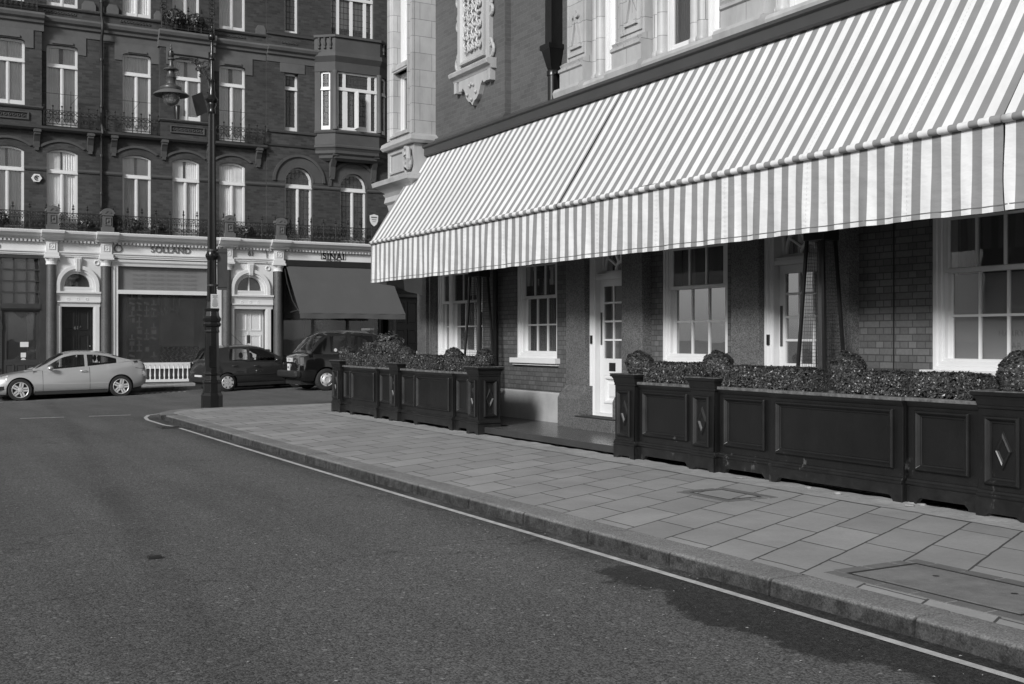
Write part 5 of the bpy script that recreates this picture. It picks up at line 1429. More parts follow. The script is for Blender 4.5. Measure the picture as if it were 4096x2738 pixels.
gr = thing('drain_grating', 'iron drain grating in the gutter beside the kerb corner', 'grating', (4.55, 20.5, .004))
m = MB()
for k in range(9): m.box(4.36+.04*k, 4.384+.04*k, 20.36, 20.66, .004, .014)
put('bar', m, MT['iron'], gr)
m = MB(); m.frame(4.33, 4.73, 20.33, 20.69, [(0, .002), (0, .013), (.03, .013), (.03, .002)]); put('surround', m, MT['steel'], gr)
# inspection covers
def cover(x0, x1, y0, y1, label, rough):
    t = thing('inspection_cover', label, 'cover', ((x0+x1)/2, (y0+y1)/2, .103))
    m = MB(); n = 0
    w = .11
    def ringset(x0, x1, y0, y1):
        y = y0-w
        while y < y1+w-.05:
            L = min(.26, y1+w-y)
            m.box(x0-w, x0-.01, y, y+L-.022, .100, .107); m.box(x1+.01, x1+w, y, y+L-.022, .100, .107); y += L
        x = x0
        while x < x1-.03:
            L = min(.26, x1-x); m.box(x, x+L-.022, y0-w, y0-.01, .100, .107); m.box(x, x+L-.022, y1+.01, y1+w, .100, .107); x += L
    ringset(x0, x1, y0, y1); put('sett_border', m, MT['sett'], t)
    m = MB(); m.frame(x0, x1, y0, y1, [(0, .100), (0, .1085), (.012, .1085), (.012, .1)]); put('metal_frame', m, MT['steel'], t)
    m = MB(); m.box(x0+.03, x1-.03, y0+.03, y1-.03, .1, .1075)
    put('infill_panel', m, MT['cover'] if rough else MT['slab'], t)
    if rough:
        m = MB()
        for q in (-1, 1): m.lathe(((x0+x1)/2+.1, (y0+y1)/2+q*.28, 0), [(.022, .1076), (.022, .1082)], 12)
        put('lifting_eye', m, MT['ink'], t)
cover(5.36, 6.0, 3.9, 5.15, 'stained concrete cover bordered by dark setts beside the kerb', True)
cover(6.86, 7.26, 8.05, 8.62, 'smooth slab cover bordered by dark setts beside the mortar strip', False)

# ================================================================== planters
def leafmesh(pts, size, seed, up=.35):
    r = random.Random(seed); V = []; F = []
    for (p, nrm) in pts:
        n = Vector(nrm)+Vector((r.gauss(0, .5), r.gauss(0, .5), r.gauss(up, .4)))
        if n.length < 1e-3: n = Vector((0, 0, 1))
        n.normalize(); t = n.orthogonal().normalized(); t = (t*math.cos(a := r.random()*6.28)+n.cross(t)*math.sin(a)); b = n.cross(t)
        s = size*r.choice((.55, .75, .9, 1., 1.1, 1.3, 1.5)); w = s*.36
        p = Vector(p); b0 = len(V)
        V += [tuple(p-t*s*.5), tuple(p+b*w-n*w*.15), tuple(p+t*s*.5+n*s*.06), tuple(p-b*w-n*w*.15), tuple(p+n*w*.12)]
        F += [(b0, b0+1, b0+4), (b0+1, b0+2, b0+4), (b0+2, b0+3, b0+4), (b0+3, b0, b0+4)]
    return V, F
def foliage(name, pts, size, seed, core, mat, parent, local=True):
    V, F = leafmesh(pts, size, seed)
    me = bpy.data.meshes.new(name); nl = len(F)
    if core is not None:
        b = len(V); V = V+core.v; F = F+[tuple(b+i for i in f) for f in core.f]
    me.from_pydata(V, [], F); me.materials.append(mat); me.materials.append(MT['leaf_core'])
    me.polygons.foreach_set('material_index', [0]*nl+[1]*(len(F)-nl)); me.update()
    o = bpy.data.objects.new(name, me); COL.objects.link(o)
    if parent:
        o.parent = parent
        if not local: o.matrix_parent_inverse = parent.matrix_basis.inverted()
    return o
def ballpts(r, n, seed, sq=1.0, drop=.0):
    q = random.Random(seed); out = []
    while len(out) < n:
        d = Vector((q.gauss(0, 1), q.gauss(0, 1), q.gauss(0, 1)))
        if d.length < .1: continue
        d.normalize()
        lump = 1+.06*math.sin(d.x*5+seed)*math.sin(d.y*6+1)+.05*math.sin(d.z*9+d.x*7)
        k = 1-.16*q.random()**1.6
        out.append(((d.x*r*lump*k, d.y*r*lump*k, d.z*r*sq*lump*k), tuple(d)))
    return out
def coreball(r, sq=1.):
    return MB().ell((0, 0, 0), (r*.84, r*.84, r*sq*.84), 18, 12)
def hedgepts(L, W, H, n, seed):
    q = random.Random(seed); out = []
    A = [(L*W*1.3), L*H*2, W*H*2]
    while len(out) < n:
        a = q.random()*sum(A); x, y, z = q.uniform(-L/2, L/2), q.uniform(-W/2, W/2), q.uniform(0, H)
        if a < A[0]: z = H; nr = (0, 0, 1)
        elif a < A[0]+A[1]: s = q.choice((-1, 1)); y = s*W/2; nr = (0, s, 0)
        else: s = q.choice((-1, 1)); x = s*L/2; nr = (s, 0, 0)
        lump = .80+.20*math.sin(x*15+seed)*math.sin(x*6.3+1+seed*2)+.05*math.sin(y*22+x*31)
        # rounded shoulders and uneven faces
        ez = max(0, (z-H*.72)/(H*.28)); ex = max(0, (abs(x)-(L/2-.09))/.09)
        y *= (1-.22*ez*ez)*(1-.28*ex*ex); z = z*(1-.10*ex)*(.955+.09*lump-.045)+q.gauss(0, .008); y *= .90+.16*lump
        k = 1-.2*q.random()**2
        zz = z*(1-.25*(1-k))
        if z < H*.25 and q.random() < .45: continue
        out.append(((x*(1-.05*(1-k)), y*k, zz), nr))
    return out
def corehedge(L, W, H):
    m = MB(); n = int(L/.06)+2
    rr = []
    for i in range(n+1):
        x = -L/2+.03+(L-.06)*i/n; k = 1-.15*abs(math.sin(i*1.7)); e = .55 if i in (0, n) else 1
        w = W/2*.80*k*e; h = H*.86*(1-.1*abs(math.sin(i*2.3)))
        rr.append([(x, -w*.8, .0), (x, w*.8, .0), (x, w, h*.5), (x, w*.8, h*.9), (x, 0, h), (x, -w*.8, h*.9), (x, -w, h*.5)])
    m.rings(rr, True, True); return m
def contour(y0, y1, z0, z1, foot=.10, lift=.07):
    return [(y0, z0), (y0+foot, z0), (y0+foot+.02, z0+lift*.6), (y0+foot+.05, z0+lift), (y1-foot-.05, z0+lift), (y1-foot-.02, z0+lift*.6), (y1-foot, z0), (y1, z0), (y1, z1), (y0, z1)]
PM = [(0, 0), (0, .026), (.008, .040), (.020, .044), (.030, .034), (.046, .014), (.060, .010), (.066, -.006)]
def trough(xf, y0, y1, label, W=.42, ztop=1.075, group='black panelled planter troughs'):
    t = thing('planter_trough', label, 'planter', (xf+W/2, (y0+y1)/2, .1), 0, group)
    T = T_side(xf); m = MB(T); g = .10+.012
    m.prism(contour(y0+.004, y1-.004, g, ztop-.03), -.03, 0.)
    m.box(y0+.004, y1-.004, g+.06, ztop-.03, -W, -W+.03); m.box(y0+.005, y0+.035, g, ztop-.03, -W+.03, -.03); m.box(y1-.035, y1-.005, g, ztop-.03, -W+.03, -.03)
    m.prism(contour(y0, y1, g, .285), .0, .018)
    m.mold([(0, .285), (.020, .285), (.034, .300), (.034, .312), (.020, .325), (.012, .345), (0, .350)], y0, y1)
    m.mold([(0, ztop-.085), (.008, ztop-.080), (.020, ztop-.055), (.026, ztop-.034), (0, ztop-.034)], y0, y1)
    put('box', m, MT['planter'], t, bevel=.004)
    m = MB(T); a = .075 if y1-y0 < .7 else .10
    m.frame(y0+a, y1-a, .425, .965, PM); put('panel_moulding', m, MT['planter'], t, bevel=.003)
    m = MB(T); m.frame(y0-.004, y1+.004, 0, 1, [(0, 0)]) if False else None
    m.box(y0-.002, y1+.002, ztop-.033, ztop, -.05, .036); m.box(y0-.002, y1+.002, ztop-.033, ztop, -W-.02, -W+.05); m.box(y0-.002, y0+.05, ztop-.033, ztop, -W+.05, -.05); m.box(y1-.05, y1+.002, ztop-.033, ztop, -W+.05, -.05)
    put('top_rim', m, MT['rim'], t, bevel=.005)
    m = MB(T); m.box(y0+.04, y1-.04, .9, ztop-.045, -W+.03, -.03); put('soil', m, MT['soil'], t)
    return t
def postbox(xf, y0, y1, label, W=.40, ztop=1.16):
    t = thing('planter_box', label, 'planter', (xf+W/2, (y0+y1)/2, .1), 0, 'square black planter boxes with diamonds')
    T = T_side(xf); m = MB(T); g = .105
    m.prism(contour(y0, y1, g, ztop-.02, .08, .05), -.03, 0.); m.box(y0, y1, g+.05, ztop-.02, -W, -W+.03); m.box(y1-.03, y1, g, ztop-.02, -W+.03, -.03)
    TN = T_dir((xf, y0), (1, 0), (0, -1)); b = len(m.v)
    s = MB(TN); s.prism(contour(.0, W, g, ztop-.02, .08, .05), -.03, 0.)
    for mm, a, c in ((m, y0, y1), (s, 0, W)):
        mm.prism(contour(a-.016, c+(.016 if mm is m else 0), g, .285, .08, .05), 0.0, .016)
        mm.mold([(0, .285), (.018, .285), (.032, .300), (.032, .312), (.018, .325), (.010, .345), (0, .35)], a-.016, c)
        mm.mold([(0, 1.02), (.014, 1.025), (.014, 1.045), (0, 1.05)], a-.012, c)
    b = len(m.v); m.v += s.v; m.f += [tuple(b+i for i in f) for f in s.f]
    put('box', m, MT['planter'], t, bevel=.004)
    m = MB(T); s = MB(TN); yc = (y0+y1)/2
    for mm, a, c in ((m, y0, y1), (s, 0, W)):
        q = (a+c)/2; w = (c-a)/2-.075
        mm.frame(q-w, q+w, .395, .965, PM)
    b = len(m.v); m.v += s.v; m.f += [tuple(b+i for i in f) for f in s.f]
    put('panel_moulding', m, MT['planter'], t)
    for mm, a, c in ((MB(T), y0, y1), (MB(TN), 0, W)):
        mm.rhomb((a+c)/2, .68, .085, .165, [(1, 0), (.90, .015), (.72, .021), (.60, .015), (.47, .002)], True); put('diamond', mm, MT['planter'], t)
    m = MB(); x0, x1 = xf, xf+W
    rr = [[(x0-o, y0-o, z), (x1+o, y0-o, z), (x1+o, y1+o, z), (x0-o, y1+o, z)] for o, z in ((0, ztop-.13), (.012, ztop-.10), (.018, ztop-.06), (.034, ztop-.032), (.048, ztop-.028), (.048, ztop), (-.02, ztop+.0), (-.03, ztop-.05))]
    m.rings(rr); put('flared_top', m, MT['rim'] if False else MT['planter'], t, bevel=.004)
    m = MB(); o = .050
    for q in ((x0-o, x1+o, y0-o, y0+.02), (x0-o, x1+o, y1-.02, y1+o), (x0-o, x0+.02, y0+.02, y1-.02), (x1-.02, x1+o, y0+.02, y1-.02)): m.box(q[0], q[1], q[2], q[3], ztop+.0015, ztop+.012)
    put('top_rim', m, MT['rim'], t, bevel=.004)
    m = MB(); m.box(x0+.01, x1-.01, y0+.01, y1-.01, ztop-.2, ztop-.04); put('soil', m, MT['soil'], t)
    return t
# near row (towards the camera)
postbox(8.0, 11.12, 11.54, 'square planter beside the deck gap, its front diamond in full view')
trough(8.06, 10.05, 11.11, 'trough with one square panel right of the deck gap, between two diamond boxes')
postbox(8.0, 9.62, 10.04, 'square diamond planter between two troughs, second from the deck gap')
trough(8.06, 8.76, 9.61, 'trough with a square panel left of the widest trough')
trough(8.015, 7.02, 8.75, 'widest trough with one long panel and flaking paint along its foot')
trough(8.06, 6.24, 7.01, 'trough right of the widest one, with drip marks below its panel')
postbox(8.0, 5.74, 6.22, 'square diamond planter cut by the right edge of the photo')
trough(8.06, 4.6, 5.73, 'trough past the right edge of the photo')
# far row (beyond the deck gap)
postbox(7.99, 15.19, 15.56, 'corner planter with diamonds on two sides at the far end of the deck gap', W=.38)
trough(8.06, 15.57, 16.11, 'short narrow trough beside the far corner planter', group='troughs of the far planter row')
trough(8.01, 16.12, 17.58, 'long trough in the middle of the far planter row', group='troughs of the far planter row')
trough(8.06, 17.59, 18.26, 'short trough left of the long one in the far row', group='troughs of the far planter row')
postbox(7.99, 18.27, 18.64, 'narrow diamond planter in the middle of the far planter row', W=.38)
trough(8.06, 18.65, 19.27, 'short trough left of the middle diamond planter', group='troughs of the far planter row')
trough(8.01, 19.28, 20.62, 'second long trough of the far row, nearer the taxi', group='troughs of the far planter row')
trough(8.06, 20.63, 21.12, 'shortest trough beside the last planter of the far row', group='troughs of the far planter row')
postbox(7.99, 21.13, 21.60, 'last diamond planter of the far row, in front of the taxi wheel', W=.40)
# return row at the corner of the terrace, along the far street
tr_ = thing('planter_trough', 'trough across the far end of the terrace, under the leafy bush', 'planter', (9.1, 21.4, .1))
m = MB(); m.box(8.42, 9.9, 21.18, 21.58, .12, 1.04); put('box', m, MT['planter'], tr_)
m = MB(); m.box(8.40, 9.92, 21.15, 21.61, 1.042, 1.075); put('top_rim', m, MT['rim'], tr_, bevel=.005)

# ------------------------------------------------------------------ clipped box plants
def ballplant(x, y, z, r, label, seed, n=5600, sq=1.0, size=.0235):
    t = thing('box_ball', label, 'shrub', (x, y, z), 0, 'clipped box balls in the planters')
    foliage('foliage', ballpts(r, n, seed, sq), size, seed, coreball(r, sq), MT['leaf'], t)
    m = MB(); m.tube([(0, 0, -r*sq-.14), (.01, .005, -r*.6)], .018, 6); put('stem', m, MT['soil'], t, local=True)
    return t
ballplant(8.22, 11.33, 1.295, .168, 'round box ball on the planter beside the deck gap', 1, sq=.92)
ballplant(8.22, 9.83, 1.30, .172, 'round box ball between two hedges, second from the deck gap', 2, sq=.95)
ballplant(8.36, 8.02, 1.265, .185, 'rough box ball rising behind the hedge of the widest trough', 3, 10000, sq=1.1)
ballplant(8.22, 5.96, 1.30, .20, 'big box ball at the right edge of the photo', 4, 11000)
ballplant(8.20, 15.38, 1.29, .158, 'box ball on the corner planter across the deck gap', 5, 7000)
ballplant(8.34, 16.75, 1.28, .170, 'flat topped box ball behind the far hedge, left of the corner ball', 6, 7500, sq=1.05)
ballplant(8.20, 18.40, 1.30, .168, 'box ball in the middle of the far planter row', 7, 7000)
ballplant(8.95, 20.6, 1.42, .165, 'box ball half hidden behind the middle ball of the far row', 8, 7000)
ballplant(8.20, 21.34, 1.295, .165, 'box ball in front of the black taxi', 9, 7000)
def hedge(x, y0, y1, label, seed, W=.34, H=.285, z=1.03, n=None):
    L = y1-y0
    t = thing('box_hedge', label, 'hedge', (x, (y0+y1)/2, z), PI/2, 'low clipped box hedges in the troughs')
    foliage('foliage', hedgepts(L, W, H, n or int(L*12500), seed), .0235, seed, corehedge(L, W, H), MT['leaf'], t)
    m = MB(); q = random.Random(seed)
    for k in range(int(L*6)): a = -L/2+.1+q.random()*(L-.2); m.tube([(a, 0, -.03), (a+.02, .03*q.uniform(-1, 1), H*.5)], .008, 4)
    put('stem', m, MT['soil'], t, local=True)
hedge(8.25, 10.02, 11.10, 'low box hedge between the first two box balls right of the deck', 21)
hedge(8.25, 8.30, 9.66, 'low box hedge right of the second box ball, before the right heater', 22, H=.27)
hedge(8.24, 7.12, 7.92, 'low box hedge right of the rough ball in the widest trough', 23, H=.265)
hedge(8.25, 6.30, 7.04, 'low box hedge left of the big ball at the right edge', 24, H=.265)
hedge(8.25, 4.6, 5.6, 'low box hedge past the right edge', 25)
hedge(8.25, 15.60, 16.62, 'low box hedge left of the corner ball across the deck', 26, n=14000)
hedge(8.25, 16.85, 18.2, 'low box hedge right of the middle ball in the far row', 27, n=17000)
hedge(8.25, 18.66, 20.0, 'low box hedge left of the middle ball in the far row', 28, n=17000)
hedge(8.25, 20.3, 21.14, 'low box hedge beside the ball in front of the taxi', 29, n=11000)
lb = thing('laurel_bush', 'tall glossy leafed bush in front of the taxi', 'bush', (9.13, 21.36, 1.05))
q = random.Random(31); pts = []
for k in range(1700):
    d = Vector((q.gauss(0, 1), q.gauss(0, 1), q.gauss(.25, .8))); d.normalize(); r = .29*(.35+.65*q.random()**.4)*(1+.18*math.sin(d.x*7)*math.sin(d.z*6+2))
    pts.append(((d.x*r*1.12, d.y*r, .36+d.z*r*1.15), tuple(d)))
foliage('foliage', pts, .075, 31, None, MT['leaf2'], lb)
m = MB()
for k in range(14): a = q.random()*6.28; m.tube([(0, 0, -.05), (.1*math.cos(a), .1*math.sin(a), .2), (.22*math.cos(a), .22*math.sin(a), .3+.3*q.random())], [.014, .01, .004], 5)
put('branch', m, MT['soil'], lb, local=True)
ps = thing('wispy_shrub', 'pale wispy shrub with small leaves among the far box hedges', 'shrub', (8.24, 20.12, 1.03))
pts = [((q.gauss(0, .075), q.gauss(0, .09), q.random()**.7*.5), (q.gauss(0, 1), q.gauss(0, 1), 1)) for k in range(2600)]
foliage('foliage', pts, .026, 33, None, MT['leaf3'], ps)
m = MB()
for k in range(16): a, b = q.gauss(0, .1), q.gauss(0, .12); m.tube([(a*.2, b*.2, -.02), (a*.7, b*.7, .25), (a, b, .48)], .004, 4)
put('stem', m, MT['soil'], ps, local=True)
# plants on the balconies of the brick block
def balconyplant(x, y, z, r, label, seed, n=700, sq=.8):
    t = thing('balcony_plant', label, 'plant', (x, y, z), 0)
    foliage('foliage', ballpts(r, n, seed, sq), .07, seed, coreball(r*.8, sq), MT['leaf'], t)
    m = MB(); m.lathe((0, 0, 0), [(.10, -r*sq-.14), (.14, -r*sq*.4)], 10); put('pot', m, MT['black'], t, local=True)
balconyplant(9.05, YF-.28, 12.98, .36, 'round dark shrub on the high balcony beside the lamp bracket', 41, 1100)
balconyplant(9.75, YF-.28, 12.95, .30, 'lower shrub right of the round one on the high balcony', 42)
balconyplant(6.05, YF-.25, 5.55, .22, 'dark plant behind the railing above the black door', 43, 400)
balconyplant(7.6, YF-.25, 5.58, .24, 'dark plant behind the railing left of the shop letters', 44, 400)
balconyplant(8.45, YF-.25, 5.55, .2, 'small plant behind the railing above the shop letters', 45, 400)
balconyplant(11.6, YF-.25, 5.56, .24, 'dark plant behind the railing above the white door', 46, 400)
balconyplant(3.4, YF-.25, 5.58, .25, 'dark plant behind the leftmost stretch of railing', 47, 400)
# leaf bits and litter
m = MB(); q = random.Random(51)
for k in range(420):
    if k < 150: x, y = q.uniform(3.2, 4.75), q.uniform(2, 9)
    else: x, y = q.uniform(-3, 4.6), q.uniform(2.5, 20)
    s = q.uniform(.004, .013); a = q.random()*6.28; c, d = math.cos(a)*s, math.sin(a)*s
    m.add([(x-c, y-d, .006), (x+d*.5, y-c*.5, .009), (x+c, y+d, .007), (x-d*.5, y+c*.5, .010)], [(0,1,2,3)])
tag(put('leaf_litter', m, MT['leafdry']), 'scattered pale leaf bits on the asphalt', 'litter', kind='stuff')
lt = thing('tape_case', 'small black flat object lying alone on the open road', 'litter', (1.73, 8.36, .0))
m = MB(); m.box(1.68, 1.775, 8.33, 8.385, .002, .022); put('case', m, MT['plastic'], lt, bevel=.003)
# ================================================================== lamp post
lx, ly, lz = 6.32, 24.62, gh(6.32, 24.62)+.10
lamp = thing('street_lamp', 'tall black cast iron street lamp with a bell shaped lantern on a bracket', 'street lamp', (lx, ly, lz))
zz = lambda py: 1.6-(py-777)*24.6/2556
m = MB()
m.lathe((lx, ly, 0), [(.235, lz-.05), (.235, .36), (.20, .42), (.20, .47)], 8, ph=PI/8)
m.lathe((lx, ly, 0), [(.20, .45), (.195, .62), (.21, .64), (.21, .68), (.175, .70), (.165, .80), (.19, .81), (.19, .85), (.16, .87), (.15, 1.74), (.165, 1.75), (.165, 1.78), (.155, 1.79), (.155, 1.86), (.19, 1.88), (.20, 1.93), (.17, 1.97), (.195, 2.0), (.20, 2.05), (.165, 2.10), (.15, 2.2), (.165, 2.26), (.14, 2.28), (.125, 2.42), (.105, 2.44)], 8, ph=PI/8)
put('pedestal', m, MT['iron_gloss'], lamp, bevel=.006)
m = MB()
fl = []
for k in range(16):
    pass
def fluted(z0, z1, r0, r1, n=40, w=.07):
    rr = []
    for z, r in ((z0, r0), (z1, r1)):
        rr.append([(lx+r*(1+w*math.cos(k*PI))*math.cos(2*PI*k/n), ly+r*(1+w*math.cos(k*PI))*math.sin(2*PI*k/n), z) for k in range(n)])
    return rr
m.rings(fluted(2.4, 3.36, .100, .092), True, True); m.rings(fluted(3.5, 6.62, .092, .066), True, True)
m.lathe((lx, ly, 0), [(.095, 3.33), (.118, 3.36), (.122, 3.44), (.115, 3.50), (.095, 3.54)], 20)
for k in range(10): t = 2*PI*k/10; m.ell((lx+.115*math.cos(t), ly+.115*math.sin(t), 3.43), (.03, .03, .05), 6, 5)
m.lathe((lx, ly, 0), [(.07, 6.55), (.085, 6.58), (.08, 6.62), (.07, 6.68), (.10, 6.74), (.095, 6.78), (.13, 6.83), (.135, 6.87), (.09, 6.93), (.07, 6.97), (.075, 7.03), (.06, 7.08), (.055, 7.25), (.065, 7.27), (.045, 7.32), (.042, 7.72), (.075, 7.74), (.075, 7.77), (.04, 7.80), (.05, 7.86), (.035, 7.90), (.035, 8.12), (.05, 8.13), (.035, 8.16), (.07, 8.19), (.085, 8.25), (.06, 8.31), (.02, 8.34), (.035, 8.38), (.012, 8.42), (.02, 8.46), (.003, 8.50)], 18)
put('shaft', m, MT['iron_gloss'], lamp, smooth=40)
m = MB(); m.frame(0, 1, 0, 1, [(0, 0)]) if False else None
TL = T_dir((lx-.155, ly-.155), (.7071, -.7071), (-.7071, -.7071))
mm = MB(T_dir((lx-.07, ly-.142), (1, 0), (0, -1))); mm.frame(-.03, .13, .98, 1.45, [(0, 0), (0, .018), (.012, .018), (.014, .008)], True)
for z in (1.1, 1.33): mm.box(-.03, .02, z-.02, z+.02, .008, .022)
put('access_door', mm, MT['iron_gloss'], lamp)
# bracket along -x
lcx = lx-.88
m = MB(); m.tube([(lx, ly, 7.74), (lx-.3, ly, 7.76), (lcx+.05, ly, 7.76)], .022, 8)
m.lathe((lcx, ly, 0), [(.05, 7.66), (.07, 7.72), (.05, 7.82)], 14)
put('bracket_arm', m, MT['iron_gloss'], lamp, smooth=50)
m = MB()
m.tube([(lx-.05, ly, 7.1), (lx-.08, ly, 7.25), (lx-.2, ly, 7.45), (lx-.38, ly, 7.62), (lx-.50, ly, 7.73)], .013, 6)
q = random.Random(61)
for cx_, cz_, r in ((-.12, 7.62, .075), (-.24, 7.60, .06), (-.10, 7.45, .06), (-.22, 7.47, .05), (-.33, 7.66, .045), (-.16, 7.53, .04), (-.42, 7.67, .03), (-.3, 7.5, .04), (-.08, 7.34, .035)):
    m.torus((lx+cx_, ly, cz_), r, .011, 1, 14, 5, q.random()*6, q.random()*3+7.5); m.torus((lx+cx_*1.02, ly+.01, cz_), r*.45, .012, 1, 9, 5, q.random()*6, q.random()*3+7)
    for k in range(3):
        t = q.random()*6.28; m.ell((lx+cx_+r*1.15*math.cos(t), ly+q.uniform(-.015, .015), cz_+r*1.15*math.sin(t)), (.028, .010, .018), 7, 5)
m.ell((lx-.26, ly, 7.36), (.03, .02, .04), 8, 6); m.tube([(lx-.08, ly, 7.05), (lx-.06, ly, 6.98), (lx-.10, ly, 7.02)], .025, 6)
put('scrollwork', m, MT['steel'], lamp, smooth=60)
L0 = 7.76
z_ = lambda zc: L0-(zc-385)*.00161      # read off the enlarged photo
m = MB(); m.lathe((lcx, ly, 0), [(.006, z_(250)), (.018, z_(268)), (.010, z_(285)), (.030, z_(305)), (.030, z_(318)), (.018, z_(330)), (.045, z_(365)), (.065, z_(380)), (.055, z_(400)), (.045, z_(420)), (.075, z_(450)), (.08, z_(462)), (.05, z_(475)), (.045, z_(530)), (.06, z_(560)), (.16, z_(590)), (.158, z_(602)), (.075, z_(615)), (.080, z_(640)), (.095, z_(690)), (.115, z_(705)), (.098, z_(718)), (.10, z_(785)), (.125, z_(800)), (.225, z_(835)), (.23, z_(862)), (.22, z_(875))], 26)
put('lantern_hood', m, MT['lantern'], lamp, smooth=40)
m = MB(); m.lathe((lcx, ly, 0), [(.19, z_(868)), (.24, z_(880)), (.34, z_(915)), (.375, z_(938)), (.37, z_(944)), (.335, z_(925)), (.235, z_(890)), (.17, z_(882))], 30, cap=False)
put('reflector_dish', m, MT['stone_far'], lamp, smooth=40)
m = MB(); m.lathe((lcx, ly, 0), [(.18, z_(890)), (.185, z_(950)), (.178, z_(1000)), (.14, z_(1045)), (.08, z_(1072)), (.01, z_(1085))], 24, cap=False)
put('glass_globe', m, MT['globe'], lamp, smooth=180)
m = MB(); m.lathe((lcx, ly, 0), [(.03, z_(880)), (.03, z_(930)), (.045, z_(960)), (.04, z_(1010)), (.005, z_(1020))], 12); put('lamp_bulb', m, MT['lens'], lamp, smooth=180)
# flag-mounted sign seen from behind
sp = thing('traffic_sign', 'dark back of a tall parking sign clamped to the lamp post', 'sign', (lx+.1, ly, 2.6))
m = MB(T_dir((lx+.11, ly-.02), (.98, -.2), (-.2, -.98)))
m.prism([(0.0, 2.70), (.02, 2.68), (.20, 2.68), (.22, 2.70), (.22, 3.58), (.20, 3.60), (.02, 3.60), (0, 3.58)], 0, .012); m.box(.0, .22, 2.74, 2.77, .012, .03); m.box(0, .22, 3.5, 3.53, .012, .03)
put('plate', m, MT['darkwood'], sp, bevel=.003)
for z in (2.78, 3.55): m = MB(); m.lathe((lx, ly, z), [(.104, -.02), (.106, .02)], 16); m.box(lx+.09, lx+.15, ly-.02, ly+.02, z-.02, z+.02); put('clamp', m, MT['steel'], sp)
nt_ = thing('notice', 'white printed notice strapped to the lamp post', 'notice', (lx+.05, ly-.15, 2.2))
TN_ = T_dir((lx-.06, ly-.165), (.9, .12), (.12, -.9))
m = MB(TN_); m.box(-.01, .20, 2.27, 2.58, 0, .012); put('board', m, MT['paper'], nt_, bevel=.003)
m = MB(TN_)
for k, w in enumerate((.13, .11, .12, .06, .10, .13, .12, .15, .14, .15, .1)):
    if w: m.box(.095-w/2, .095+w/2, 2.545-.024*k, 2.556-.024*k, .012, .0135)
put('print', m, MT['inkgrey'], nt_)
bp = thing('banner', 'tilted black board hung from the lamp post below the bracket', 'banner', (lx-.15, ly, 6.85))
cx = 6.03; cz = 6.60
TB_ = T_dir((cx, ly-.03), (1, 0), (0, -1)); m = MB(TB_)
z = lambda zy: zz(57.3+.168*zy); s_ = lambda zx: (332.2+.168*zx-448.)/104.
m.prism([(s_(590), z(1012)), (s_(730), z(940)), (s_(770), z(1080)), (s_(805), z(1210)), (s_(660), z(1285)), (s_(620), z(1130))], 0, .012); put('panel', m, MT['black'], bp)
m = MB(); m.tube([(cx+s_(765), ly-.02, z(1035)), (lx, ly, z(1028))], .008, 6); put('rod', m, MT['iron'], bp)

# ================================================================== vehicles
def interp(pts):                       # smooth curve through (x, v)
    xs = [p[0] for p in pts]; vs = [p[1] for p in pts]; n = len(pts)
    tg = []
    for i in range(n):
        if i in (0, n-1): j = 0 if i == 0 else n-2; tg.append((vs[j+1]-vs[j])/(xs[j+1]-xs[j]))
        else:
            a = (vs[i]-vs[i-1])/(xs[i]-xs[i-1]); b = (vs[i+1]-vs[i])/(xs[i+1]-xs[i])
            tg.append(0 if a*b <= 0 else 2*a*b/(a+b))
    def f(x):
        if x <= xs[0]: return vs[0]
        if x >= xs[-1]: return vs[-1]
        for i in range(n-1):
            if x <= xs[i+1]:
                h = xs[i+1]-xs[i]; t = (x-xs[i])/h
                return (2*t**3-3*t*t+1)*vs[i]+(t**3-2*t*t+t)*h*tg[i]+(-2*t**3+3*t*t)*vs[i+1]+(t**3-t*t)*h*tg[i+1]
    return f
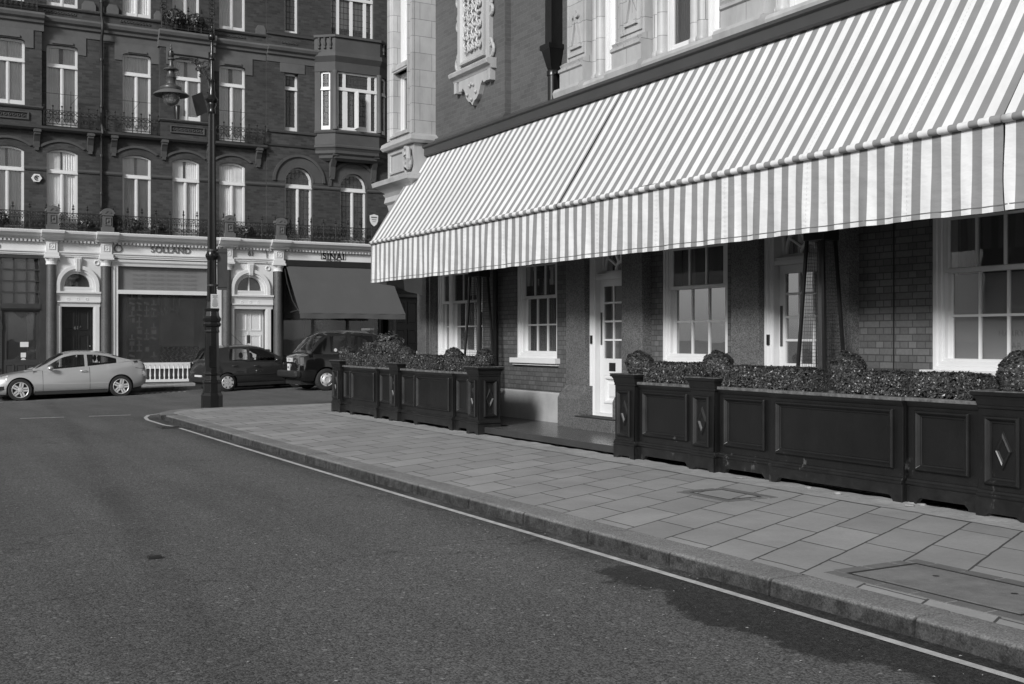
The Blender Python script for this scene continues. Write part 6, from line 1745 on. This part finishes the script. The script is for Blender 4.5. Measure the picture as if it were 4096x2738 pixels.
def car(name, label, cat, loc, rz, P):
    t = thing(name, label, cat, loc, rz)
    x0, x1 = P['x0'], P['x1']; W = P['W']/2
    belt = interp(P['belt']); sill = interp(P['sill']); roof = interp(P['roof']); plan = interp(P['plan'])
    gx0, gx1 = P['gx']; rw = P['wheel']; aw = P['arch']
    xsn = set()
    n = 110
    for i in range(n+1): xsn.add(round(x0+(x1-x0)*i/n, 4))
    for xa in P['axles']:
        for k in range(25): xsn.add(round(xa+aw*math.cos(PI*k/24), 4))
    for a in P['seams']: xsn |= {round(a-.006, 4), round(a+.006, 4)}
    for w in P['side_glass']: xsn |= {round(w[0], 4), round(w[1], 4)}
    xsn |= {round(v, 4) for v in (*P['front_glass'], *P['rear_glass'], gx0, gx1)}
    X = sorted(v for v in xsn if x0 <= v <= x1)
    X = [X[0]]+[b for a, b in zip(X, X[1:]) if b-a > .0008]
    prof = P.get('sect', [(0, .86), (.10, .955), (.30, 1.0), (.55, .995), (.80, .965), (.93, .925), (1.0, .86)])
    def half(x):
        zb = belt(x); zs = sill(x); w = W*plan(x)
        za = 0
        for xa in P['axles']:
            if abs(x-xa) < aw: za = max(za, P['zax']+math.sqrt(aw*aw-(x-xa)**2))
        zl = max(zs, za)
        pts = []
        def wid(z):
            q = max(0., min(1., (z-zs)/max(zb-zs, .01)))
            for (a, b), (c, d) in zip(prof, prof[1:]):
                if q <= c: return w*(b+(d-b)*(q-a)/(c-a))
            return w*prof[-1][1]
        zl = min(zl, zb-.03)
        for k in range(9):
            z = zl+(zb-zl)*k/8
            pts.append((wid(z), z))
        return pts, wid(zb), zb
    mats = {}
    def M_(k): return mats.setdefault(k, MB())
    rows = [half(x) for x in X]
    crown = P.get('crown', .035)
    for i in range(len(X)-1):
        a, b = X[i], X[i+1]; xm = (a+b)/2
        isseam = any(abs(xm-s) < .006 for s in P['seams'])
        key = 'body'
        for dname, d0, d1 in P['doors']:
            if d0 < xm < d1: key = dname
        if isseam: key = 'seam'
        (pa, wa, za), (pb, wb, zb) = rows[i], rows[i+1]
        for s in (1, -1):
            mm = M_(key if key == 'body' else key+('_near' if s < 0 else '_far'))
            for k in range(8):
                mm.add([(a, s*pa[k][0], pa[k][1]), (b, s*pb[k][0], pb[k][1]), (b, s*pb[k+1][0], pb[k+1][1]), (a, s*pa[k+1][0], pa[k+1][1])], [(0,1,2,3)])
            # bonnet / deck outside the cabin, hidden shelf under it
            mm = M_('body')
            for u0, u1 in ((1, .7), (.7, .35), (.35, 0)):
                h = lambda w, z, u: (s*w*u, z+crown*(1-u*u)*(1 if not (gx0+.05 < xm < gx1-.05) else -3))
                q = [(a, *h(wa, za, u0)), (b, *h(wb, zb, u0)), (b, *h(wb, zb, u1)), (a, *h(wa, za, u1))]
                (M_('interior') if gx0+.1 < xm < gx1-.1 else mm).add(q, [(0,1,2,3)])
    for xe, r in ((X[0], rows[0]), (X[-1], rows[-1])):      # nose and tail caps
        loop = [(xe, w, z) for w, z in r[0]]+[(xe, r[1]*u, r[2]+crown*(1-u*u)) for u in (.7, .35, 0, -.35, -.7)]+[(xe, -w, z) for w, z in r[0][::-1]]
        M_('body').add(loop, [tuple(range(len(loop)))])
    # cabin
    gxs = [x for x in X if gx0 <= x <= gx1]
    wrf = P['wr']
    def cab(x):
        p, wb, zb = half(x); zr = max(roof(x), zb+.004); h = zr-zb
        wr = wb+(wrf*W-wb)*min(1, h/(P['hr']))
        ze = zr-P['edge']*min(1, h/.25)
        lo = min(.05, h*.2)/max(h, .01); hi = max(lo+.01, 1-max(.075, .0)/max(h, .1)) if h > .14 else lo+.01
        def at(tq):
            bul = .025*math.sin(PI*tq)
            return (wb+(wr-wb)*tq+bul, zb+(ze-zb)*tq)
        top = [(wr*u, ze+(zr-ze)*(1-u*u)) for u in (1, .90, .6, .3, 0)]
        return [at(0), at(lo*P.get('lo', 1.)), at((lo+hi)/2), at(hi)]+top
    cr_ = [cab(x) for x in gxs]
    for i in range(len(gxs)-1):
        a, b = gxs[i], gxs[i+1]; xm = (a+b)/2; A, B_ = cr_[i], cr_[i+1]
        for s in (1, -1):
            for k in range(8):
                key = 'cabin'
                if k in (1, 2) and any(w0 < xm < w1 for w0, w1 in P['side_glass']): key = 'side_window'
                if k >= 5 and P['front_glass'][0] < xm < P['front_glass'][1]: key = 'windscreen'
                if k >= 5 and P['rear_glass'][0] < xm < P['rear_glass'][1]: key = 'rear_window'
                M_(key if key != 'side_window' else key+('_%d' % sum(xm > w[1] for w in P['side_glass']))+('_near' if s < 0 else '_far')).add([(a, s*A[k][0], A[k][1]), (b, s*B_[k][0], B_[k][1]), (b, s*B_[k+1][0], B_[k+1][1]), (a, s*A[k+1][0], A[k+1][1])], [(0,1,2,3)])
    for xe, r in ((gxs[0], cr_[0]), (gxs[-1], cr_[-1])):
        M_('cabin').add([(xe, w, z) for w, z in r]+[(xe, -w, z) for w, z in r[-2::-1]], [tuple(range(2*len(r)-1))])
    body = None
    mm = mats['body']; c = mats.get('cabin'); b = len(mm.v); mm.v += c.v; mm.f += [tuple(b+i for i in f) for f in c.f]
    put('body', mm, P['paint'], t, smooth=32, local=True, recalc=True)
    for dname in {d[0] for d in P['doors']}:
        pass
    for k, v in mats.items():
        if k in ('body', 'cabin'): continue
        k0 = k; k = k.split('_near')[0].split('_far')[0]; k = 'side_window' if k.startswith('side_window') else k
        mt = {'seam': MT['ink'], 'interior': MT['plastic'], 'side_window': MT['carglass'], 'windscreen': MT['carglass'], 'rear_window': MT['carglass']}.get(k, P['paint'])
        nm = {'seam': 'shut_line', 'interior': 'parcel_shelf'}.get(k, 'door' if k.startswith('door') else k)
        put(nm, v, mt, t, smooth=32, local=True)
    # underside and wheel wells
    m = MB(); m.box(x0+.12, x1-.12, -(W-.26), W-.26, P['clear']-.02, P['belt'][len(P['belt'])//2][1]-.22)
    m.box(P['axles'][0]+aw+.02, P['axles'][1]-aw-.02, -(W-.05), W-.05, P['clear']-.01, P['clear']+.09)
    put('underbody', m, MT['plastic'], t, local=True)
    # seats
    for sx in P['seats']:
        for sy in (-.36, .36):
            m = MB(); zb = belt(sx); m.box(sx-.10, sx+.08, sy-.22, sy+.22, .45, zb+.06); m.ell((sx-.02, sy, zb+.20), (.05, .13, .10), 12, 8); m.tube([(sx, sy-.05, zb), (sx, sy-.05, zb+.15)], .01, 4); m.tube([(sx, sy+.05, zb), (sx, sy+.05, zb+.15)], .01, 4)
            put('seat', m, MT['plastic'], t, local=True, smooth=40)
    if P.get('steer'):
        sx, sy = P['steer']; m = MB(); m.torus((0, 0, 0), .18, .014, 0, 18, 5); me = m.mesh('steering_wheel'); me.transform(Matrix.Translation((sx, sy, belt(sx)+.02)) @ Matrix.Rotation(R(-25), 4, 'Y')); put('steering_wheel', me, MT['plastic'], t, local=True)
    # wheels
    for xa in P['axles']:
        for s in (-1, 1):
            y = s*(W*plan(xa)-.012-P['tw']/2); z = P['zax']
            m = MB(); h = P['tw']/2
            pr = [(rw*.66, -h), (rw*.93, -h), (rw*.985, -h*.8), (rw, -h*.5), (rw, h*.5), (rw*.985, h*.8), (rw*.93, h), (rw*.66, h)]
            m.lathe((xa, y, z), [(r, s*d) for r, d in pr], 40, 1, cap=False)
            wh = put('wheel', m, MT['tyre'], t, smooth=50, local=True)
            m = MB(); yo = y+s*h; rr = rw*P['rim']
            m.lathe((xa, yo, z), [(rr, -s*.10), (rr*1.0, s*.004), (rr*.97, s*.010), (rr*.93, s*.004), (rr*.90, -s*.03), (rr*.88, -s*.10)], 40, 1, cap=False)
            ph = rnd.random()*6
            if P['hub'] == 'star':
                for k in range(5):
                    for dq in (-.16, .16):
                        t_ = ph+2*PI*k/5; c, q = math.cos(t_), math.sin(t_); c2, q2 = math.cos(t_+dq), math.sin(t_+dq)
                        w = .024; n_ = (-q, c)
                        A = (xa+.05*c+n_[0]*dq*.2, z+.05*q+n_[1]*dq*.2); B2 = (xa+rr*.92*c2, z+rr*.92*q2)
                        pp = [(A[0]+n_[0]*w, A[1]+n_[1]*w), (A[0]-n_[0]*w, A[1]-n_[1]*w), (B2[0]-n_[0]*w, B2[1]-n_[1]*w), (B2[0]+n_[0]*w, B2[1]+n_[1]*w)]
                        m.add([(px, yo-s*.022, pz) for px, pz in pp]+[(px, yo-s*.002, pz) for px, pz in pp], [(0,1,2,3),(4,5,6,7),(0,1,5,4),(1,2,6,5),(2,3,7,6),(3,0,4,7)])
                m.lathe((xa, yo, z), [(.075, -s*.03), (.07, s*.002), (.03, s*.010), (.0, s*.010)], 20, 1)
            elif P['hub'] == 'trim':
                m.lathe((xa, yo, z), [(rr*.98, -s*.01), (rr*.95, s*.006), (rr*.6, s*.016), (rr*.3, s*.010), (rr*.28, s*.016), (.0, s*.018)], 36, 1, cap=False)
            else:
                m.lathe((xa, yo, z), [(rr*.98, -s*.02), (rr*.95, s*.004), (rr*.80, s*.004), (rr*.70, s*.02), (rr*.52, s*.045), (rr*.42, s*.05), (rr*.38, s*.035), (.0, s*.035)], 36, 1, cap=False)
            rim = put('rim', m, MT['alloy'], wh, smooth=40, local=True)
            m = MB(); m.lathe((xa, yo-s*.055, z), [(.0, 0), (rr*.9, 0)], 28, 1, cap=False)
            if P['hub'] != 'star':
                for k in range(8 if P['hub'] == 'trim' else 6):
                    t_ = ph+2*PI*k/(8 if P['hub'] == 'trim' else 6); r_ = rr*.80; m.box(xa+r_*math.cos(t_)-.02, xa+r_*math.cos(t_)+.02, *sorted((yo+s*.004, yo+s*.0145)), z+r_*math.sin(t_)-.022, z+r_*math.sin(t_)+.022)
                if P['hub'] == 'trim':
                    for k in range(5): t_ = 2*PI*k/5; m.ell((xa+.05*math.cos(t_), yo+s*.014, z+.05*math.sin(t_)), (.012, .008, .012), 6, 4)
            put('brake_disc', m, MT['plastic'], wh, local=True)
    for s in (-1, 1):
        for (hx, hz) in P['handles']:
            m = MB(); yb = W*plan(hx)*.975
            m.tube([(hx-.09, s*yb, hz), (hx-.07, s*(yb+.035), hz+.003), (hx+.07, s*(yb+.035), hz+.005), (hx+.09, s*yb, hz+.002)], .014, 6); put('door_handle', m, P.get('handle_mat', P['paint']), t, smooth=60, local=True)
        hx, hz = P['mirror']
        yb = W*plan(hx)*.93
        m = MB(); m.ell((hx, s*(yb+.13), hz), (.055 if not P.get('mlong') else .09, .10, .065), 12, 8); m.tube([(hx, s*(yb-.06), hz-.05), (hx, s*(yb+.07), hz-.03)], .02, 6); put('wing_mirror', m, P['paint'], t, smooth=60, local=True)
    t.scale = (P.get('k', 1.),)*3
    return t, W, plan, belt
# silver coupe, nose to the left
xr = 6.38
SP = dict(k=1.045, x0=-.74, x1=3.46, W=1.73, axles=(0, 2.715), wheel=.318, arch=.355, zax=.315, tw=.21, rim=.70, hub='star', clear=.17,
  belt=[(-.74, .86), (-.66, 1.0), (-.50, 1.05), (0, .995), (.9, .915), (2.0, .845), (2.3, .83), (2.8, .765), (3.2, .685), (3.38, .60), (3.46, .50)],
  sill=[(-.74, .40), (-.60, .30), (-.3, .25), (.3, .19), (2.3, .19), (3.1, .19), (3.46, .24)],
  roof=[(-.52, 1.05), (-.3, 1.10), (.05, 1.225), (.4, 1.33), (.8, 1.385), (1.15, 1.39), (1.5, 1.335), (1.8, 1.19), (2.1, 1.01), (2.42, .85)],
  plan=[(-.74, .80), (-.6, .90), (-.3, .965), (.3, 1.0), (1.6, 1.0), (2.5, .985), (3.0, .94), (3.3, .82), (3.46, .62)],
  gx=(-.50, 2.36), wr=.62, hr=.42, edge=.055, side_glass=[(.10, .90), (.98, 1.97)], front_glass=(1.52, 2.30), rear_glass=(-.42, .30),
  seams=[.86, 2.12], doors=[('door', .866, 2.114)], seats=[.55, 1.35], steer=(1.72, .36), handles=[(1.03, .80)], mirror=(1.93, .91), mlong=True, paint=MT['silver'], lo=.4)
t, W, plan, belt = car('silver_coupe', 'silver two door coupe parked at the left kerb', 'car', (xr, 36.50, gh(5, 36.5)+.005), PI, SP)
t.rotation_euler = (0, R(1.1), PI)
for s in (-1, 1):
    m = MB(); m.grid(lambda u, v: (3.02+.36*u, s*(W*plan(3.02+.36*u)*(.90-.34*v*u)+.004), .60+.10*(1-u*.7)-.0+.03*v-.12*(1-v)*(.3+.7*u)), 8, 4); put('headlight', m, MT['lens'], t, smooth=180, local=True)
    m = MB(); m.grid(lambda u, v: (-.70+.28*u, s*(W*plan(-.70+.28*u)*(.97-.06*v)+.008), .80+.16*v*(1-.4*u)+.04*u), 8, 4); put('tail_light', m, MT['redlens'], t, smooth=180, local=True)
    m = MB(); m.grid(lambda u, v: (.36+1.98*u, s*(W*plan(1)*1.003), .43+.03*u+.014*v), 12, 1); put('rubbing_strip', m, MT['alloy'], t, local=True)
    m = MB(); m.box(3.12, 3.30, *sorted((s*W*.88, s*W*.905)), .33, .43); put('bumper_vent', m, MT['plastic'], t, local=True)
m = MB(); m.mold([(-.55, 1.055), (.55, 1.055), (.5, 1.09), (-.5, 1.09)], -.60, -.46); m.T = T_ID
m2 = MB(); m2.add([(-.46, -.58, 1.06), (-.46, .58, 1.06), (-.62, .55, 1.075), (-.62, -.55, 1.075), (-.46, -.58, 1.045), (-.46, .58, 1.045), (-.62, .55, 1.06), (-.62, -.55, 1.06)], [(0,1,2,3),(4,7,6,5),(2,6,7,3),(0,4,5,1),(1,5,6,2),(0,3,7,4)]); put('spoiler', m2, MT['silver'], t, local=True)
# dark grey hatchback
HP = dict(x0=-.62, x1=3.16, W=1.66, axles=(0, 2.44), wheel=.29, arch=.325, zax=.288, tw=.18, rim=.68, hub='trim', clear=.17,
  belt=[(-.62, .62), (-.56, .86), (-.40, .93), (0, .925), (1.0, .90), (1.9, .88), (2.3, .86), (2.75, .77), (3.05, .64), (3.16, .50)],
  sill=[(-.62, .34), (-.5, .26), (.3, .22), (2.3, .22), (2.9, .22), (3.16, .27)],
  roof=[(-.55, .93), (-.46, 1.12), (-.36, 1.32), (-.26, 1.42), (.2, 1.465), (.8, 1.47), (1.25, 1.42), (1.65, 1.24), (2.05, 1.02), (2.35, .86)],
  plan=[(-.62, .84), (-.5, .93), (0, .985), (.8, 1.), (2., .99), (2.6, .94), (2.95, .84), (3.16, .64)],
  gx=(-.52, 2.28), wr=.70, hr=.5, edge=.06, side_glass=[(.12, .74), (.84, 1.70)], front_glass=(1.28, 2.2), rear_glass=(-.50, -.30),
  seams=[.02, .79, 1.62], doors=[('door_rear', .026, .784), ('door_front', .796, 1.614)], seats=[.22, 1.02], steer=(1.42, -.34), handles=[(.26, .80), (1.0, .78)], handle_mat=MT['plastic'], mirror=(1.66, .95), paint=MT['cargrey'])
hx = 9.39
t, W, plan, belt = car('dark_hatchback', 'dark grey five door hatchback parked behind the lamp post', 'car', (hx, 35.9, gh(hx, 35.9)+.003), R(9), HP)
t.rotation_euler = (0, R(-1.4), R(9))
m = MB(); m.box(-.645, -.605, -.26, .26, .42, .53); put('number_plate', m, MT['plate'], t, local=True)
m = MB(); m.tube([(.9, -.0, 1.47), (.45, -.05, 1.85)], .006, 5); put('aerial', m, MT['plastic'], t, local=True)
m = MB(); m.lathe((-.52, 0, 0), [(.02, .5), (.02, .5)], 4) if False else m.box(-.66, -.52, -.72, .72, .30, .48); put('bumper', m, MT['plastic'], t, local=True, bevel=.03)
for s in (-1, 1):
    m = MB(); m.grid(lambda u, v: (-.60+.10*u, s*(W*plan(-.60+.10*u)*.985), .60+.32*v), 4, 6); put('tail_light', m, MT['redlens'], t, smooth=180, local=True)
    m = MB(); m.grid(lambda u, v: (2.72+.34*u, s*(W*plan(2.72+.34*u)*(.98-.1*v*u)), .58+.10*v), 6, 3); put('headlight', m, MT['lens'], t, smooth=180, local=True)
    m = MB(); m.box(.0, 1.62, *sorted((s*W*.998, s*W*1.012)), .50, .53); put('rubbing_strip', m, MT['plastic'], t, local=True)
h2 = dup(t, (17.8, 36.2, gh(17.8, 36.2)), 0, 'dark parked car mostly hidden behind the clipped bushes and granite pillar')
h2.scale = (1.12, 1.03, 1.10); h2.name = 'parked_car'
# black cab
TP = dict(k=1.035, x0=-.86, x1=3.68, W=1.76, axles=(0, 2.886), wheel=.335, arch=.385, zax=.33, tw=.19, rim=.60, hub='cab', clear=.2,
  belt=[(-.86, .64), (-.82, .86), (-.72, .98), (-.5, 1.07), (0, 1.09), (1.6, 1.07), (2.2, 1.05), (2.7, .98), (3.3, .86), (3.6, .7), (3.68, .56)],
  sill=[(-.86, .36), (-.7, .30), (.4, .27), (2.4, .27), (3.68, .3)],
  roof=[(-.52, 1.10), (-.42, 1.28), (-.28, 1.48), (-.12, 1.65), (.08, 1.755), (.4, 1.80), (1.0, 1.82), (1.5, 1.80), (1.9, 1.70), (2.15, 1.50), (2.4, 1.22), (2.5, 1.08)],
  plan=[(-.86, .74), (-.80, .84), (-.6, .94), (0, 1.0), (1.8, 1.0), (2.6, .96), (3.3, .86), (3.68, .62)],
  gx=(-.50, 2.46), wr=.74, hr=.6, edge=.10, side_glass=[(.16, .72), (.84, 1.56), (1.66, 2.2)], front_glass=(1.86, 2.4), rear_glass=(-.46, -.04),
  sect=[(0, .88), (.12, .97), (.30, 1.0), (.55, 1.0), (.80, .985), (.93, .94), (1.0, .87)], crown=.05,
  seams=[.78, 1.61, 2.3], doors=[('door_rear', .786, 1.604), ('door_front', 1.616, 2.294)], seats=[.3, 1.5], handles=[(1.35, .98)], handle_mat=MT['plastic'], mirror=(2.15, 1.12), paint=MT['carblack'])
tx = 11.95
t, W, plan, belt = car('black_taxi', 'black cab seen from its rear corner beside the planters', 'taxi', (tx, 33.75, gh(tx, 33.75)+.003), R(2), TP)
m = MB(T_dir((-.872, .12), (0, -1), (-1, 0))); m.box(-.02, .36, .86, .98, -.04, .012); o = put('number_plate', m, MT['plate'], t, local=True)
text('plate_lettering', '15JYN', .105, (-.8855, -.05, .918), Matrix(((0,0,-1),(-1,0,0),(0,1,0))), MT['ink'], t, .001, .9, local=True)
m = MB(T_dir((-.872, .12), (0, -1), (-1, 0))); m.box(.02, .18, .58, .80, -.04, .012); put('licence_plate', m, MT['plate'], t, local=True)
m = MB(T_dir((-.872, .12), (0, -1), (-1, 0))); m.box(.04, .16, .66, .72, .012, .0135); put('print', m, MT['inkgrey'], t, local=True)
m = MB(); m.box(-.97, -.78, -.80, .80, .40, .60); put('bumper', m, MT['plastic'], t, local=True, bevel=.05)
for s in (-1, 1):
    m = MB(); m.grid(lambda u, v: (-.83+.14*u, s*(W*plan(-.83+.14*u)*(.985-.03*v)+.006), .80+.2*v), 6, 6); put('tail_light', m, MT['redlens'], t, smooth=180, local=True)
    m = MB(); m.ell((3.45, s*.62, .78), (.12, .12, .12), 14, 8); put('headlight', m, MT['lens'], t, smooth=180, local=True)
m = MB(); m.box(1.62, 1.80, -.32, .32, 1.80, 1.88); put('roof_sign', m, MT['stone_far'], t, local=True, bevel=.02)
m = MB(); m.tube([(-.02, -.35, 1.72), (-.32, -.38, 2.05)], .006, 5); put('aerial', m, MT['plastic'], t, local=True)
m = MB(); m.lathe((.30, -.80, 1.21), [(0, -.004), (.05, -.004), (.05, .004), (0, .004)], 16, 1); put('window_sticker', m, MT['plate'], t, local=True)

# ================================================================== the woman on the far pavement
px_, py_ = 17.95, 38.6
pz_ = gh(px_, py_)+.13
person = thing('person', 'woman in sunglasses and a pale scarf, seen behind the dark parked car', 'person', (px_, py_, pz_), R(200))
V = {'pelvis': ((0, 0, .98), .15), 'waist': ((0, .01, 1.12), .12), 'chest': ((0, .01, 1.30), .15), 'neckb': ((0, .0, 1.46), .06), 'neck': ((0, -.01, 1.52), .052), 'hip_l': ((.10, 0, .92), .10), 'knee_l': ((.11, -.04, .50), .065), 'ankle_l': ((.11, .06, .09), .042), 'toe_l': ((.12, -.10, .035), .035),
     'hip_r': ((-.10, 0, .92), .10), 'knee_r': ((-.11, .03, .50), .065), 'ankle_r': ((-.11, .10, .09), .042), 'toe_r': ((-.12, -.07, .035), .035),
     'sh_l': ((.18, .01, 1.40), .062), 'el_l': ((.25, .03, 1.13), .045), 'wr_l': ((.24, -.09, .92), .030), 'sh_r': ((-.18, .01, 1.40), .062), 'el_r': ((-.24, -.02, 1.14), .045), 'wr_r': ((-.15, -.16, 1.36), .030)}
E_ = [('pelvis', 'waist'), ('waist', 'chest'), ('chest', 'neckb'), ('neckb', 'neck'), ('pelvis', 'hip_l'), ('hip_l', 'knee_l'), ('knee_l', 'ankle_l'), ('ankle_l', 'toe_l'), ('pelvis', 'hip_r'), ('hip_r', 'knee_r'), ('knee_r', 'ankle_r'), ('ankle_r', 'toe_r'), ('chest', 'sh_l'), ('sh_l', 'el_l'), ('el_l', 'wr_l'), ('chest', 'sh_r'), ('sh_r', 'el_r'), ('el_r', 'wr_r')]
ks = list(V)
def skinned(name, V, E_, ks, mat, parent):
    me = bpy.data.meshes.new(name); me.from_pydata([V[k][0] for k in ks], [(ks.index(a), ks.index(b)) for a, b in E_], [])
    o = bpy.data.objects.new(name, me); COL.objects.link(o); o.parent = parent
    me.materials.append(mat)
    md = o.modifiers.new('skin', 'SKIN')
    if not me.skin_vertices: 
        bm = bmesh.new(); bm.from_mesh(me); bm.verts.layers.skin.verify(); bm.to_mesh(me); bm.free()
    for k, sv in zip(ks, me.skin_vertices[0].data): sv.radius = (V[k][1], V[k][1]); sv.use_root = k == ks[0]
    md.use_smooth_shade = True
    s = o.modifiers.new('sub', 'SUBSURF'); s.levels = 1; s.render_levels = 2
    return o
skinned('body', V, E_, ks, MT['cloth'], person)
m = MB(); m.ell((0, -.02, 1.64), (.075, .095, .115), 18, 14); m.ell((0, -.035, 1.575), (.05, .06, .05), 12, 8); m.prism([(-.013, 1.60), (.013, 1.60), (.006, 1.65), (-.006, 1.65)], -.02, -.02) if False else None
m.lathe((0, -.118, 1.625), [(.016, -.018), (.011, .0), (.004, .025)], 8); m.ell((0, -.105, 1.585), (.022, .012, .007), 10, 6)
for s in (-1, 1): m.ell((s*.076, -.01, 1.635), (.010, .022, .03), 8, 6)
head = put('head', m, MT['skin'], person, smooth=180, local=True)
m = MB(); m.ell((0, .012, 1.67), (.088, .10, .105), 16, 10); m.ell((0, .06, 1.55), (.075, .06, .13), 14, 10); put('hair', m, MT['hair'], person, smooth=180, local=True)
m = MB()
for s in (-1, 1): m.ell((s*.034, -.112, 1.652), (.030, .014, .024), 12, 8); m.tube([(s*.06, -.10, 1.655), (s*.078, -.02, 1.65)], .004, 4)
m.tube([(-.01, -.122, 1.655), (.01, -.122, 1.655)], .004, 4); put('sunglasses', m, MT['ink'], person, smooth=180, local=True)
m = MB(); m.torus((0, -.01, 1.47), .075, .035, 2, 18, 8); m.ell((.02, -.11, 1.40), (.06, .03, .10), 10, 8); put('scarf', m, MT['paper'], person, smooth=180, local=True)
for s, (hx_, hy_, hz_) in ((1, (.24, -.11, .87)), (-1, (-.13, -.17, 1.41))):
    d = 1 if s < 0 else -1
    hv = {'p0': ((hx_, hy_, hz_-d*.03), .022), 'p1': ((hx_, hy_, hz_+d*.03), .026)}
    he = [('p0', 'p1')]
    for k, (o_, L_) in enumerate(((-.024, .060), (-.008, .070), (.008, .066), (.022, .050))):
        hv['a%d' % k] = ((hx_+o_, hy_-.005, hz_+d*.055), .009); hv['b%d' % k] = ((hx_+o_*1.1, hy_-.02, hz_+d*(.055+L_*.5)), .008); hv['c%d' % k] = ((hx_+o_*1.1, hy_-.04, hz_+d*(.055+L_*.8)), .007)
        he += [('p1', 'a%d' % k), ('a%d' % k, 'b%d' % k), ('b%d' % k, 'c%d' % k)]
    hv['t0'] = ((hx_+.03, hy_-.015, hz_+d*.01), .010); hv['t1'] = ((hx_+.04, hy_-.035, hz_+d*.04), .008); he += [('p0', 't0'), ('t0', 't1')]
    skinned('hand', hv, he, list(hv), MT['skin'], person)

# ================================================================== camera, sky, sun
W_ = bpy.data.worlds.new('World'); scene.world = W_; W_.use_nodes = True
nt = W_.node_tree; nt.nodes.clear()
SUN_EL, SUN_AZ = 26., 33.       # azimuth measured from -x towards -y
dirv = Vector((-math.cos(R(SUN_EL))*math.cos(R(SUN_AZ)), -math.cos(R(SUN_EL))*math.sin(R(SUN_AZ)), math.sin(R(SUN_EL))))
sky = nt.nodes.new('ShaderNodeTexSky'); sky.sky_type = 'NISHITA'; sky.sun_disc = False; sky.sun_elevation = R(SUN_EL)
sky.sun_rotation = math.atan2(dirv.x, dirv.y); sky.dust_density = 1.0; sky.air_density = 1.0
bwn = nt.nodes.new('ShaderNodeRGBToBW'); bg = nt.nodes.new('ShaderNodeBackground'); wo = nt.nodes.new('ShaderNodeOutputWorld')
nt.links.new(sky.outputs[0], bwn.inputs[0]); nt.links.new(bwn.outputs[0], bg.inputs[0]); nt.links.new(bg.outputs[0], wo.inputs[0])
bg.inputs[1].default_value = .115
sl = bpy.data.lights.new('sun', 'SUN'); sl.energy = 3.4; sl.angle = R(11.); sl.color = (1, 1, 1)
so_ = bpy.data.objects.new('sun', sl); COL.objects.link(so_); so_.rotation_euler = dirv.to_track_quat('Z', 'Y').to_euler(); so_.location = dirv*60
cd = bpy.data.cameras.new('camera'); cam = bpy.data.objects.new('camera', cd); COL.objects.link(cam); scene.camera = cam
cd.sensor_width = 36; cd.lens = 2556/2346*36; cd.shift_y = -7/2346.; cd.clip_end = 3000; cd.clip_start = .05
cam.location = (0, 0, 1.6)
f = Vector((.4917, .8708, 0)).normalized()
cam.rotation_euler = f.to_track_quat('-Z', 'Y').to_euler()
vs = scene.view_settings; vs.view_transform = 'Standard'; vs.look = 'None'; vs.exposure = .18; vs.gamma = 1.
scene.render.engine = 'CYCLES'
